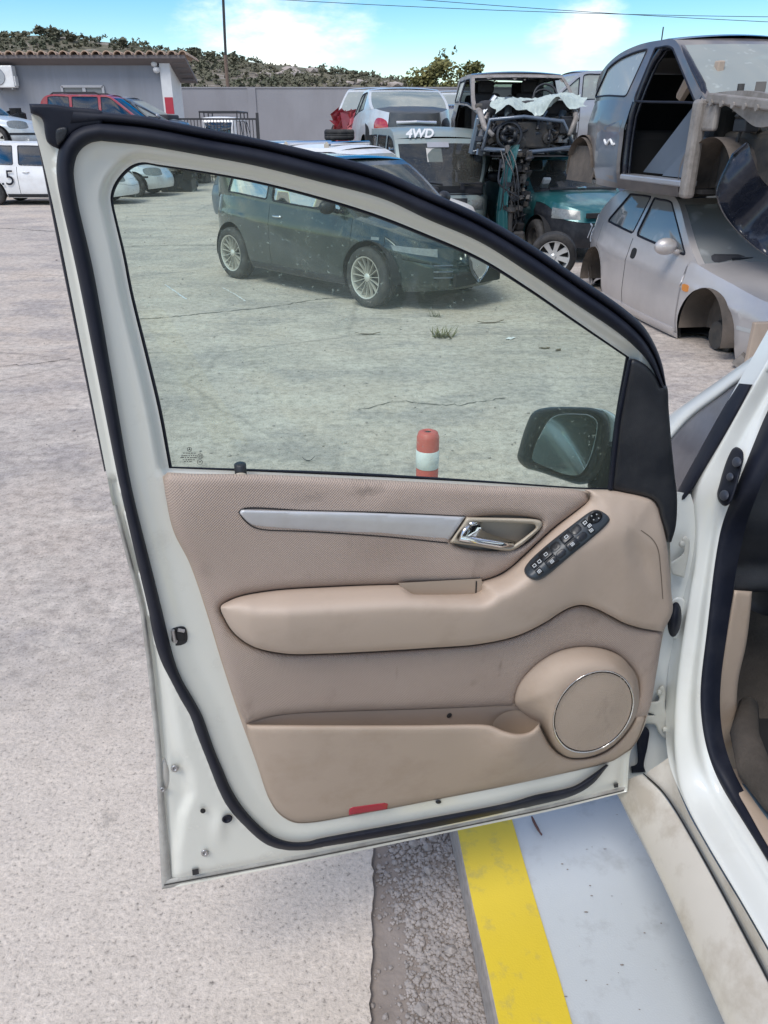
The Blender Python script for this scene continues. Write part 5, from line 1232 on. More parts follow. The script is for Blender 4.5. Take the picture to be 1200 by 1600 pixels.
c = Car('estate_car', 'red estate car with roof rails stacked in front of the grey building', group=GR, paint=M['red'], L=4.5, W=1.74, H=1.50, wb=2.6, fo=.85, clear=.2, gh=dict(a0=1.1, a1=.25, c1=-1.75, c0=-2.1, mid=[(0, 1.49), (-.9, 1.5)]), wins=((-1.7, -1.0, -1.65, -1.0), (-.9, -.1, -.9, -.1), (0, .95, 0, .32)), glassm=M['glass_dark'], interior=False)
c.put((-2.25, -.85, 0), (r0[0], 27.0, 1.18), R(0))
mb = MB()
for y in (-.6, .6): mb.tube([(-1.6, y, 1.50), (-1.5, y, 1.56), (-.2, y, 1.57), (-.02, y, 1.50)], .025, 6)
mb.build('roof_rail', M['ironblack'], c.root)
support('dark car under the red estate car', r0[0] + 2.3, 27.9, R(0), M['navy'], H=1.38)
g0 = at_Y(290, 185, 30.)
c = Car('hatchback', 'dark grey hatchback with sloping windscreen stacked right of the red estate car', group=GR, paint=M['bluegrey'], L=4.3, W=1.74, H=1.48, wb=2.6, fo=.85, clear=.2, gh=dict(a0=1.55, a1=.2, c1=-1.55, c0=-2.0, mid=[(0, 1.475), (-.6, 1.48)]), wins=((-1.4, -.5, -1.25, -.5), (-.4, .7, -.4, .35), (.8, 1.35, .5, .55)), roof=M['ltgrey'], glassm=M['glass_sky'])
c.put((2.15, -.87, 0), (g0[0], 29.6, 1.22), R(-3)); c.mirror(-1, M['ltgrey'])
support('grey car under the dark grey hatchback', g0[0] - 2.2, 30.5, R(0), M['slate'], H=1.40)
j = at_Y(340, 190, 33.)
c = Car('van', 'small white van with black roof rack parked behind the railing', cat='van', group=GR, paint=M['white_old'], L=4.0, W=1.62, H=2.0, wb=2.5, fo=.75, clear=.2, nr=6, belt=[(-2, 1.05), (0, 1.05), (1.2, .98), (2, .7)], gh=dict(a0=1.1, a1=.4, c1=-1.85, zc=1.93, c0=-1.98, mid=[(.2, 1.99), (-1.2, 2.0)], pw=.12), wins=((-1.7, -.9, -1.7, -.9), (-.8, 0, -.8, 0), (.1, 1.0, .1, .45)), glassm=M['glass_dark'], interior=False)
c.put((-2, 0, 0), (j[0], 33., .12), R(88))
mb = MB()
for y in (-.72, .72): mb.tube([(-1.8, y, 2.2), (.3, y, 2.2)], .035, 6)
for x in (-1.8, -1.1, -.4, .3): mb.tube([(x, -.72, 2.2), (x, .72, 2.2)], .03, 6); mb.tube([(x, -.72, 1.95), (x, -.72, 2.2)], .025, 6); mb.tube([(x, .72, 1.95), (x, .72, 2.2)], .025, 6)
mb.build('roof_rack', M['ironblack'], c.root)
# black heaps: engines and moulded scrap
for k, (px, py, wd, dp, hh, lab) in enumerate(((276, 300, .95, .8, .85, 'black heap of greasy engine scrap beside the pale car nose'), (305, 287, .8, .9, 1.0, 'farther black heap of engine scrap with a flat top'))):
    p = at_z(px, py); t = thing('scrap_heap', lab, 'scrap heap', (p[0], p[1] + dp / 2, 0), group='heaps of engine scrap')
    mb = MB(); mb.box((0, 0, hh * .3), (wd, dp, hh * .6), bev=.04); mb.build('pallet_box', M['plastic'], t)
    clutter('engine_parts', t, (-wd * .45, -dp * .5, .1), (wd * .45, dp * .5, hh * .85), 70, [M['grime'], M['plastic'], M['dark']], 40 + k, (.1, .3), 6)
bp = at_Y(10, 190, 26.)
t = thing('scrap_heap', 'black bumper and tyre scrap piled behind the silver car at the left edge', 'scrap heap', (bp[0], 26.4, 0), group='heaps of engine scrap')
mb = MB(); mb.box((-.6, .1, .8), (2.2, 1.2, 1.6), bev=.1); mb.build('crushed_block', M['grime'], t)
for k, (x, z) in enumerate(((-.15, 1.68), (-.12, 1.88), (-.9, 1.68))):
    q = link_mesh('tyre', tm, t); q.location = (x, -.2, z)
clutter('bumper_scrap', t, (-.6, -.5, 1.6), (.45, .1, 2.0), 26, [M['plastic'], M['dark']], 77, (.12, .4), 5)
# ================================================================== THE WHITE CAR WITH ITS OPEN DOOR
CAR0 = np.array([1.35, 0.6, ZP])
WCAR = thing('white_car', 'white car in the foreground with its front door wide open showing the beige door trim', 'car', CAR0)
def rays(P):
    P = np.asarray(P, float); u, v = (P[:, 0] - 600) / F, (800 - P[:, 1]) / F
    s, c = math.sin(PITCH), math.cos(PITCH); return np.stack([u, c + v * s, -(s - v * c)], 1)
# door frame of reference
dO = C0 + ray(255, 1390) * 1.5
r2_ = ray(985, 1228); dE = C0 + r2_ * ((CAM_H - dO[2]) / -r2_[2])
dA = math.atan2(dE[1] - dO[1], dE[0] - dO[0]); dLean = R(4.0)
dM = np.array(Matrix.Rotation(dA, 3, 'Z') @ Matrix.Rotation(dLean, 3, 'X'))
dU, dN, dV = dM[:, 0], dM[:, 1], dM[:, 2]
def on_door(P, w):
    r = rays(P); t = (-np.asarray(w) - (C0 - dO) @ dN) / (r @ dN); Q = C0 + r * t[:, None] - dO
    return np.stack([Q @ dU, Q @ dN, Q @ dV], 1)
def on_Y(Y0):
    def f(P, w): r = rays(P); t = (Y0 - w) / r[:, 1]; return C0 + r * t[:, None] - CAR0
    return f
def on_Z(z0):
    def f(P, w): r = rays(P); t = (CAM_H - z0 - w) / -r[:, 2]; return C0 + r * t[:, None] - CAR0
    return f
def on_side(off=0.):
    """the car's flank: upright below the waist, leaning inwards above it"""
    def f(P, w):
        r = rays(P); t = (.60 + off - w + .35 * (CAM_H - 1.1)) / (r[:, 0] - .35 * r[:, 2]); Q = C0 + r * t[:, None]
        t2 = (.60 + off - w) / r[:, 0]; Q2 = C0 + r * np.where(np.abs(r[:, 0]) > 1e-6, t2, 1)[:, None]
        return np.where((Q[:, 2] < 1.1)[:, None], Q2, Q) - CAR0
    return f
def hf(name, outline, m, parent, place, base=0., edge=(0., 0.), H=None, step=8., holes=(), back=None, closed=True, sp=None, hole_sp=5., rings=None, hrings=(), smooth_outline=True, kids=True):
    """a panel with an exact outline, a relief H over it, rounded edges and a rim that runs back"""
    P = spline(outline, sp or step * .8, True) if smooth_outline else np.array(outline, float)
    hs = [spline(h, hole_sp, True) for h in holes]
    if rings is None: rings = tuple(edge[1] * q for q in (.08, .25, .5, .85)) if edge[0] else ()
    if edge[0] and hs and not hrings: hrings = rings
    v, f = tri(P, step, hs, rings, hrings); d = dline(v, P)
    for h in hs: d = np.minimum(d, dline(v, h))
    w_ = np.full(len(v), base, float)
    if H is not None: w_ = w_ + H(v, d)
    if edge[0]: w_ = w_ - edge[0] * (1 - rnd(d, edge[1]))
    A = place(v, w_)
    if back is None: return obj(name, A, f, m, parent)
    n = len(v); be = border(f); B_ = place(v, np.full(n, back, float)); ids = sorted({i for e in be for i in e}); k = {q: j for j, q in enumerate(ids)}; nb = len(ids)
    V = np.concatenate([A, A[ids], B_[ids]])
    Fc = [tuple(q) for q in f] + [(n + k[a], n + k[b], n + nb + k[b], n + nb + k[a]) for a, b in be]
    o = obj(name, V, Fc, m, parent); return o
def ribbon(name, e1, e2, m, parent, place, w0, h, n=150, ns=9, back=None, prof=None):
    if len(e1) == len(e2) and len(e1) > 60: a, b = np.asarray(e1, float), np.asarray(e2, float); n = len(a)
    else: a, b = resample(e1, n), resample(e2, n)
    V = []
    ks = np.linspace(0, 1, ns)
    for k in ks:
        w_ = w0 + (h * math.sqrt(max(0, 1 - (2 * k - 1) ** 2)) if prof is None else prof(k)); V.append(place(a + (b - a) * k, np.full(n, w_)))
    m_ = ns
    if back is not None: V = [place(a, np.full(n, back))] + V + [place(b, np.full(n, back))]; m_ += 2
    V = np.concatenate(V)
    return obj(name, V, [(k * n + i, k * n + i + 1, (k + 1) * n + i + 1, (k + 1) * n + i) for k in range(m_ - 1) for i in range(n - 1)], m, parent)

# ---- traced edges of the door
T_edge = spline([(45.5, 162, 1), (84, 163), (111, 167), (158, 174), (230, 182), (253, 187), (330, 202), (400, 216), (493, 237), (587, 262), (657, 293), (750, 335), (825, 379), (900, 430), (975, 482), (1005, 509), (1024, 540), (1035, 570), (1041, 602)], 6)
G_edge = spline([(153, 190), (230, 198), (333, 218), (400, 230), (493, 253), (585, 279), (660, 310), (748, 350), (825, 395), (900, 446), (970, 495), (1003, 526), (1022, 556), (1033, 585), (1039, 606)], kk=10)
I_edge = spline([(158, 221), (230, 229), (333, 247), (400, 260), (500, 285), (600, 312), (667, 343), (750, 379), (825, 426), (900, 476), (970, 524), (1000, 551), (1013, 567), (1022, 582), (1032, 604)], kk=10)
SO = [(153, 190), (126, 196), (108, 207), (96, 222), (91, 236), (88, 260), (89.5, 284), (96, 318), (119, 420), (153, 590), (187, 760), (212, 870), (231, 950), (241, 1000), (252, 1034), (266, 1062), (281, 1091), (297, 1119), (307, 1147), (318, 1175), (329, 1203), (340, 1231), (355, 1260), (379, 1288), (415, 1319), (447, 1328.5), (480, 1328), (500, 1324.5), (667, 1295), (800, 1267), (833, 1259.5), (896, 1243), (925, 1226), (951, 1196)]
SI = [(158, 221), (144, 223.5), (131, 231), (122, 242), (117.5, 256), (116, 270), (118, 292), (124, 325), (146, 420), (176, 590), (206, 760), (233, 870), (253, 950), (265, 1000), (274, 1034), (285, 1062), (302, 1091), (317, 1119), (327, 1147), (337, 1175), (349, 1203), (361, 1231), (379, 1260), (403, 1287), (427, 1306), (452, 1314.5), (480, 1314.5), (500, 1309.5), (667, 1278.5), (800, 1252.5), (833, 1242.5), (896, 1228), (918, 1215), (947, 1194)]
S_out = np.r_[G_edge[::-1], spline(SO, kk=8)[1:]]; S_in = np.r_[I_edge[::-1], spline(SI, kk=8)[1:]]
GLASS = [(178, 340), (174, 322), (172.5, 308), (176, 293), (183, 280), (193, 268), (206, 258), (222, 253.5), (247, 257), (330, 269.5), (400, 282.5), (500, 307.5), (590, 335.5), (660, 363), (750, 402.5), (825, 449), (900, 501), (983, 558, 1), (966, 657), (954, 765, 1), (908, 764), (767, 755), (600, 746), (400, 737), (264, 731.5, 1), (247, 640), (228, 560), (203, 457), (192, 400)]
GP = spline(GLASS, 5, True)
STEEL = [(49, 180, 1), (52, 200), (57, 215), (63, 236), (87, 340), (128, 545), (166, 738), (176, 790), (218, 950), (229, 1032), (243, 1170), (245, 1220), (249, 1316), (253, 1390, 1), (480, 1346), (708, 1299), (860, 1267), (980, 1237, 1), (986, 1173), (995, 1159), (1009, 1129), (1024, 1057), (1037, 988), (1047, 950), (1047, 850), (1043, 720), (1038, 606, 1)] + [tuple(p) for p in G_edge[::-1][3::6]] + [(150, 190), (105, 175), (60, 172, 1)]
SC = (S_out + S_in) / 2
def steelH(v, d):
    dg = dline(v, GP); ds = dline(v, resample(S_in, 220), False); insS = pip(v, np.r_[resample(S_out, 200), [[1040, 800]], [[1030, 1000]], [[980, 1180]]])
    h = np.where(dg < 46, -.014 * (1 - ss(3, 20, dg)), 0)
    out = ~insS
    h = h + np.where(out, -.014, 0)
    # pressed inner ring beside the seal and a shallow gutter at the outer hem
    h = h + np.where(insS, .003 * ss(30, 8, ds), 0)
    lower = v[:, 1] > 745
    h = h + np.where(out & lower, -.010 * (1 - ss(9, 20, d)) + .008 * (1 - ss(0, 5, d)), 0)
    # stamped boss in the lower rear corner
    cx = np.interp(v[:, 1], [950, 1040, 1090, 1170, 1205, 1240, 1275, 1330, 1400], [236, 250, 262, 276, 292, 297, 283, 274, 272])
    h = h + np.where(out & lower, .014 * ss(-10, 10, v[:, 0] - cx), 0)
    h = h + .006 * np.exp(-(((v[:, 0] - 343) / 10.) ** 2 + ((v[:, 1] - 1290) / 22.) ** 2))
    return h
door = hf('front_door', STEEL, M['cream'], WCAR, on_door, 0., H=steelH, step=6., holes=[GLASS], back=-.075, sp=6., rings=(2.5, 5, 9, 13, 17, 21), hrings=(3, 7, 12, 17, 22, 27))
door.location = tuple(dO - CAR0); door.rotation_euler = Matrix(dM.tolist()).to_euler()
def D(name, outline, m, **k): return hf(name, outline, m, door, on_door, **k)
# outer skin of the door, its far side
vo_, fo_ = tri(spline([p for p in STEEL], 14, True), 40, [spline(GLASS, 14, True)])
obj('outer_skin', on_door(vo_, np.full(len(vo_), -.078)), fo_, M['white'], door)
D('window_glass', [(p[0] + (1 if p[0] > 600 else -2), p[1] + (2 if p[1] > 600 else -1), *(p[2:])) for p in GLASS], glass('door_glass', (.82, .97, .87), .03, .42, dcol=(.55, .66, .55), ds=170, film=.085), base=-.034, step=40.)
ribbon('glass_run_seal', np.r_[GP, GP[:1]], np.r_[GP, GP[:1]] + (lambda c: (c - np.r_[GP, GP[:1]]) / np.linalg.norm(c - np.r_[GP, GP[:1]], axis=1)[:, None] * 5.5)(np.array([[560, 560]])), M['rubber'], door, on_door, -.022, .006, n=260, ns=5, back=-.036)
ribbon('door_seal', S_out, S_in, M['rubber'], door, on_door, .0, .020, n=330, ns=11, back=-.012)
ribbon('roof_seal', T_edge[12:] , np.r_[[[108, 200]], G_edge[1:]], M['rubber'], door, on_door, .004, .010, n=160, ns=7, back=-.05)
D('seal_corner', [(45.5, 162, 1), (84, 163), (111, 167), (160, 174.5), (160, 196, 1), (126, 202), (104, 218), (92, 233, 1), (81, 228), (74, 222), (70, 208), (68, 192), (64, 184), (48, 177, 1)], M['rubber'], base=.012, edge=(.006, 6), step=5., back=-.06)
D('corner_clip', [(88, 202), (104, 199), (106, 207), (98, 222), (90, 226)], M['plastic'], base=.016, edge=(.003, 4), step=4., back=0)
ribbon('outer_trim', np.array([(57, 214.5), (98, 420), (163, 737)]), np.array([(63, 214.5), (104.5, 420), (168, 735)]), M['gloss'], door, on_door, -.058, .003, n=60, ns=5, back=-.08)
# black triangle behind the mirror
D('mirror_triangle', [(984, 560, 1), (992, 561), (1010, 571), (1027, 592), (1032, 604, 1), (1041, 602), (1045, 640), (1049, 690), (1054, 740), (1058, 776), (1056, 822), (1049, 847, 1), (1042, 847, 1), (1038, 826), (1032, 809), (1028, 790), (1018, 779), (977, 770), (954, 766, 1), (966, 657)], M['plastic'], base=.010, edge=(.008, 9), H=lambda v, d: .010 * ss(955, 1030, v[:, 0]), step=7., back=-.07)
ribbon('triangle_seal', np.array([(981, 562), (962, 657), (950, 765)]), np.array([(988, 562), (970, 657), (958, 766)]), M['rubber'], door, on_door, .010, .006, n=40, ns=5, back=-.03)

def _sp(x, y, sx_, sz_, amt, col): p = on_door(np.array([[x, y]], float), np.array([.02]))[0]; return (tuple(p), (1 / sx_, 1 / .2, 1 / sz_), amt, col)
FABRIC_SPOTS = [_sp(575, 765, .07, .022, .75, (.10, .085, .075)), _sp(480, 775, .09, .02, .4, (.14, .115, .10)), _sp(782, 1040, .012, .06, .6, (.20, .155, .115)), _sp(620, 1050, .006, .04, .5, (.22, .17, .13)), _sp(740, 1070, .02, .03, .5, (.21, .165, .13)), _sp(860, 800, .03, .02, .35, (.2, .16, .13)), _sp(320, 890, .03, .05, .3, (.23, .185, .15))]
M['fabric'] = fabric('perforated_fabric', (.385, .302, .252), (.44, .352, .298), 1500, .55, FABRIC_SPOTS)
M['grille'] = fabric('speaker_mesh', (.43, .35, .28), (.50, .405, .325), 1900, .9, [_sp(905, 1150, .03, .03, .4, (.26, .2, .14)), _sp(945, 1085, .04, .03, .3, (.28, .22, .16))])
# ---- trim panel and what is fixed to it
TRIM = [(262, 738, 1), (300, 740), (400, 741), (600, 750), (767, 759), (908, 767), (954, 767), (977, 770), (1018, 779), (1028, 790), (1033, 809), (1042, 850), (1047, 900), (1049, 927), (1051, 955), (1036, 987, 1), (1024, 1057), (1008, 1129), (995, 1159), (985, 1172, 1), (951, 1192), (880, 1209), (797, 1227), (680, 1250), (550, 1275), (483, 1286), (458, 1285), (436, 1272), (421, 1250), (400, 1190), (374, 1119), (346, 1034), (322, 955), (296, 880), (270, 827), (254, 745, 1)]
D('trim_panel', TRIM, M['beige2'], base=.004, edge=(.004, 6), step=10., back=-.004)
ARM_TOP = [(345, 948), (358, 939), (380, 931), (430, 922.5), (520, 917), (600, 914), (627, 913.5, 1), (636, 922), (645, 928), (662, 929), (730, 928), (742, 927), (750, 920), (748, 909, 1), (765, 904), (783, 897), (800, 885), (817, 870), (867, 824), (900, 799), (915, 787), (921, 780), (921, 771), (912, 765, 1)]
ARM_BOT = [(954, 766), (977, 770), (1018, 779), (1028, 790), (1033, 809), (1042, 850), (1047, 900), (1049, 927), (1051, 955), (1036, 987, 1), (1001, 981), (975, 973), (954, 962), (932, 951), (910, 945), (893, 948), (875, 957), (852, 972), (808, 993), (750, 1006), (675, 1012), (508, 1021), (446, 1021), (396, 1010), (367, 990), (352, 968)]
_AT = np.r_[spline(ARM_TOP, 6), [[954, 764], [980, 768], [1018, 777], [1030, 790]]]
_AB = spline([(1036, 987, 1)] + ARM_BOT[10:] + [(345, 948)], 6)
_AT2 = np.array([q for q in _AT if not (628 < q[0] < 749 and q[1] > 905)])
def armH(P):
    P = np.asarray(P, float); a = dline(P, _AT2, False); b = dline(P, _AB, False); k = a / np.maximum(a + b, 1e-6); x = P[:, 0]
    kr = np.interp(x, [345, 420, 640, 800, 900, 1000], [.55, .42, .38, .40, .42, .40]); hr = np.interp(x, [345, 390, 450, 760, 900, 980, 1050], [.050, .068, .078, .078, .070, .056, .024])
    h0 = np.interp(x, [345, 400, 900, 1050], [.040, .028, .024, .014]); h1 = np.interp(x, [345, 400, 850, 1000, 1050], [.048, .058, .056, .034, .020])
    up = h0 + (hr - h0) * np.sin(np.pi / 2 * np.clip(k / kr, 0, 1)) ** 1.15
    q = np.clip((k - kr) / (1 - kr), 0, 1); dn = hr - (hr - h1) * q ** 1.6
    return np.where(k < kr, up, dn)
OVAL = spline([(980, 822), (972, 846), (976, 872), (988, 895), (1003, 912), (1026, 930), (1027, 895), (1020, 856), (1001, 832)], 5, True)
def arm_h(v, d):
    ins = pip(v, OVAL); do = dline(v, OVAL)
    return armH(v) - np.where(ins, .008 * ss(0, 24, do), 0)
D('armrest', ARM_TOP + ARM_BOT, M['beige'], H=arm_h, edge=(.014, 9), step=5., back=.008)
# fabric insert above the armrest, with the rest of the cloth below it
FAB1 = [(264, 739, 1), (300, 740), (400, 741), (600, 750), (767, 759), (905, 766), (918, 772), (920, 781), (900, 798), (866, 823), (816, 869), (800, 884), (782, 896), (755, 906), (700, 911), (620, 913), (520, 916), (430, 921.5), (380, 930), (356, 939), (344, 950), (351, 968), (366, 991), (395, 1011), (446, 1022), (508, 1022), (675, 1013.5), (750, 1007), (808, 994), (852, 973), (875, 958), (893, 949), (910, 946), (932, 952), (954, 963), (975, 974), (1001, 982), (1035, 988, 1), (1026, 1050), (1009, 1118), (988, 1121), (998, 1085), (996, 1058), (981, 1036), (954, 1017), (910, 1010.5), (867, 1020), (829, 1048), (812, 1075), (805, 1103, 1), (700, 1107), (533, 1112), (458, 1116), (420, 1121), (385, 1131, 1), (374, 1110), (348, 1034), (324, 955), (298, 880), (272, 827), (257, 748)]
fabH = rbf([(264, 740, .014), (600, 750, .014), (905, 766, .014), (300, 775, .024), (600, 785, .026), (880, 800, .022), (320, 900, .02), (600, 880, .018), (380, 1060, .020), (600, 1060, .016), (780, 1060, .014), (1000, 1000, .014), (1000, 1100, .012), (430, 1110, .012), (780, 1100, .008)])
D('fabric_insert', FAB1, M['fabric'], H=lambda v, d: fabH(v) + .004, edge=(.013, 15), step=8., back=.003, holes=[[(733, 812), (845, 814), (843, 828), (806, 857), (708, 848)]])
D('pull_cup', [(622, 911, 1), (752, 904, 1), (755, 928), (735, 934), (645, 934)], mat('pull_cup_beige', (.36, .29, .225), .6), base=.0275, step=6.)
ribbon('pull_cup_edge', np.array([(743.5, 908.), (742.5, 929.)]), np.array([(745.5, 908.), (744.5, 929.)]), M['dark'], door, on_door, .0285, 0, n=6, ns=2)
def on_fab(P, w): return on_door(P, fabH(P) + .0052)
# silver strip, handle
D('trim_strip', [(373.5, 800), (375.5, 796.5), (380, 796), (400, 796.5), (480, 798.5), (600, 801.5), (727, 807.5, 1), (700, 848, 1), (600, 838.5), (480, 830.5), (410, 827), (396, 823), (385, 815), (377, 806)], M['satin'], base=.030, H=lambda v, d: .006 * ss(-10, 14, np.interp(v[:, 0], [370, 730], [812, 832]) - v[:, 1]) - .004 * ss(0, 8, v[:, 1] - np.interp(v[:, 0], [370, 730], [816, 838])), edge=(.008, 3.5), step=4., back=.012)
ribbon('strip_gap', spline([(372, 800.5), (377.5, 794.5), (480, 797), (600, 800), (728, 806)], 6), spline([(374.5, 801.5), (379, 797), (480, 799), (600, 802), (728, 808)], 6), M['dark'], door, on_fab, 0, 0, n=60, ns=2)
ribbon('strip_gap', spline([(372, 800), (376, 807), (384, 816.2), (395, 824.2), (410, 828.4), (480, 831.5), (600, 839.5), (700, 849.5)], 6), spline([(374, 800), (378, 806), (385.5, 814.8), (396.5, 822.6), (410.5, 826.6), (480, 829.5), (600, 837.5), (700, 847.5)], 6), M['dark'], door, on_fab, 0, 0, n=60, ns=2)
BEZ = [(729, 808, 1), (837, 811.5), (845, 814), (847.5, 819), (844, 826), (828, 841), (811, 854.5), (801, 859.5), (790, 860.5), (742, 853), (702, 848, 1)]
BHOLE = [(737, 817), (750, 815.5), (826, 818.5), (836, 820), (837, 824), (824, 836), (806, 849), (798, 853), (760, 849), (717, 843.5), (715, 840)]
D('handle_bezel', BEZ, M['bezel'], base=.036, edge=(.008, 4), step=4., holes=[BHOLE], back=.008)
D('handle_cup', [(731, 811), (846, 813), (844, 829), (806, 859), (706, 850)], mat('handle_cup_lining', (.37, .325, .265), .5), base=.006, step=8.)
hl = MB()
def dp(x, y, w_): return on_door(np.array([[x, y]]), np.array([w_]))[0]
hl.tube([dp(733, 819, .034), dp(725, 832, .040), dp(718, 841, .040), dp(745, 844, .042), dp(780, 850, .042), dp(800, 851, .034)], [.0045, .0045, .005, .006, .0065, .004], 8)
hl.tube([dp(733, 819, .034), dp(742, 817, .030), dp(749, 817, .024)], .004, 8)
V = np.concatenate([on_door(np.array([(736, 818), (749, 817), (753, 829), (770, 836), (807, 846), (805, 851), (780, 850), (745, 844), (719, 841), (727, 831)], float), np.array([.032, .026, .020, .022, .028, .032, .040, .040, .038, .036]))])
hl.add(V, [(0, 1, 2, 9), (2, 3, 7, 8), (2, 8, 9), (3, 4, 5, 6), (3, 6, 7)])
hl.build('door_handle', M['chrome'], door, True)
# lock pin
def disc(name, cx, cy, rx, ry, m, w0, h, ang=0, prof=((0, 1), (.8, .95), (1, .6), (1, -1)), parent=None, n=20, place=on_door):
    a = np.linspace(0, 2 * np.pi, n, endpoint=False); V = []
    for rr_, hh in prof:
        x, y = rx * rr_ * np.cos(a), ry * rr_ * np.sin(a); ca, sa = math.cos(ang), math.sin(ang)
        V.append(place(np.stack([cx + x * ca - y * sa, cy + x * sa + y * ca], 1), np.full(n, w0 + h * hh)))
    V = np.concatenate(V); Fc = [(k * n + i, k * n + (i + 1) % n, (k + 1) * n + (i + 1) % n, (k + 1) * n + i) for k in range(len(prof) - 1) for i in range(n)]
    return obj(name, V, Fc, m, parent or door)
mb = MB(); p0 = dp(376.5, 742, .004); up = on_door(np.array([[376.5, 742], [376.5, 724]]), np.array([.004, .004])); hgt = np.linalg.norm(up[1] - up[0])
mb.lathe([(.0085, 0), (.0085, hgt * .93), (.0065, hgt), (0, hgt)], Matrix.Translation(p0), 14); mb.build('lock_pin', M['plastic'], door, True)
disc('pin_collar', 376.5, 742, 9, 3.5, M['bezel'], .012, .004)
# speaker
POD = [(805, 1100), (806, 1082), (814, 1064), (829, 1046), (848, 1030), (870, 1018), (892, 1012), (912, 1010), (935, 1012), (956, 1018), (972, 1027), (985, 1042), (994, 1057), (998.5, 1075), (999, 1095), (994, 1116), (983, 1136), (966, 1157), (947, 1172), (925, 1181), (905, 1184), (888, 1183), (872, 1175), (860, 1163), (851, 1146), (843, 1131, 1), (826, 1120)]
E0 = np.array([927., 1112.]); th = R(-47)
def ell(a, k=1.): 
    x, y = 70 * k * np.cos(a), 54 * k * np.sin(a); return np.stack([E0[0] + x * math.cos(th) - y * math.sin(th), E0[1] + x * math.sin(th) + y * math.cos(th)], -1)
RING = ell(np.linspace(0, 2 * np.pi, 80, endpoint=False))
PODP = spline(POD, 4, True)
def podH(v, d):
    dr = dline(v, RING); ins = pip(v, RING); do = dline(v, PODP); k = do / np.maximum(do + dr, 1e-6)
    return np.where(ins, .060, .016 + .046 * np.sin(np.clip(k, 0, 1) * np.pi / 2) ** 1.0)
D('speaker_pod', POD, M['beige2'], H=podH, step=5., back=.006, edge=(.004, 4))
ae = np.linspace(0, 2 * np.pi, 100)
ribbon('speaker_ring', ell(ae, 1.03), ell(ae, .985), M['chrome'], door, on_door, .062, .004, n=100, ns=7, back=.055)
ribbon('speaker_gap', ell(ae, .985), ell(ae, .965), M['dark'], door, on_door, .061, 0, n=100, ns=3)
D('speaker_grille', [tuple(p) for p in ell(np.linspace(0, 2 * np.pi, 60, endpoint=False), .968)], M['grille'], base=.062, H=lambda v, d: .005 * ss(0, 40, d), step=7.)
# map pocket
D('pocket_back', [(384, 1131, 1), (420, 1121), (458, 1115.5), (533, 1112), (700, 1107), (806, 1103, 1), (815, 1095), (846, 1120), (848, 1150), (800, 1160), (600, 1150), (400, 1145)], mat('pocket_lining', (.25, .20, .165), .7, var=.08, vs=8), base=.0065, step=10.)
cupw = mat('cup_wall', (.30, .24, .19), .6, var=.06)
D('cup_holder', [(770, 1133), (776, 1122), (790, 1113), (806, 1110), (824, 1113), (840, 1124), (845, 1134), (830, 1146), (806, 1149), (785, 1143)], cupw, base=.009, H=lambda v, d: .016 * ((v[:, 0] - 808) / 40) ** 2, step=6.)
disc('cup_vent', 702, 1118, 4.5, 3.2, M['dark'], .008, .0006, R(-40))
LOWER = [(385, 1132, 1), (500, 1133), (654, 1133), (755, 1132), (768, 1134), (788, 1142), (808, 1146.5), (828, 1143), (842, 1131, 1), (848, 1146), (858, 1164), (871, 1177), (888, 1185), (905, 1186), (926, 1183), (948, 1174), (967, 1159), (985, 1137), (996, 1116, 1), (1009, 1119, 1), (1006, 1131), (995, 1158), (985, 1171, 1), (951, 1191), (880, 1208), (797, 1226), (680, 1249), (550, 1274), (483, 1285), (459, 1284), (437, 1271), (422, 1250), (401, 1190), (388, 1150)]
lowH = rbf([(386, 1133, .022), (450, 1134, .042), (560, 1134, .050), (700, 1134, .054), (770, 1138, .060), (808, 1149, .074), (840, 1136, .064), (400, 1200, .018), (500, 1200, .034), (650, 1195, .036), (740, 1190, .038), (805, 1185, .062), (850, 1190, .040), (440, 1275, .014), (550, 1270, .016), (700, 1243, .017), (800, 1222, .022), (880, 1206, .018), (950, 1188, .016), (1000, 1125, .014), (990, 1150, .014), (905, 1190, .018)])
D('map_pocket', LOWER, M['beige2'], H=lambda v, d: lowH(v), edge=(.013, 10), step=7., back=.006)
D('door_reflector', [(545, 1274, 1), (546, 1264), (550, 1261, 1), (603, 1253.5, 1), (606, 1256), (605, 1264.5, 1)], M['redref'], base=.020, edge=(.002, 2.5), step=5., back=.01)
# switch pack
SW = [(819, 890), (826, 878), (850, 855), (890, 823), (922, 799.5), (930, 796.5), (938, 798), (950, 806), (953, 812), (948, 820), (925, 841), (890, 870), (853, 901), (842, 906.5), (835, 906.5), (822, 899)]
swH = lambda v, d: armH(v) + .006
D('switch_pack', SW, mat('switch_grey', (.028, .036, .045), .4, var=.1), H=swH, edge=(.005, 4), step=4., back=.02)
ax = np.array([936 - 832, 806 - 894.]); ax /= np.linalg.norm(ax); ay = np.array([-ax[1], ax[0]]); so = np.array([832., 894.])
def swp(u, v): return tuple(so + ax * u + ay * v)
def swbox(name, u0, u1, v0, v1, m, lift, r=2.):
    c = [swp(u0, v0), swp(u1, v0), swp(u1, v1), swp(u0, v1)]
    return D(name, [(*p, 1) for p in c], m, H=lambda v, d: armH(v) + .006 + lift, edge=(.0015 if lift > 0 else 0, 2.), step=5., back=.02)
swm = mat('switch_black', (.012, .013, .016), .35); swi = mat('switch_print', (.45, .47, .48), .6)
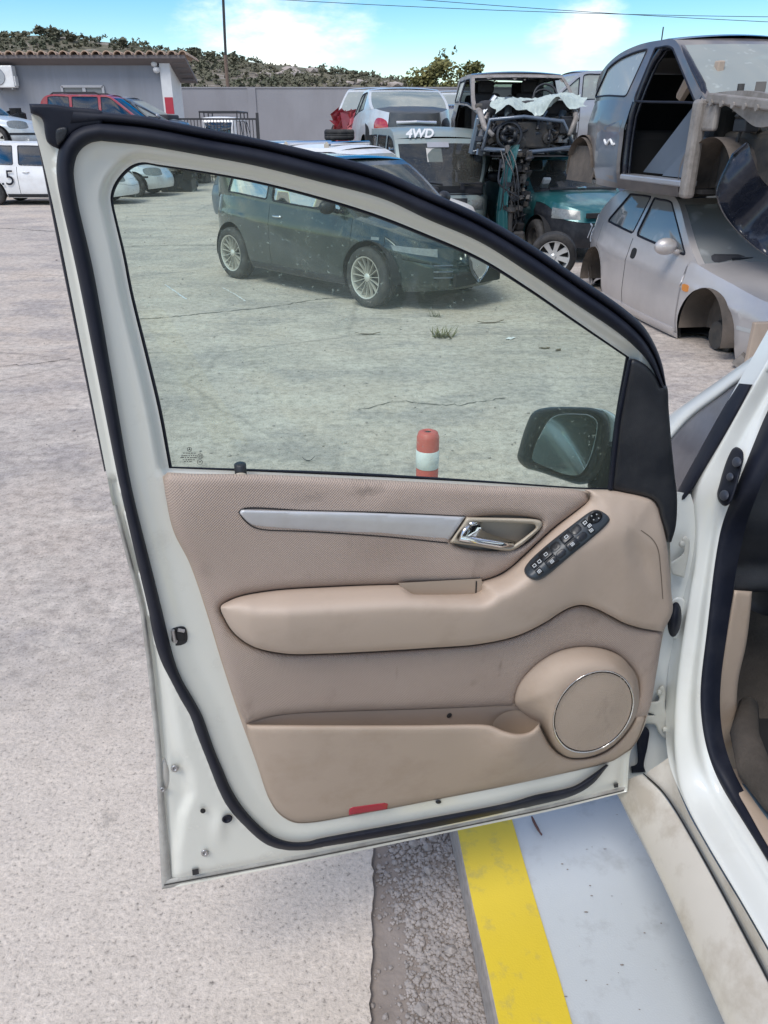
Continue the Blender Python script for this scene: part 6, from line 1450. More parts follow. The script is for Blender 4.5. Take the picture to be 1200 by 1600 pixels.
for u0, u1, v0, v1, lf in ((24, 44, -15, -1, .004), (24, 44, 1, 13, .004), (44, 62, -14, -1, .0005), (44, 62, 1, 13, .0005), (66, 86, -14, -1, .004), (66, 86, 1, 14, .004), (86, 104, -13, 0, .0005), (86, 104, 2, 14, .0005), (4, 14, -11, -1, .003), (4, 14, 1, 11, .003), (15, 23, -12, -1, .002), (15, 23, 1, 12, -.001), (108, 117, -11, -1, .003), (108, 117, 5, 14, .003), (112, 118, 0, 4, .003)):
    swbox('switch_button' if lf > .001 else 'switch_recess', u0, u1, v0, v1, swm, lf)
for u, v in ((34, -8), (34, 7), (76, -8), (76, 7), (9, -6), (9, 6), (19, -6), (112.5, -6), (112.5, 9.5), (115, 2)):
    c = np.array(swp(u, v)); mbx = MB(); sq = [c + ax * a + ay * b for a, b in ((-3, -2.4), (3, -2.4), (3, 2.4), (-3, 2.4))]; si_ = [c + ax * a + ay * b for a, b in ((-2, -1.4), (2, -1.4), (2, 1.4), (-2, 1.4))]
    P8 = np.array(sq + si_); W8 = on_door(P8, armH(P8) + .0112); mbx.add(W8, [(0, 1, 5, 4), (1, 2, 6, 5), (2, 3, 7, 6), (3, 0, 4, 7)])
    if v > 0: P2 = np.array([c + ax * a + ay * b for a, b in ((-1, -.7), (1.2, -.7), (1.2, .8), (-1, .8))]); mbx.add(on_door(P2, armH(P2) + .0113), [(0, 1, 2, 3)])
    mbx.build('switch_symbol', swi, door)
kh = float(armH(np.array([[929., 807.]]))[0])
disc('mirror_knob', 930, 808, 12.5, 9.5, swm, kh + .006, .010, R(-38), ((0, .9), (.55, .85), (.7, 1), (.9, .95), (1, .6), (1.02, -.4)))
for a in range(4):
    q = a * math.pi / 2 + .4; disc('knob_mark', 930 + 6 * math.cos(q), 808 + 4.5 * math.sin(q), 1.3, 1.1, swi, kh + .0163, .0004, 0, n=8)
ribbon('crease_shade', spline([(1001, 829), (1018, 842), (1027, 857), (1032, 895), (1035, 936)], 3), spline([(1002.2, 828), (1019.2, 841), (1028.4, 856.5), (1033.4, 895), (1036.4, 936)], 3), mat('crease_shade_brown', (.17, .13, .10), .7), door, lambda P, w: on_door(P, armH(P) + .0006), 0, 0, n=40, ns=2)  # brown ribbon paints the crease's shade along the recess edge
# door furniture on the steel
D('latch_plate', [(263, 984), (285, 978.5), (290, 981), (293, 1000), (290, 1005), (272, 1011), (266, 1006)], M['plastic'], base=.003, edge=(.002, 2.5), step=4., back=-.003)
mb = MB()
for (x0, y0, x1, y1, wd) in ((270, 985, 273, 1002, 3.2), (278, 984, 288, 986, 3), (271, 1001, 276, 1003, 4)):
    mb.tube([dp(x0, y0, .007), dp(x1, y1, .007)], .003, 6)
mb.build('latch_claw', M['steel'], door)
D('latch_slot', [(275, 988, 1), (287, 986, 1), (289, 1000, 1), (277, 1003, 1)], M['dark'], base=.0055, step=5.)
disc('drain_plug', 317, 1267, 4.2, 4, M['dark'], .006, .001)
disc('grommet', 355, 1279.5, 8.5, 6.5, M['rubber'], .004, .004, R(-20), ((0, .5), (.6, .5), (.7, 1), (1, .6), (1, -1)))
for x, y in ((320, 1333), (273, 1201), (254, 1234)): disc('bolt', x, y, 6.2 if x > 260 else 4.5, 5.6 if x > 260 else 4, M['steel'], .002 if x > 300 else -.006, .005, 0, ((0, .6), (.35, .5), (.45, 1), (.8, .9), (1, .5), (1, -1)))
D('edge_clip', [(300, 1359, 1), (310, 1357, 1), (311, 1366, 1), (301, 1368, 1)], M['plastic'], base=.004, step=4., back=-.02)
D('edge_clip', [(959, 1226, 1), (966, 1224, 1), (966, 1230, 1), (960, 1231, 1)], M['plastic'], base=.004, step=4., back=-.02)
disc('bumper_stop', 257, 1210, 9, 26, M['sillw'], -.022, .010, R(-4), ((0, 1), (.7, .9), (1, .3), (1, -1)))
disc('panel_clip', 685, 1253, 4.5, 3, M['plastic'], .004, .003)
# glass print
gp = MB(); wz = -.032
def gdot(x0, y0, x1, y1): gp.add(on_door(np.array([(x0, y0), (x1, y0), (x1, y1), (x0, y1)], float), np.full(4, wz)), [(0, 1, 2, 3)])
def gring(cx, cy, r, t):
    a = np.linspace(0, 2 * np.pi, 25); A = np.stack([cx + r * np.cos(a), cy + r * .92 * np.sin(a)], 1); B_ = np.stack([cx + (r - t) * np.cos(a), cy + (r - t) * .92 * np.sin(a)], 1)
    gp.add(np.r_[on_door(A, np.full(25, wz)), on_door(B_, np.full(25, wz))], [(i, i + 1, i + 26, i + 25) for i in range(24)])
gring(296, 702, 3.8, .8)
for q in (-90, 30, 150):
    a = R(q); c_ = np.array([296, 702.]); t_ = c_ + 3.4 * np.array([math.cos(a), math.sin(a)]); n_ = np.array([-math.sin(a), math.cos(a)]) * .8
    gp.add(on_door(np.array([c_ + n_, c_ - n_, t_]), np.full(3, wz)), [(0, 1, 2)])
rg = random.Random(4)
for y, x0, x1 in ((708, 286, 305), (712, 283.5, 307), (715, 282, 307.5), (718.4, 285.5, 303.5), (721.3, 288, 301)):
    x = x0
    while x < x1:
        l = rg.choice((1.0, 1.4, .8)); gdot(x, y - .75, x + l, y + .75); x += l + rg.choice((.5, .6, 1.6))
gring(313, 712.8, 4.4, .7); gring(312.3, 722, 4.4, .7)
gdot(312, 710.5, 313, 715); gdot(314.6, 710.5, 315.4, 715); gdot(310.3, 721, 314.3, 722.4)
gp.build('glass_print', M['dark'], door)
# outside mirror, seen through the glass
MO = [(808.5, 716), (812, 697), (823, 662), (832, 645), (843, 639), (862, 636), (900, 636), (928, 638), (944, 645), (951, 660), (952, 690), (944, 722), (929, 748), (918, 755), (905, 757), (880, 750), (845, 738), (820, 730)]
MG = [(831, 716), (834, 702), (843, 681), (855, 660), (864, 651), (876, 647), (905, 646.5), (922, 648.5), (933, 657), (934, 667), (926, 706), (915, 731), (906, 741), (893, 743), (868, 736), (843, 725), (834, 721)]
mir = D('mirror_bezel', MO, M['plastic'], base=-.105, H=lambda v, d: .018 * (1 - rnd(np.clip(14 - d, 0, 14), 14)) * 0 + .0, edge=(.020, 13), step=5., holes=[MG], back=-.150)
MOP = spline(MO, 4, True); cM = MOP.mean(0); V = []; n = len(MOP)
for k, w_ in ((1.0, -.125), (1.0, -.15), (.97, -.19), (.88, -.235), (.70, -.27), (.35, -.285), (0, -.288)):
    c_ = cM + (np.array([6, 2]) * (-w_ - .125) / .16); V.append(on_door(c_ + (MOP - cM) * k, np.full(n, w_)))
V = np.concatenate(V); V[:, 0] += np.clip(-(V[:, 1] - .14), -1, 0) * -.10
mc_ = obj('mirror_cap', V, [(k * n + i, k * n + (i + 1) % n, (k + 1) * n + (i + 1) % n, (k + 1) * n + i) for k in range(6) for i in range(n)], M['white'], door)
D('mirror_cap_shoulder', [(928, 638), (945, 640), (958, 646), (966, 655), (962, 700), (948, 700), (951, 675), (950, 660), (943, 645)], M['white'], base=-.128, edge=(.02, 8), step=4., back=-.2)
D('mirror_arm', [(936, 708), (944, 692), (956, 689), (975, 692), (975, 770), (925, 770), (918, 757), (930, 746)], M['plastic'], base=-.115, edge=(.02, 12), step=5., back=-.18)
mgm, nt, pb, ob_ = nmat('mirror_silvering'); pb.inputs['Metallic'].default_value = .75; pb.inputs['Roughness'].default_value = .16; pb.inputs['Base Color'].default_value = (.60, .68, .63, 1)
mg = D('mirror_glass', MG, mgm, base=-.118, H=lambda v, d: -.020 * (v[:, 0] - 885) / 50 + .030 * (v[:, 1] - 695) / 50, step=14.)
ribbon('mirror_glass_rim', np.r_[spline(MG, 5, True), spline(MG, 5, True)[:1]], cg + (np.r_[spline(MG, 5, True), spline(MG, 5, True)[:1]] - cg) * .965 if (cg := np.array([885., 695.])) is not None else 0, M['chrome'], door, on_door, -.108, .003, n=90, ns=4)

# ---- body beside the door
def PW(lst):
    out = []
    for x, y, k, val in lst:
        p = np.array([[x, y]], float)
        q = {'Y': lambda: on_Y(val)(p, 0.), 'z': lambda: on_Z(val)(p, 0.), 's': lambda: on_side(val)(p, 0.)}[k]()
        out.append(q[0])
    return np.array(out)
def spline3(P, n):
    P = np.asarray(P); k = [0]
    a = spline([(0, 0)] * 0 + [(p[0], p[1]) for p in P], .02) if False else None
    d = np.r_[0, np.cumsum(np.linalg.norm(np.diff(P, axis=0), axis=1))]; q = np.linspace(0, d[-1], n)
    # smooth the polyline a little after dense resampling
    S_ = np.stack([np.interp(q, d, P[:, j]) for j in range(3)], 1)
    for _ in range(6): S_[1:-1] = .25 * S_[:-2] + .5 * S_[1:-1] + .25 * S_[2:]
    return S_
def loft(name, rails, m, parent=WCAR, n=80, bulge=None):
    Rr = [spline3(r, n) for r in rails]; V = np.concatenate(Rr)
    return obj(name, V, [(k * n + i, k * n + i + 1, (k + 1) * n + i + 1, (k + 1) * n + i) for k in range(len(Rr) - 1) for i in range(n - 1)], m, parent)
railP = PW([(1260, 455, 's', 0), (1175.5, 602, 's', 0), (1130, 682, 's', 0), (1078, 772, 's', 0), (1086, 800, 'Y', 1.375), (1089, 827, 'Y', 1.37), (1085, 885, 'Y', 1.36), (1071, 959, 'Y', 1.345), (1059, 1037, 'Y', 1.33), (1052, 1115, 'Y', 1.31), (1051, 1177, 'Y', 1.28), (1057, 1225, 'z', .50), (1078, 1273, 'z', .50), (1115, 1338, 'z', .50), (1160, 1412, 'z', .50), (1200, 1482, 'z', .50), (1300, 1660, 'z', .50), (1420, 1880, 'z', .5)])
railS = PW([(1300, 465, 's', .05), (1200, 638, 's', .05), (1170, 712, 's', .05), (1148, 767, 's', .05), (1126, 822, 'Y', 1.34), (1115, 891, 'Y', 1.325), (1104, 990, 'Y', 1.30), (1096, 1052, 'Y', 1.28), (1093, 1093, 'Y', 1.26), (1098, 1146, 'Y', 1.23), (1109, 1190, 'Y', 1.19), (1128, 1232, 'z', .53), (1159, 1280, 'z', .53), (1200, 1346, 'z', .53), (1300, 1520, 'z', .53), (1420, 1730, 'z', .53)])
railS2 = PW([(1345, 485, 's', .07), (1250, 645, 's', .07), (1210, 712, 's', .07), (1185, 767, 's', .07), (1165, 822, 'Y', 1.35), (1150, 891, 'Y', 1.335), (1137, 984, 'Y', 1.31), (1127, 1052, 'Y', 1.29), (1124, 1099, 'Y', 1.265), (1128, 1150, 'Y', 1.235), (1143, 1201, 'Y', 1.18), (1166, 1242, 'z', .545), (1200, 1305, 'z', .545), (1300, 1470, 'z', .545), (1420, 1670, 'z', .545)])
n = 110
a_, b_ = spline3(railP, n), spline3(railS, n)
mid = [a_ + (b_ - a_) * k for k in (0, .12, .35, .62, .85, 1.0)]
tl = np.linspace(0, 1, n)[:, None]
outd = np.array([-.6, -.6, .25]); outd /= np.linalg.norm(outd)
hump = (0, .010, .004, -.006 , .002, 0); step_ = (0, .012, -.004, -.012, .006, 0)
rails = [m_ + outd * (h1 * (1 - ss(.5, .75, tl)) + h2 * ss(.5, .75, tl)) for m_, h1, h2 in zip(mid, hump, step_)]
def raw_loft(name, Rr, m, parent=WCAR):
    n = len(Rr[0]); V = np.concatenate(Rr); return obj(name, V, [(k * n + i, k * n + i + 1, (k + 1) * n + i + 1, (k + 1) * n + i) for k in range(len(Rr) - 1) for i in range(n - 1)], m, parent)
def densify(Rr, m=4):
    out = []
    A = np.stack(Rr); K = len(Rr); ts = np.linspace(0, K - 1, (K - 1) * m + 1)
    B = np.stack([np.stack([np.interp(ts, np.arange(K), A[:, i, j]) for j in range(3)], 1) for i in range(A.shape[1])], 1)
    for _ in range(3): B[1:-1] = .25 * B[:-2] + .5 * B[1:-1] + .25 * B[2:]
    return list(B)
raw_loft('door_pillar', densify([rails[0] + np.array([.0, .05, 0])] + rails), M['white'])
c_, d_ = b_, spline3(railS2, n); sd_ = []
for k in np.linspace(0, 1, 9): sd_.append(c_ + (d_ - c_) * k + outd * .016 * math.sin(math.pi * k))
raw_loft('body_seal', sd_, M['rubber'])
# jamb behind the hinges
hf('hinge_jamb', [(935, 745, 1), (1079, 772, 1), (1087, 800), (1091, 827), (1089, 885), (1075, 959), (1064, 1037), (1056, 1115), (1055, 1177), (1061, 1225), (1070, 1262, 1), (1040, 1246), (1010, 1220), (975, 1222, 1), (960, 1150), (935, 1000)], M['white'], WCAR, on_Y(1.385), H=lambda v, d: .012 * ss(1000, 1060, v[:, 0]) * ss(1120, 1080, v[:, 1]) + .02 * ss(1150, 1230, v[:, 1]), step=10.)
# sill
railA = PW([(962, 1238, 'z', .35), (1000, 1308, 'z', .345), (1045, 1403, 'z', .34), (1090, 1505, 'z', .335), (1132, 1602, 'z', .33), (1200, 1770, 'z', .33), (1290, 2000, 'z', .33)])
railB = PW([(1004, 1210, 'z', .45), (1034, 1238, 'z', .45), (1060, 1276, 'z', .45), (1086, 1322, 'z', .45), (1130, 1402, 'z', .45), (1200, 1535, 'z', .45), (1290, 1715, 'z', .45), (1400, 1930, 'z', .45)])
A3, B3 = spline3(railA, n), spline3(railB, n); outs = np.array([-.8, 0, .6])
sl = [A3 + np.array([.05, 0, -.10]), A3 + np.array([.012, 0, -.02])] + [A3 + (B3 - A3) * k + outs * .011 * math.sin(math.pi * k) ** .8 for k in (0, .1, .25, .42, .55, .68, .82, .93)] + [B3]
raw_loft('sill', densify(sl, 3), M['sillw'])
P3 = spline3(railP[10:], n)
raw_loft('sill_ledge', densify([B3 + np.array([.012, 0, -.012]), B3 + np.array([.006, -.0, .006]), B3 + (P3 - B3) * .5 + np.array([0, 0, -.006]), P3 + np.array([0, 0, -.004])], 3), M['sillw'])
ribbon('sill_gap', spline([(1004, 1209), (1034, 1237), (1086, 1321), (1200, 1534), (1290, 1714)], 8), spline([(1006, 1208), (1036, 1236), (1088.5, 1320), (1203, 1533), (1294, 1713)], 8), M['dark'], WCAR, on_Z(.458), 0, 0, n=60, ns=2)
# A pillar, quarter glass and its black bar
hf('windscreen_pillar', [(1010, 676, 1), (1046, 648), (1100, 610), (1150, 575), (1200, 540), (1330, 452, 1), (1330, 500, 1), (1235, 556), (1176, 599), (1166, 594), (1120, 624), (1079, 655), (1049, 688), (1030, 712, 1)], M['white'], WCAR, on_side(0.), edge=(.022, 16), step=8., back=-.06)
hf('quarter_glass', [(1036, 712), (1049, 687), (1079, 654), (1120, 623), (1166, 593), (1182, 598, 1), (1090, 765, 1), (1072, 790, 1), (1040, 800, 1)], mat('quarter_glass_dark', (.085, .085, .10), .10, var=.35, vs=9, coat=.6, dirt=.3, dcol=(.2, .2, .21), ds=8), WCAR, on_side(.012), step=14.)
ribbon('quarter_bar', spline([(1154, 599), (1135, 629), (1105, 682), (1057, 771), (1051, 786)], 8), spline([(1176.5, 601), (1158, 637), (1128, 690), (1080, 768), (1072, 779)], 8), M['rubber'], WCAR, on_side(.006), .004, .014, n=50, ns=7, back=-.02)
# rubber plug plate on the pillar
hf('plug_plate', [(1142, 702), (1152, 698.5), (1160, 704), (1162, 714), (1159, 730), (1141, 786), (1132, 791), (1123, 783), (1120.5, 772), (1124, 757)], M['rubber'], WCAR, on_side(.022), edge=(.006, 5), step=5., back=-.02)
for x, y, r_ in ((1151, 722, 8.2), (1140.5, 745, 6.4), (1131.5, 774, 8.4)): disc('rubber_plug', x, y, r_ * .88, r_, mat('plug_grey', (.035, .04, .055), .5) if x == 1151 else bpy.data.materials['plug_grey'], .008, .005, R(15), parent=WCAR, place=on_side(.022))
# hinges
hx = mat('hinge_paint', (.50, .50, .46), .4, var=.05, dirt=.3, dcol=(.3, .27, .22), ds=20)
uh = hf('hinge', [(1066, 841), (1071, 837.5), (1077, 843), (1077.5, 856), (1069, 903, 1), (1050, 897, 1), (1046, 880, 1), (1068, 863)], hx, WCAR, on_Y(1.335), edge=(.003, 3), step=4., back=-.02)
disc('hinge_bolt', 1065.5, 850, 5.2, 5.4, hx, .002, .012, 0, ((0, .9), (.6, 1), (.75, .6), (1, .4), (1, -1)), uh, 12, on_Y(1.335))
lh = hf('hinge', [(1028, 1077), (1036, 1070.5), (1040, 1080), (1039.5, 1106), (1047, 1130), (1046.5, 1150), (1040, 1154), (1029, 1144), (1023, 1132), (1005, 1131, 1), (1005, 1117, 1), (1022, 1117), (1010, 1111), (1012, 1098), (1029, 1094)], hx, WCAR, on_Y(1.345), edge=(.005, 4), step=4., back=-.03)
for x, y in ((1030.5, 1081.5), (1039, 1140)): disc('hinge_bolt', x, y, 5, 5.4, hx, .002, .012, 0, ((0, .9), (.6, 1), (.75, .6), (1, .4), (1, -1)), lh, 12, on_Y(1.345))
hf('boot_plate', [(1050, 938), (1062, 933), (1070, 938), (1071.5, 965), (1068, 988), (1061, 998), (1050, 996)], M['white'], WCAR, on_Y(1.36), edge=(.004, 4), step=5., back=-.02)
disc('cable_boot', 1054, 968, 10.5, 27, M['rubber'], .03, .02, R(6), ((0, 1.6), (.55, 1.5), (.6, 1.2), (.78, 1.1), (.82, .7), (1, .5), (1.02, -1)), WCAR, 22, on_Y(1.36))
hf('jamb_seal', [(1007, 1134, 1), (1014, 1141), (1012, 1165), (1006, 1196), (1009, 1206, 1), (987, 1208, 1), (986, 1197, 1), (995, 1194), (996, 1155)], M['rubber'], WCAR, on_Y(1.35), edge=(.004, 4), step=5., back=-.03)
# interior
hf('dashboard', [(1230, 640, 1), (1340, 560, 1), (1340, 928, 1), (1174, 925), (1147, 923, 1), (1150, 890), (1166, 815), (1196, 735)], M['plastic'], WCAR, on_Y(1.42), H=lambda v, d: .05 * ss(880, 925, v[:, 1]) * ss(930, 923, v[:, 1]) + .03 * np.sin(v[:, 1] / 40.), step=14., back=-.2)
hf('kick_panel', [(1147, 922, 1), (1175, 924, 1), (1173, 950), (1166, 1006), (1153, 1068), (1152, 1131), (1158, 1180), (1160, 1206, 1), (1142, 1202), (1126, 1152), (1122, 1099), (1125, 1052), (1136, 984)], M['beige2'], WCAR, on_Y(1.315), H=lambda v, d: -.03 * ss(1120, 1175, v[:, 0]), edge=(.01, 6), step=7., back=-.08)
hf('scuff_plate', [(1126, 1200, 1), (1152, 1201, 1), (1200, 1262), (1300, 1390, 1), (1400, 1560, 1), (1400, 1640, 1), (1300, 1472), (1200, 1322), (1160, 1252)], M['beige2'], WCAR, on_Z(.552), edge=(.004, 4), step=8., back=-.04)
hf('scuff_insert', [(1159, 1224, 1), (1178, 1226, 1), (1200, 1253), (1300, 1380, 1), (1300, 1410, 1), (1200, 1281)], mat('blue_scuff_insert', (.075, .12, .16), .45, dirt=.3), WCAR, on_Z(.5535), edge=(.001, 2), step=7., back=-.01)
M['carpet'] = mat('muddy_carpet', (.045, .038, .032), .95, var=.5, vs=9, bump=.5, bs=150, dirt=.6, dcol=(.12, .10, .085), ds=5)
hf('carpet', [(1120, 860, 1), (1360, 840, 1), (1420, 1500, 1), (1200, 1265, 1), (1150, 1200), (1128, 1120), (1120, 1050)], M['carpet'], WCAR, on_Y(1.62), H=lambda v, d: .42 * ss(1080, 1330, v[:, 1]), step=14.)
mb = MB(); q = [on_Z(.60)(np.array([[x, y]], float), np.zeros(1))[0] for x, y in ((1170, 1100), (1164, 1150), (1178, 1200), (1215, 1245), (1260, 1290))]
mb.tube(q, [.02, .03, .035, .035, .03], 8); mb.build('carpet_fold', M['carpet'], WCAR, True)
mb = MB(); q = [on_Z(.52)(np.array([[x, y]], float), np.zeros(1))[0] for x, y in ((1168, 1140), (1172, 1190), (1200, 1230), (1240, 1275))]
mb.tube(q, .012, 8); mb.build('dirty_cable_cover', M['beige2'], WCAR, True)
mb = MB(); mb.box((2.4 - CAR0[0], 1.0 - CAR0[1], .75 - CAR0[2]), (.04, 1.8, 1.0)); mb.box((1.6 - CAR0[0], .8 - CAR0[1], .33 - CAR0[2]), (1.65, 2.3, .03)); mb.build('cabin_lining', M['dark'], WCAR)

# roof, rear flank and screen of the car: out of the picture above and behind the open door
ys_ = np.linspace(1.02, -2.2, 24); V = []; us = np.linspace(0, 1, 12)
for y in ys_:
    zr = 1.52 + .10 * ss(1.1, .2, y) - .06 * ss(-1.2, -2.2, y)
    for u in us: V.append((.90 + 1.34 * u - CAR0[0], y - CAR0[1], zr + .06 * (1 - (2 * u - 1) ** 2) + ZP - CAR0[2]))
obj('roof', V, [(i * 12 + j, i * 12 + j + 1, (i + 1) * 12 + j + 1, (i + 1) * 12 + j) for i in range(23) for j in range(11)], M['white'], WCAR)
mb = MB()
mb.box((.66 - CAR0[0], -.62 - CAR0[1], .72 - CAR0[2]), (.10, 1.25, .74), bev=.03); mb.build('rear_door', M['white'], WCAR, True)
mb = MB(); mb.tube([(.66 - CAR0[0], -.02 - CAR0[1], .45 - CAR0[2]), (.66 - CAR0[0], -.02 - CAR0[1], 1.08 - CAR0[2]), (.88 - CAR0[0], -.10 - CAR0[1], 1.58 - CAR0[2])], .05, 8); mb.build('door_post', M['white'], WCAR, True)
mb = MB(); mb.box((1.45 - CAR0[0], -.35 - CAR0[1], .78 - CAR0[2]), (.5, .5, .2), bev=.06); mb.box((1.45 - CAR0[0], -.62 - CAR0[1], 1.08 - CAR0[2]), (.48, .16, .65), Matrix.Rotation(R(-12), 3, 'X'), bev=.06); mb.build('seat', M['beige2'], WCAR, True)
# dirty folded hem along the free edges of the door
ribbon('hem_flange', np.array([(176, 790), (218, 950), (229, 1032), (243, 1170), (245, 1220), (249, 1316), (253, 1389)], float), np.array([(183, 789), (226, 950), (238, 1032), (252, 1170), (255, 1220), (262, 1316), (268, 1376)], float), M['hem'], door, on_door, -.012, .004, n=80, ns=5)
ribbon('hem_flange', np.array([(253, 1389.5), (480, 1345.5), (708, 1298.5), (860, 1266.5), (979, 1237)], float), np.array([(262, 1374), (480, 1332.5), (708, 1288), (860, 1257), (977, 1229)], float), M['hem'], door, on_door, -.010, .004, n=80, ns=5)
ribbon('hem_line', np.array([(256, 1382), (480, 1340), (708, 1294), (860, 1262), (979, 1233.5)], float), np.array([(256.5, 1384), (480, 1341.8), (708, 1295.7), (860, 1263.5), (979, 1235)], float), M['grime'], door, on_door, -.0055, 0, n=80, ns=2)
def wl(p): return tuple(np.array(p) - CAR0)
mb = MB(); mb.box(wl((1.48, 1.62, .90)), (1.30, .34, .34), bev=.06); mb.box(wl((1.15, 1.50, 1.06)), (.36, .2, .10), bev=.03); mb.build('dashboard_top', M['plastic'], WCAR, True)
mb = MB(); a = np.linspace(0, 2 * math.pi, 33); mb.tube([wl((1.20 + .18 * math.cos(q), 1.22 - .06 * math.sin(q), .98 + .17 * math.sin(q))) for q in a], .015, 7, cap=False); mb.box(wl((1.20, 1.24, .97)), (.30, .05, .07), bev=.015); mb.tube([wl((1.20, 1.24, .97)), wl((1.20, 1.5, .88))], .03, 8); mb.build('steering_wheel', M['plastic'], WCAR, True)
mb = MB(); mb.tube([wl((.735, 1.46, 1.30)), wl((.82, 1.22, 1.47)), wl((.95, 1.0, 1.60))], .04, 8); mb.build('upper_pillar', M['white'], WCAR, True)
mb = MB(); mb.add([wl(p) for p in ((.80, 1.76, 1.06), (2.05, 1.76, 1.06), (1.97, 1.03, 1.62), (.97, 1.03, 1.62))], [(0, 1, 2, 3)]); mb.build('windscreen', M['glass'], WCAR)
# ================================================================== SMALL THINGS IN THE YARD
bt = C0 + ray(669, 676) * 2.95; bz = bt[2]
t = thing('bollard', 'red flexible bollard with a white reflective band on the concrete outside the door glass', 'bollard', (bt[0], bt[1], 0))
M['bred'] = mat('faded_red_plastic', (.50, .075, .06), .5, var=.1, vs=8, dirt=.25)
wb_ = 35.5 / F * 2.95 / 2
mb = MB(); mb.lathe([(.012, bz - .004), (.012, bz + .006), (wb_ * .55, bz + .008), (wb_ * .85, bz + .002), (wb_, bz - .018), (wb_, .06), (wb_ * 1.02, .05), (wb_ * 1.5, .02), (wb_ * 2.0, .004), (wb_ * 2.0, 0)], n=32); mb.build('post', M['bred'], t, True)
za = (C0 + ray(669, 700) * 2.99)[2]; zb_ = (C0 + ray(669, 726) * 3.03)[2]
mb = MB(); mb.lathe([(wb_ + .0005, za), (wb_ + .0016, za - .001), (wb_ + .0016, zb_ + .001), (wb_ + .0005, zb_)], n=32); mb.build('reflective_band', mat('white_band', (.66, .68, .68), .4, var=.06, dirt=.4, ds=20), t, True)
mb = MB(); mb.lathe([(0, bz + .0035), (.0115, bz + .0035)], n=16); mb.build('cap_hole', M['dark'], t)
# weed and litter
def tuft(px, py, lab, s, n, seed):
    p = at_z(px, py); t = thing('weed', lab, 'weed', (p[0], p[1], 0)); r = random.Random(seed); qs = []
    for _ in range(n):
        a = r.uniform(0, 6.28); l = s * r.uniform(.4, 1.2); b = np.array([r.gauss(0, s * .35), r.gauss(0, s * .2), 0]); d = np.array([math.cos(a), math.sin(a), r.uniform(.25, 1.0)]) * l
        n_ = np.array([-math.sin(a), math.cos(a), 0]) * s * .05; qs.append((b - n_, b + n_, b + d * .6 + n_ * .8, b + d))
    leaves_obj('leaves', qs, M['leafo'] if seed % 2 else M['scrub'], t)
tuft(690, 527, 'straggly green weed growing from a crack in the concrete', .13, 60, 3)
tuft(681, 495, 'tiny dark weed behind the larger weed near the green car', .08, 24, 4)
def litter(name, px, py, lab, L, W, ang, m, seed, z=0., cat='litter', curl=.3):
    p = at_z(px, py, z); r = random.Random(seed); V = []; N_ = 7
    for i in range(N_):
        t = i / (N_ - 1) - .5; w_ = W * (.35 + .65 * math.sin(math.pi * (i + .4) / N_)) * r.uniform(.7, 1.2)
        for sg in (-1, 1): V.append((t * L, sg * w_ / 2 + r.uniform(-.1, .1) * W, .006 + curl * abs(t) ** 2 * L + r.uniform(0, .12) * W))
    V = np.array(V); n = len(V); Fc = [(2*i, 2*i+1, 2*i+3, 2*i+2) for i in range(N_ - 1)]
    o = obj(name, np.r_[V, V - [0, 0, .003]], Fc + [tuple(q + n for q in f[::-1]) for f in Fc] + [(2*i, 2*i+2, 2*i+2+n, 2*i+n) for i in range(N_-1)], m); o.location = tuple(p); o.rotation_euler = (0, 0, ang); return tag(o, lab, cat)
M['leafd'] = mat('dry_leaf', (.10, .075, .045), .8, var=.4, vs=40)
litter('plastic_strip', 482, 721, 'thin dark curved strip on the concrete above the lock pin', .075, .008, .1, M['plastic'], 1, curl=1.4)
litter('dry_leaf', 766, 505, 'dark sliver of litter on the concrete right of the weed', .28, .03, .2, M['leafd'], 2)
litter('dry_leaf', 575, 523, 'dark sliver of litter on the concrete below the green car wheel', .24, .03, .05, M['leafd'], 3)
litter('paper_scrap', 797, 530, 'small pale scrap lying on the concrete far right of the weed', .10, .06, .6, M['white_old'], 4, curl=.1)
litter('twig', 838, 1293, 'reddish brown twig lying across the pale blue paint below the door', .062, .006, R(-75), mat('twig_brown', (.12, .055, .045), .8, var=.4, vs=60), 5, .1045, 'twig', .12)
litter('plastic_shard', 607, 1556, 'black plastic shard on the dirt of the trench near the bottom edge', .04, .016, -.15, M['gloss'], 6, -.047, 'plastic piece', .2)
for k, (x, y, L, lab) in enumerate(((850, 545, .10, 'dark crumb of litter near the right end of the glass'), (872, 548, .07, 'dark speck of litter beside the right end of the glass'), (1118, 655 - 30, .0, ''))):
    if L: litter('debris', x, y, lab, L, .04, k * .7, M['leafd'], 20 + k, cat='debris')
r = random.Random(99); mb = MB()
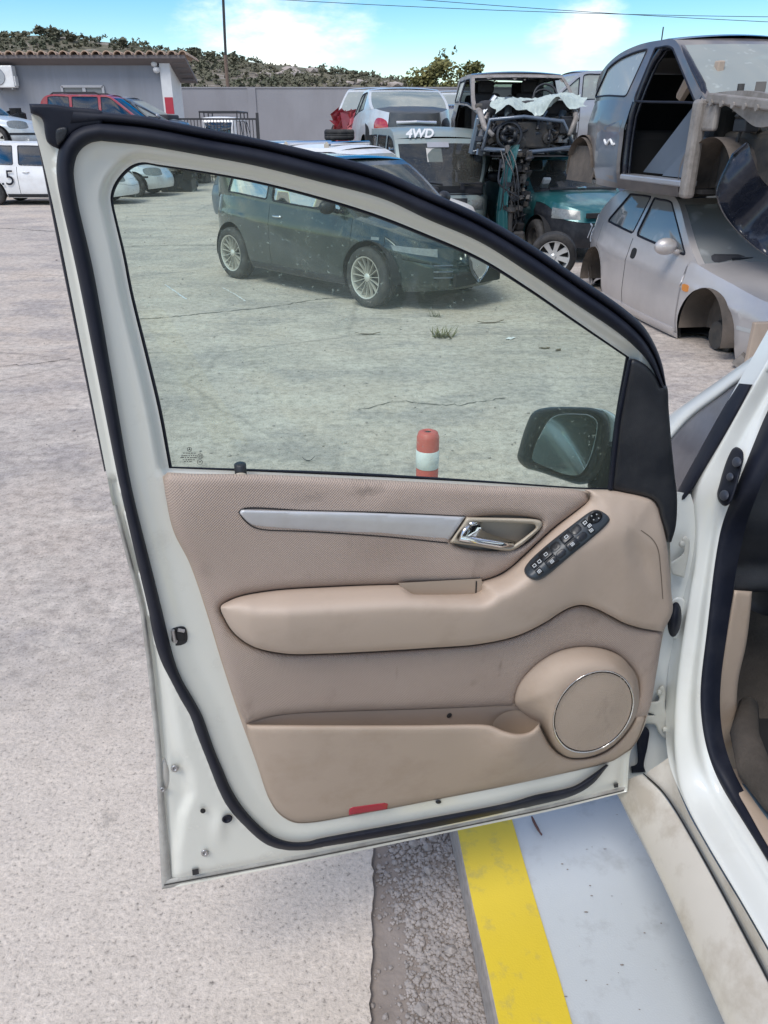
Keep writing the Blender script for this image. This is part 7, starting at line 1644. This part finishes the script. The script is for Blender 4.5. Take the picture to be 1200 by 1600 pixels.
for k in range(320):
    px, py = r.uniform(60, 960), r.uniform(330, 720); p = at_z(px, py); v, f = r.choice(shapes); s = r.choice((.004, .006, .008, .011)) * (1 if py > 450 else 1.5)
    mb.add(v * s + p + [0, 0, s * .4], f)
tag(mb.build('scattered_grit', M['stone']), kind='stuff')
r = random.Random(5); mb = MB()
for k in range(26):
    p = at_z(r.uniform(860, 1040), r.uniform(1270, 1590), ZP + .005); s = r.uniform(.0008, .0022); v, f = r.choice(shapes); mb.add(v * np.array([s * r.uniform(1, 4), s, s * .5]) + p, f)
tag(mb.build('platform_crumbs', M['dirt']), kind='stuff')

def ground_line(name, pts, wd, m, seed, jit=.012, kind='structure'):
    r = random.Random(seed); W = np.array([at_z(x, y)[:2] for x, y in spline(pts, 12)]); W = resample(W, max(20, int(np.linalg.norm(W[-1] - W[0]) / .035)))
    for k in range(1, len(W) - 1): W[k] += [r.gauss(0, jit), r.gauss(0, jit)]
    t = np.gradient(W, axis=0); nn = np.stack([-t[:, 1], t[:, 0]], 1); nn /= np.linalg.norm(nn, axis=1)[:, None] + 1e-9
    ww = np.array([wd * r.uniform(.25, 1.1) for _ in W])[:, None]; n = len(W)
    V = [(*p, .004) for p in W + nn * ww] + [(*p, .004) for p in W - nn * ww]
    tag(obj(name, V, [(i, i + 1, n + i + 1, n + i) for i in range(n - 1)], m, smooth=False), kind=kind)
M['crackm'] = mat('crack_dirt', (.10, .088, .076), .95, var=.4, vs=30)
ground_line('concrete_crack', [(130, 515), (190, 502), (260, 496), (330, 489), (420, 480), (520, 466), (600, 470)], .012, M['crackm'], 1)
ground_line('concrete_crack', [(-60, 360), (0, 357), (70, 361), (130, 365)], .02, M['crackm'], 2)
ground_line('concrete_crack', [(205, 385), (300, 383), (345, 384)], .016, M['crackm'], 3)
ground_line('concrete_crack', [(-40, 575), (10, 572), (60, 568), (110, 560)], .007, M['crackm'], 4)
ground_line('concrete_crack', [(560, 640), (620, 628), (700, 634), (790, 622)], .006, M['crackm'], 5)
ground_line('white_strip', [(258, 445), (274, 456), (291, 468)], .012, M['white_old'], 6, .004)  # short thin white strips laid on the concrete
ground_line('white_strip', [(348, 450), (365, 459), (384, 471)], .012, M['white_old'], 7, .004)
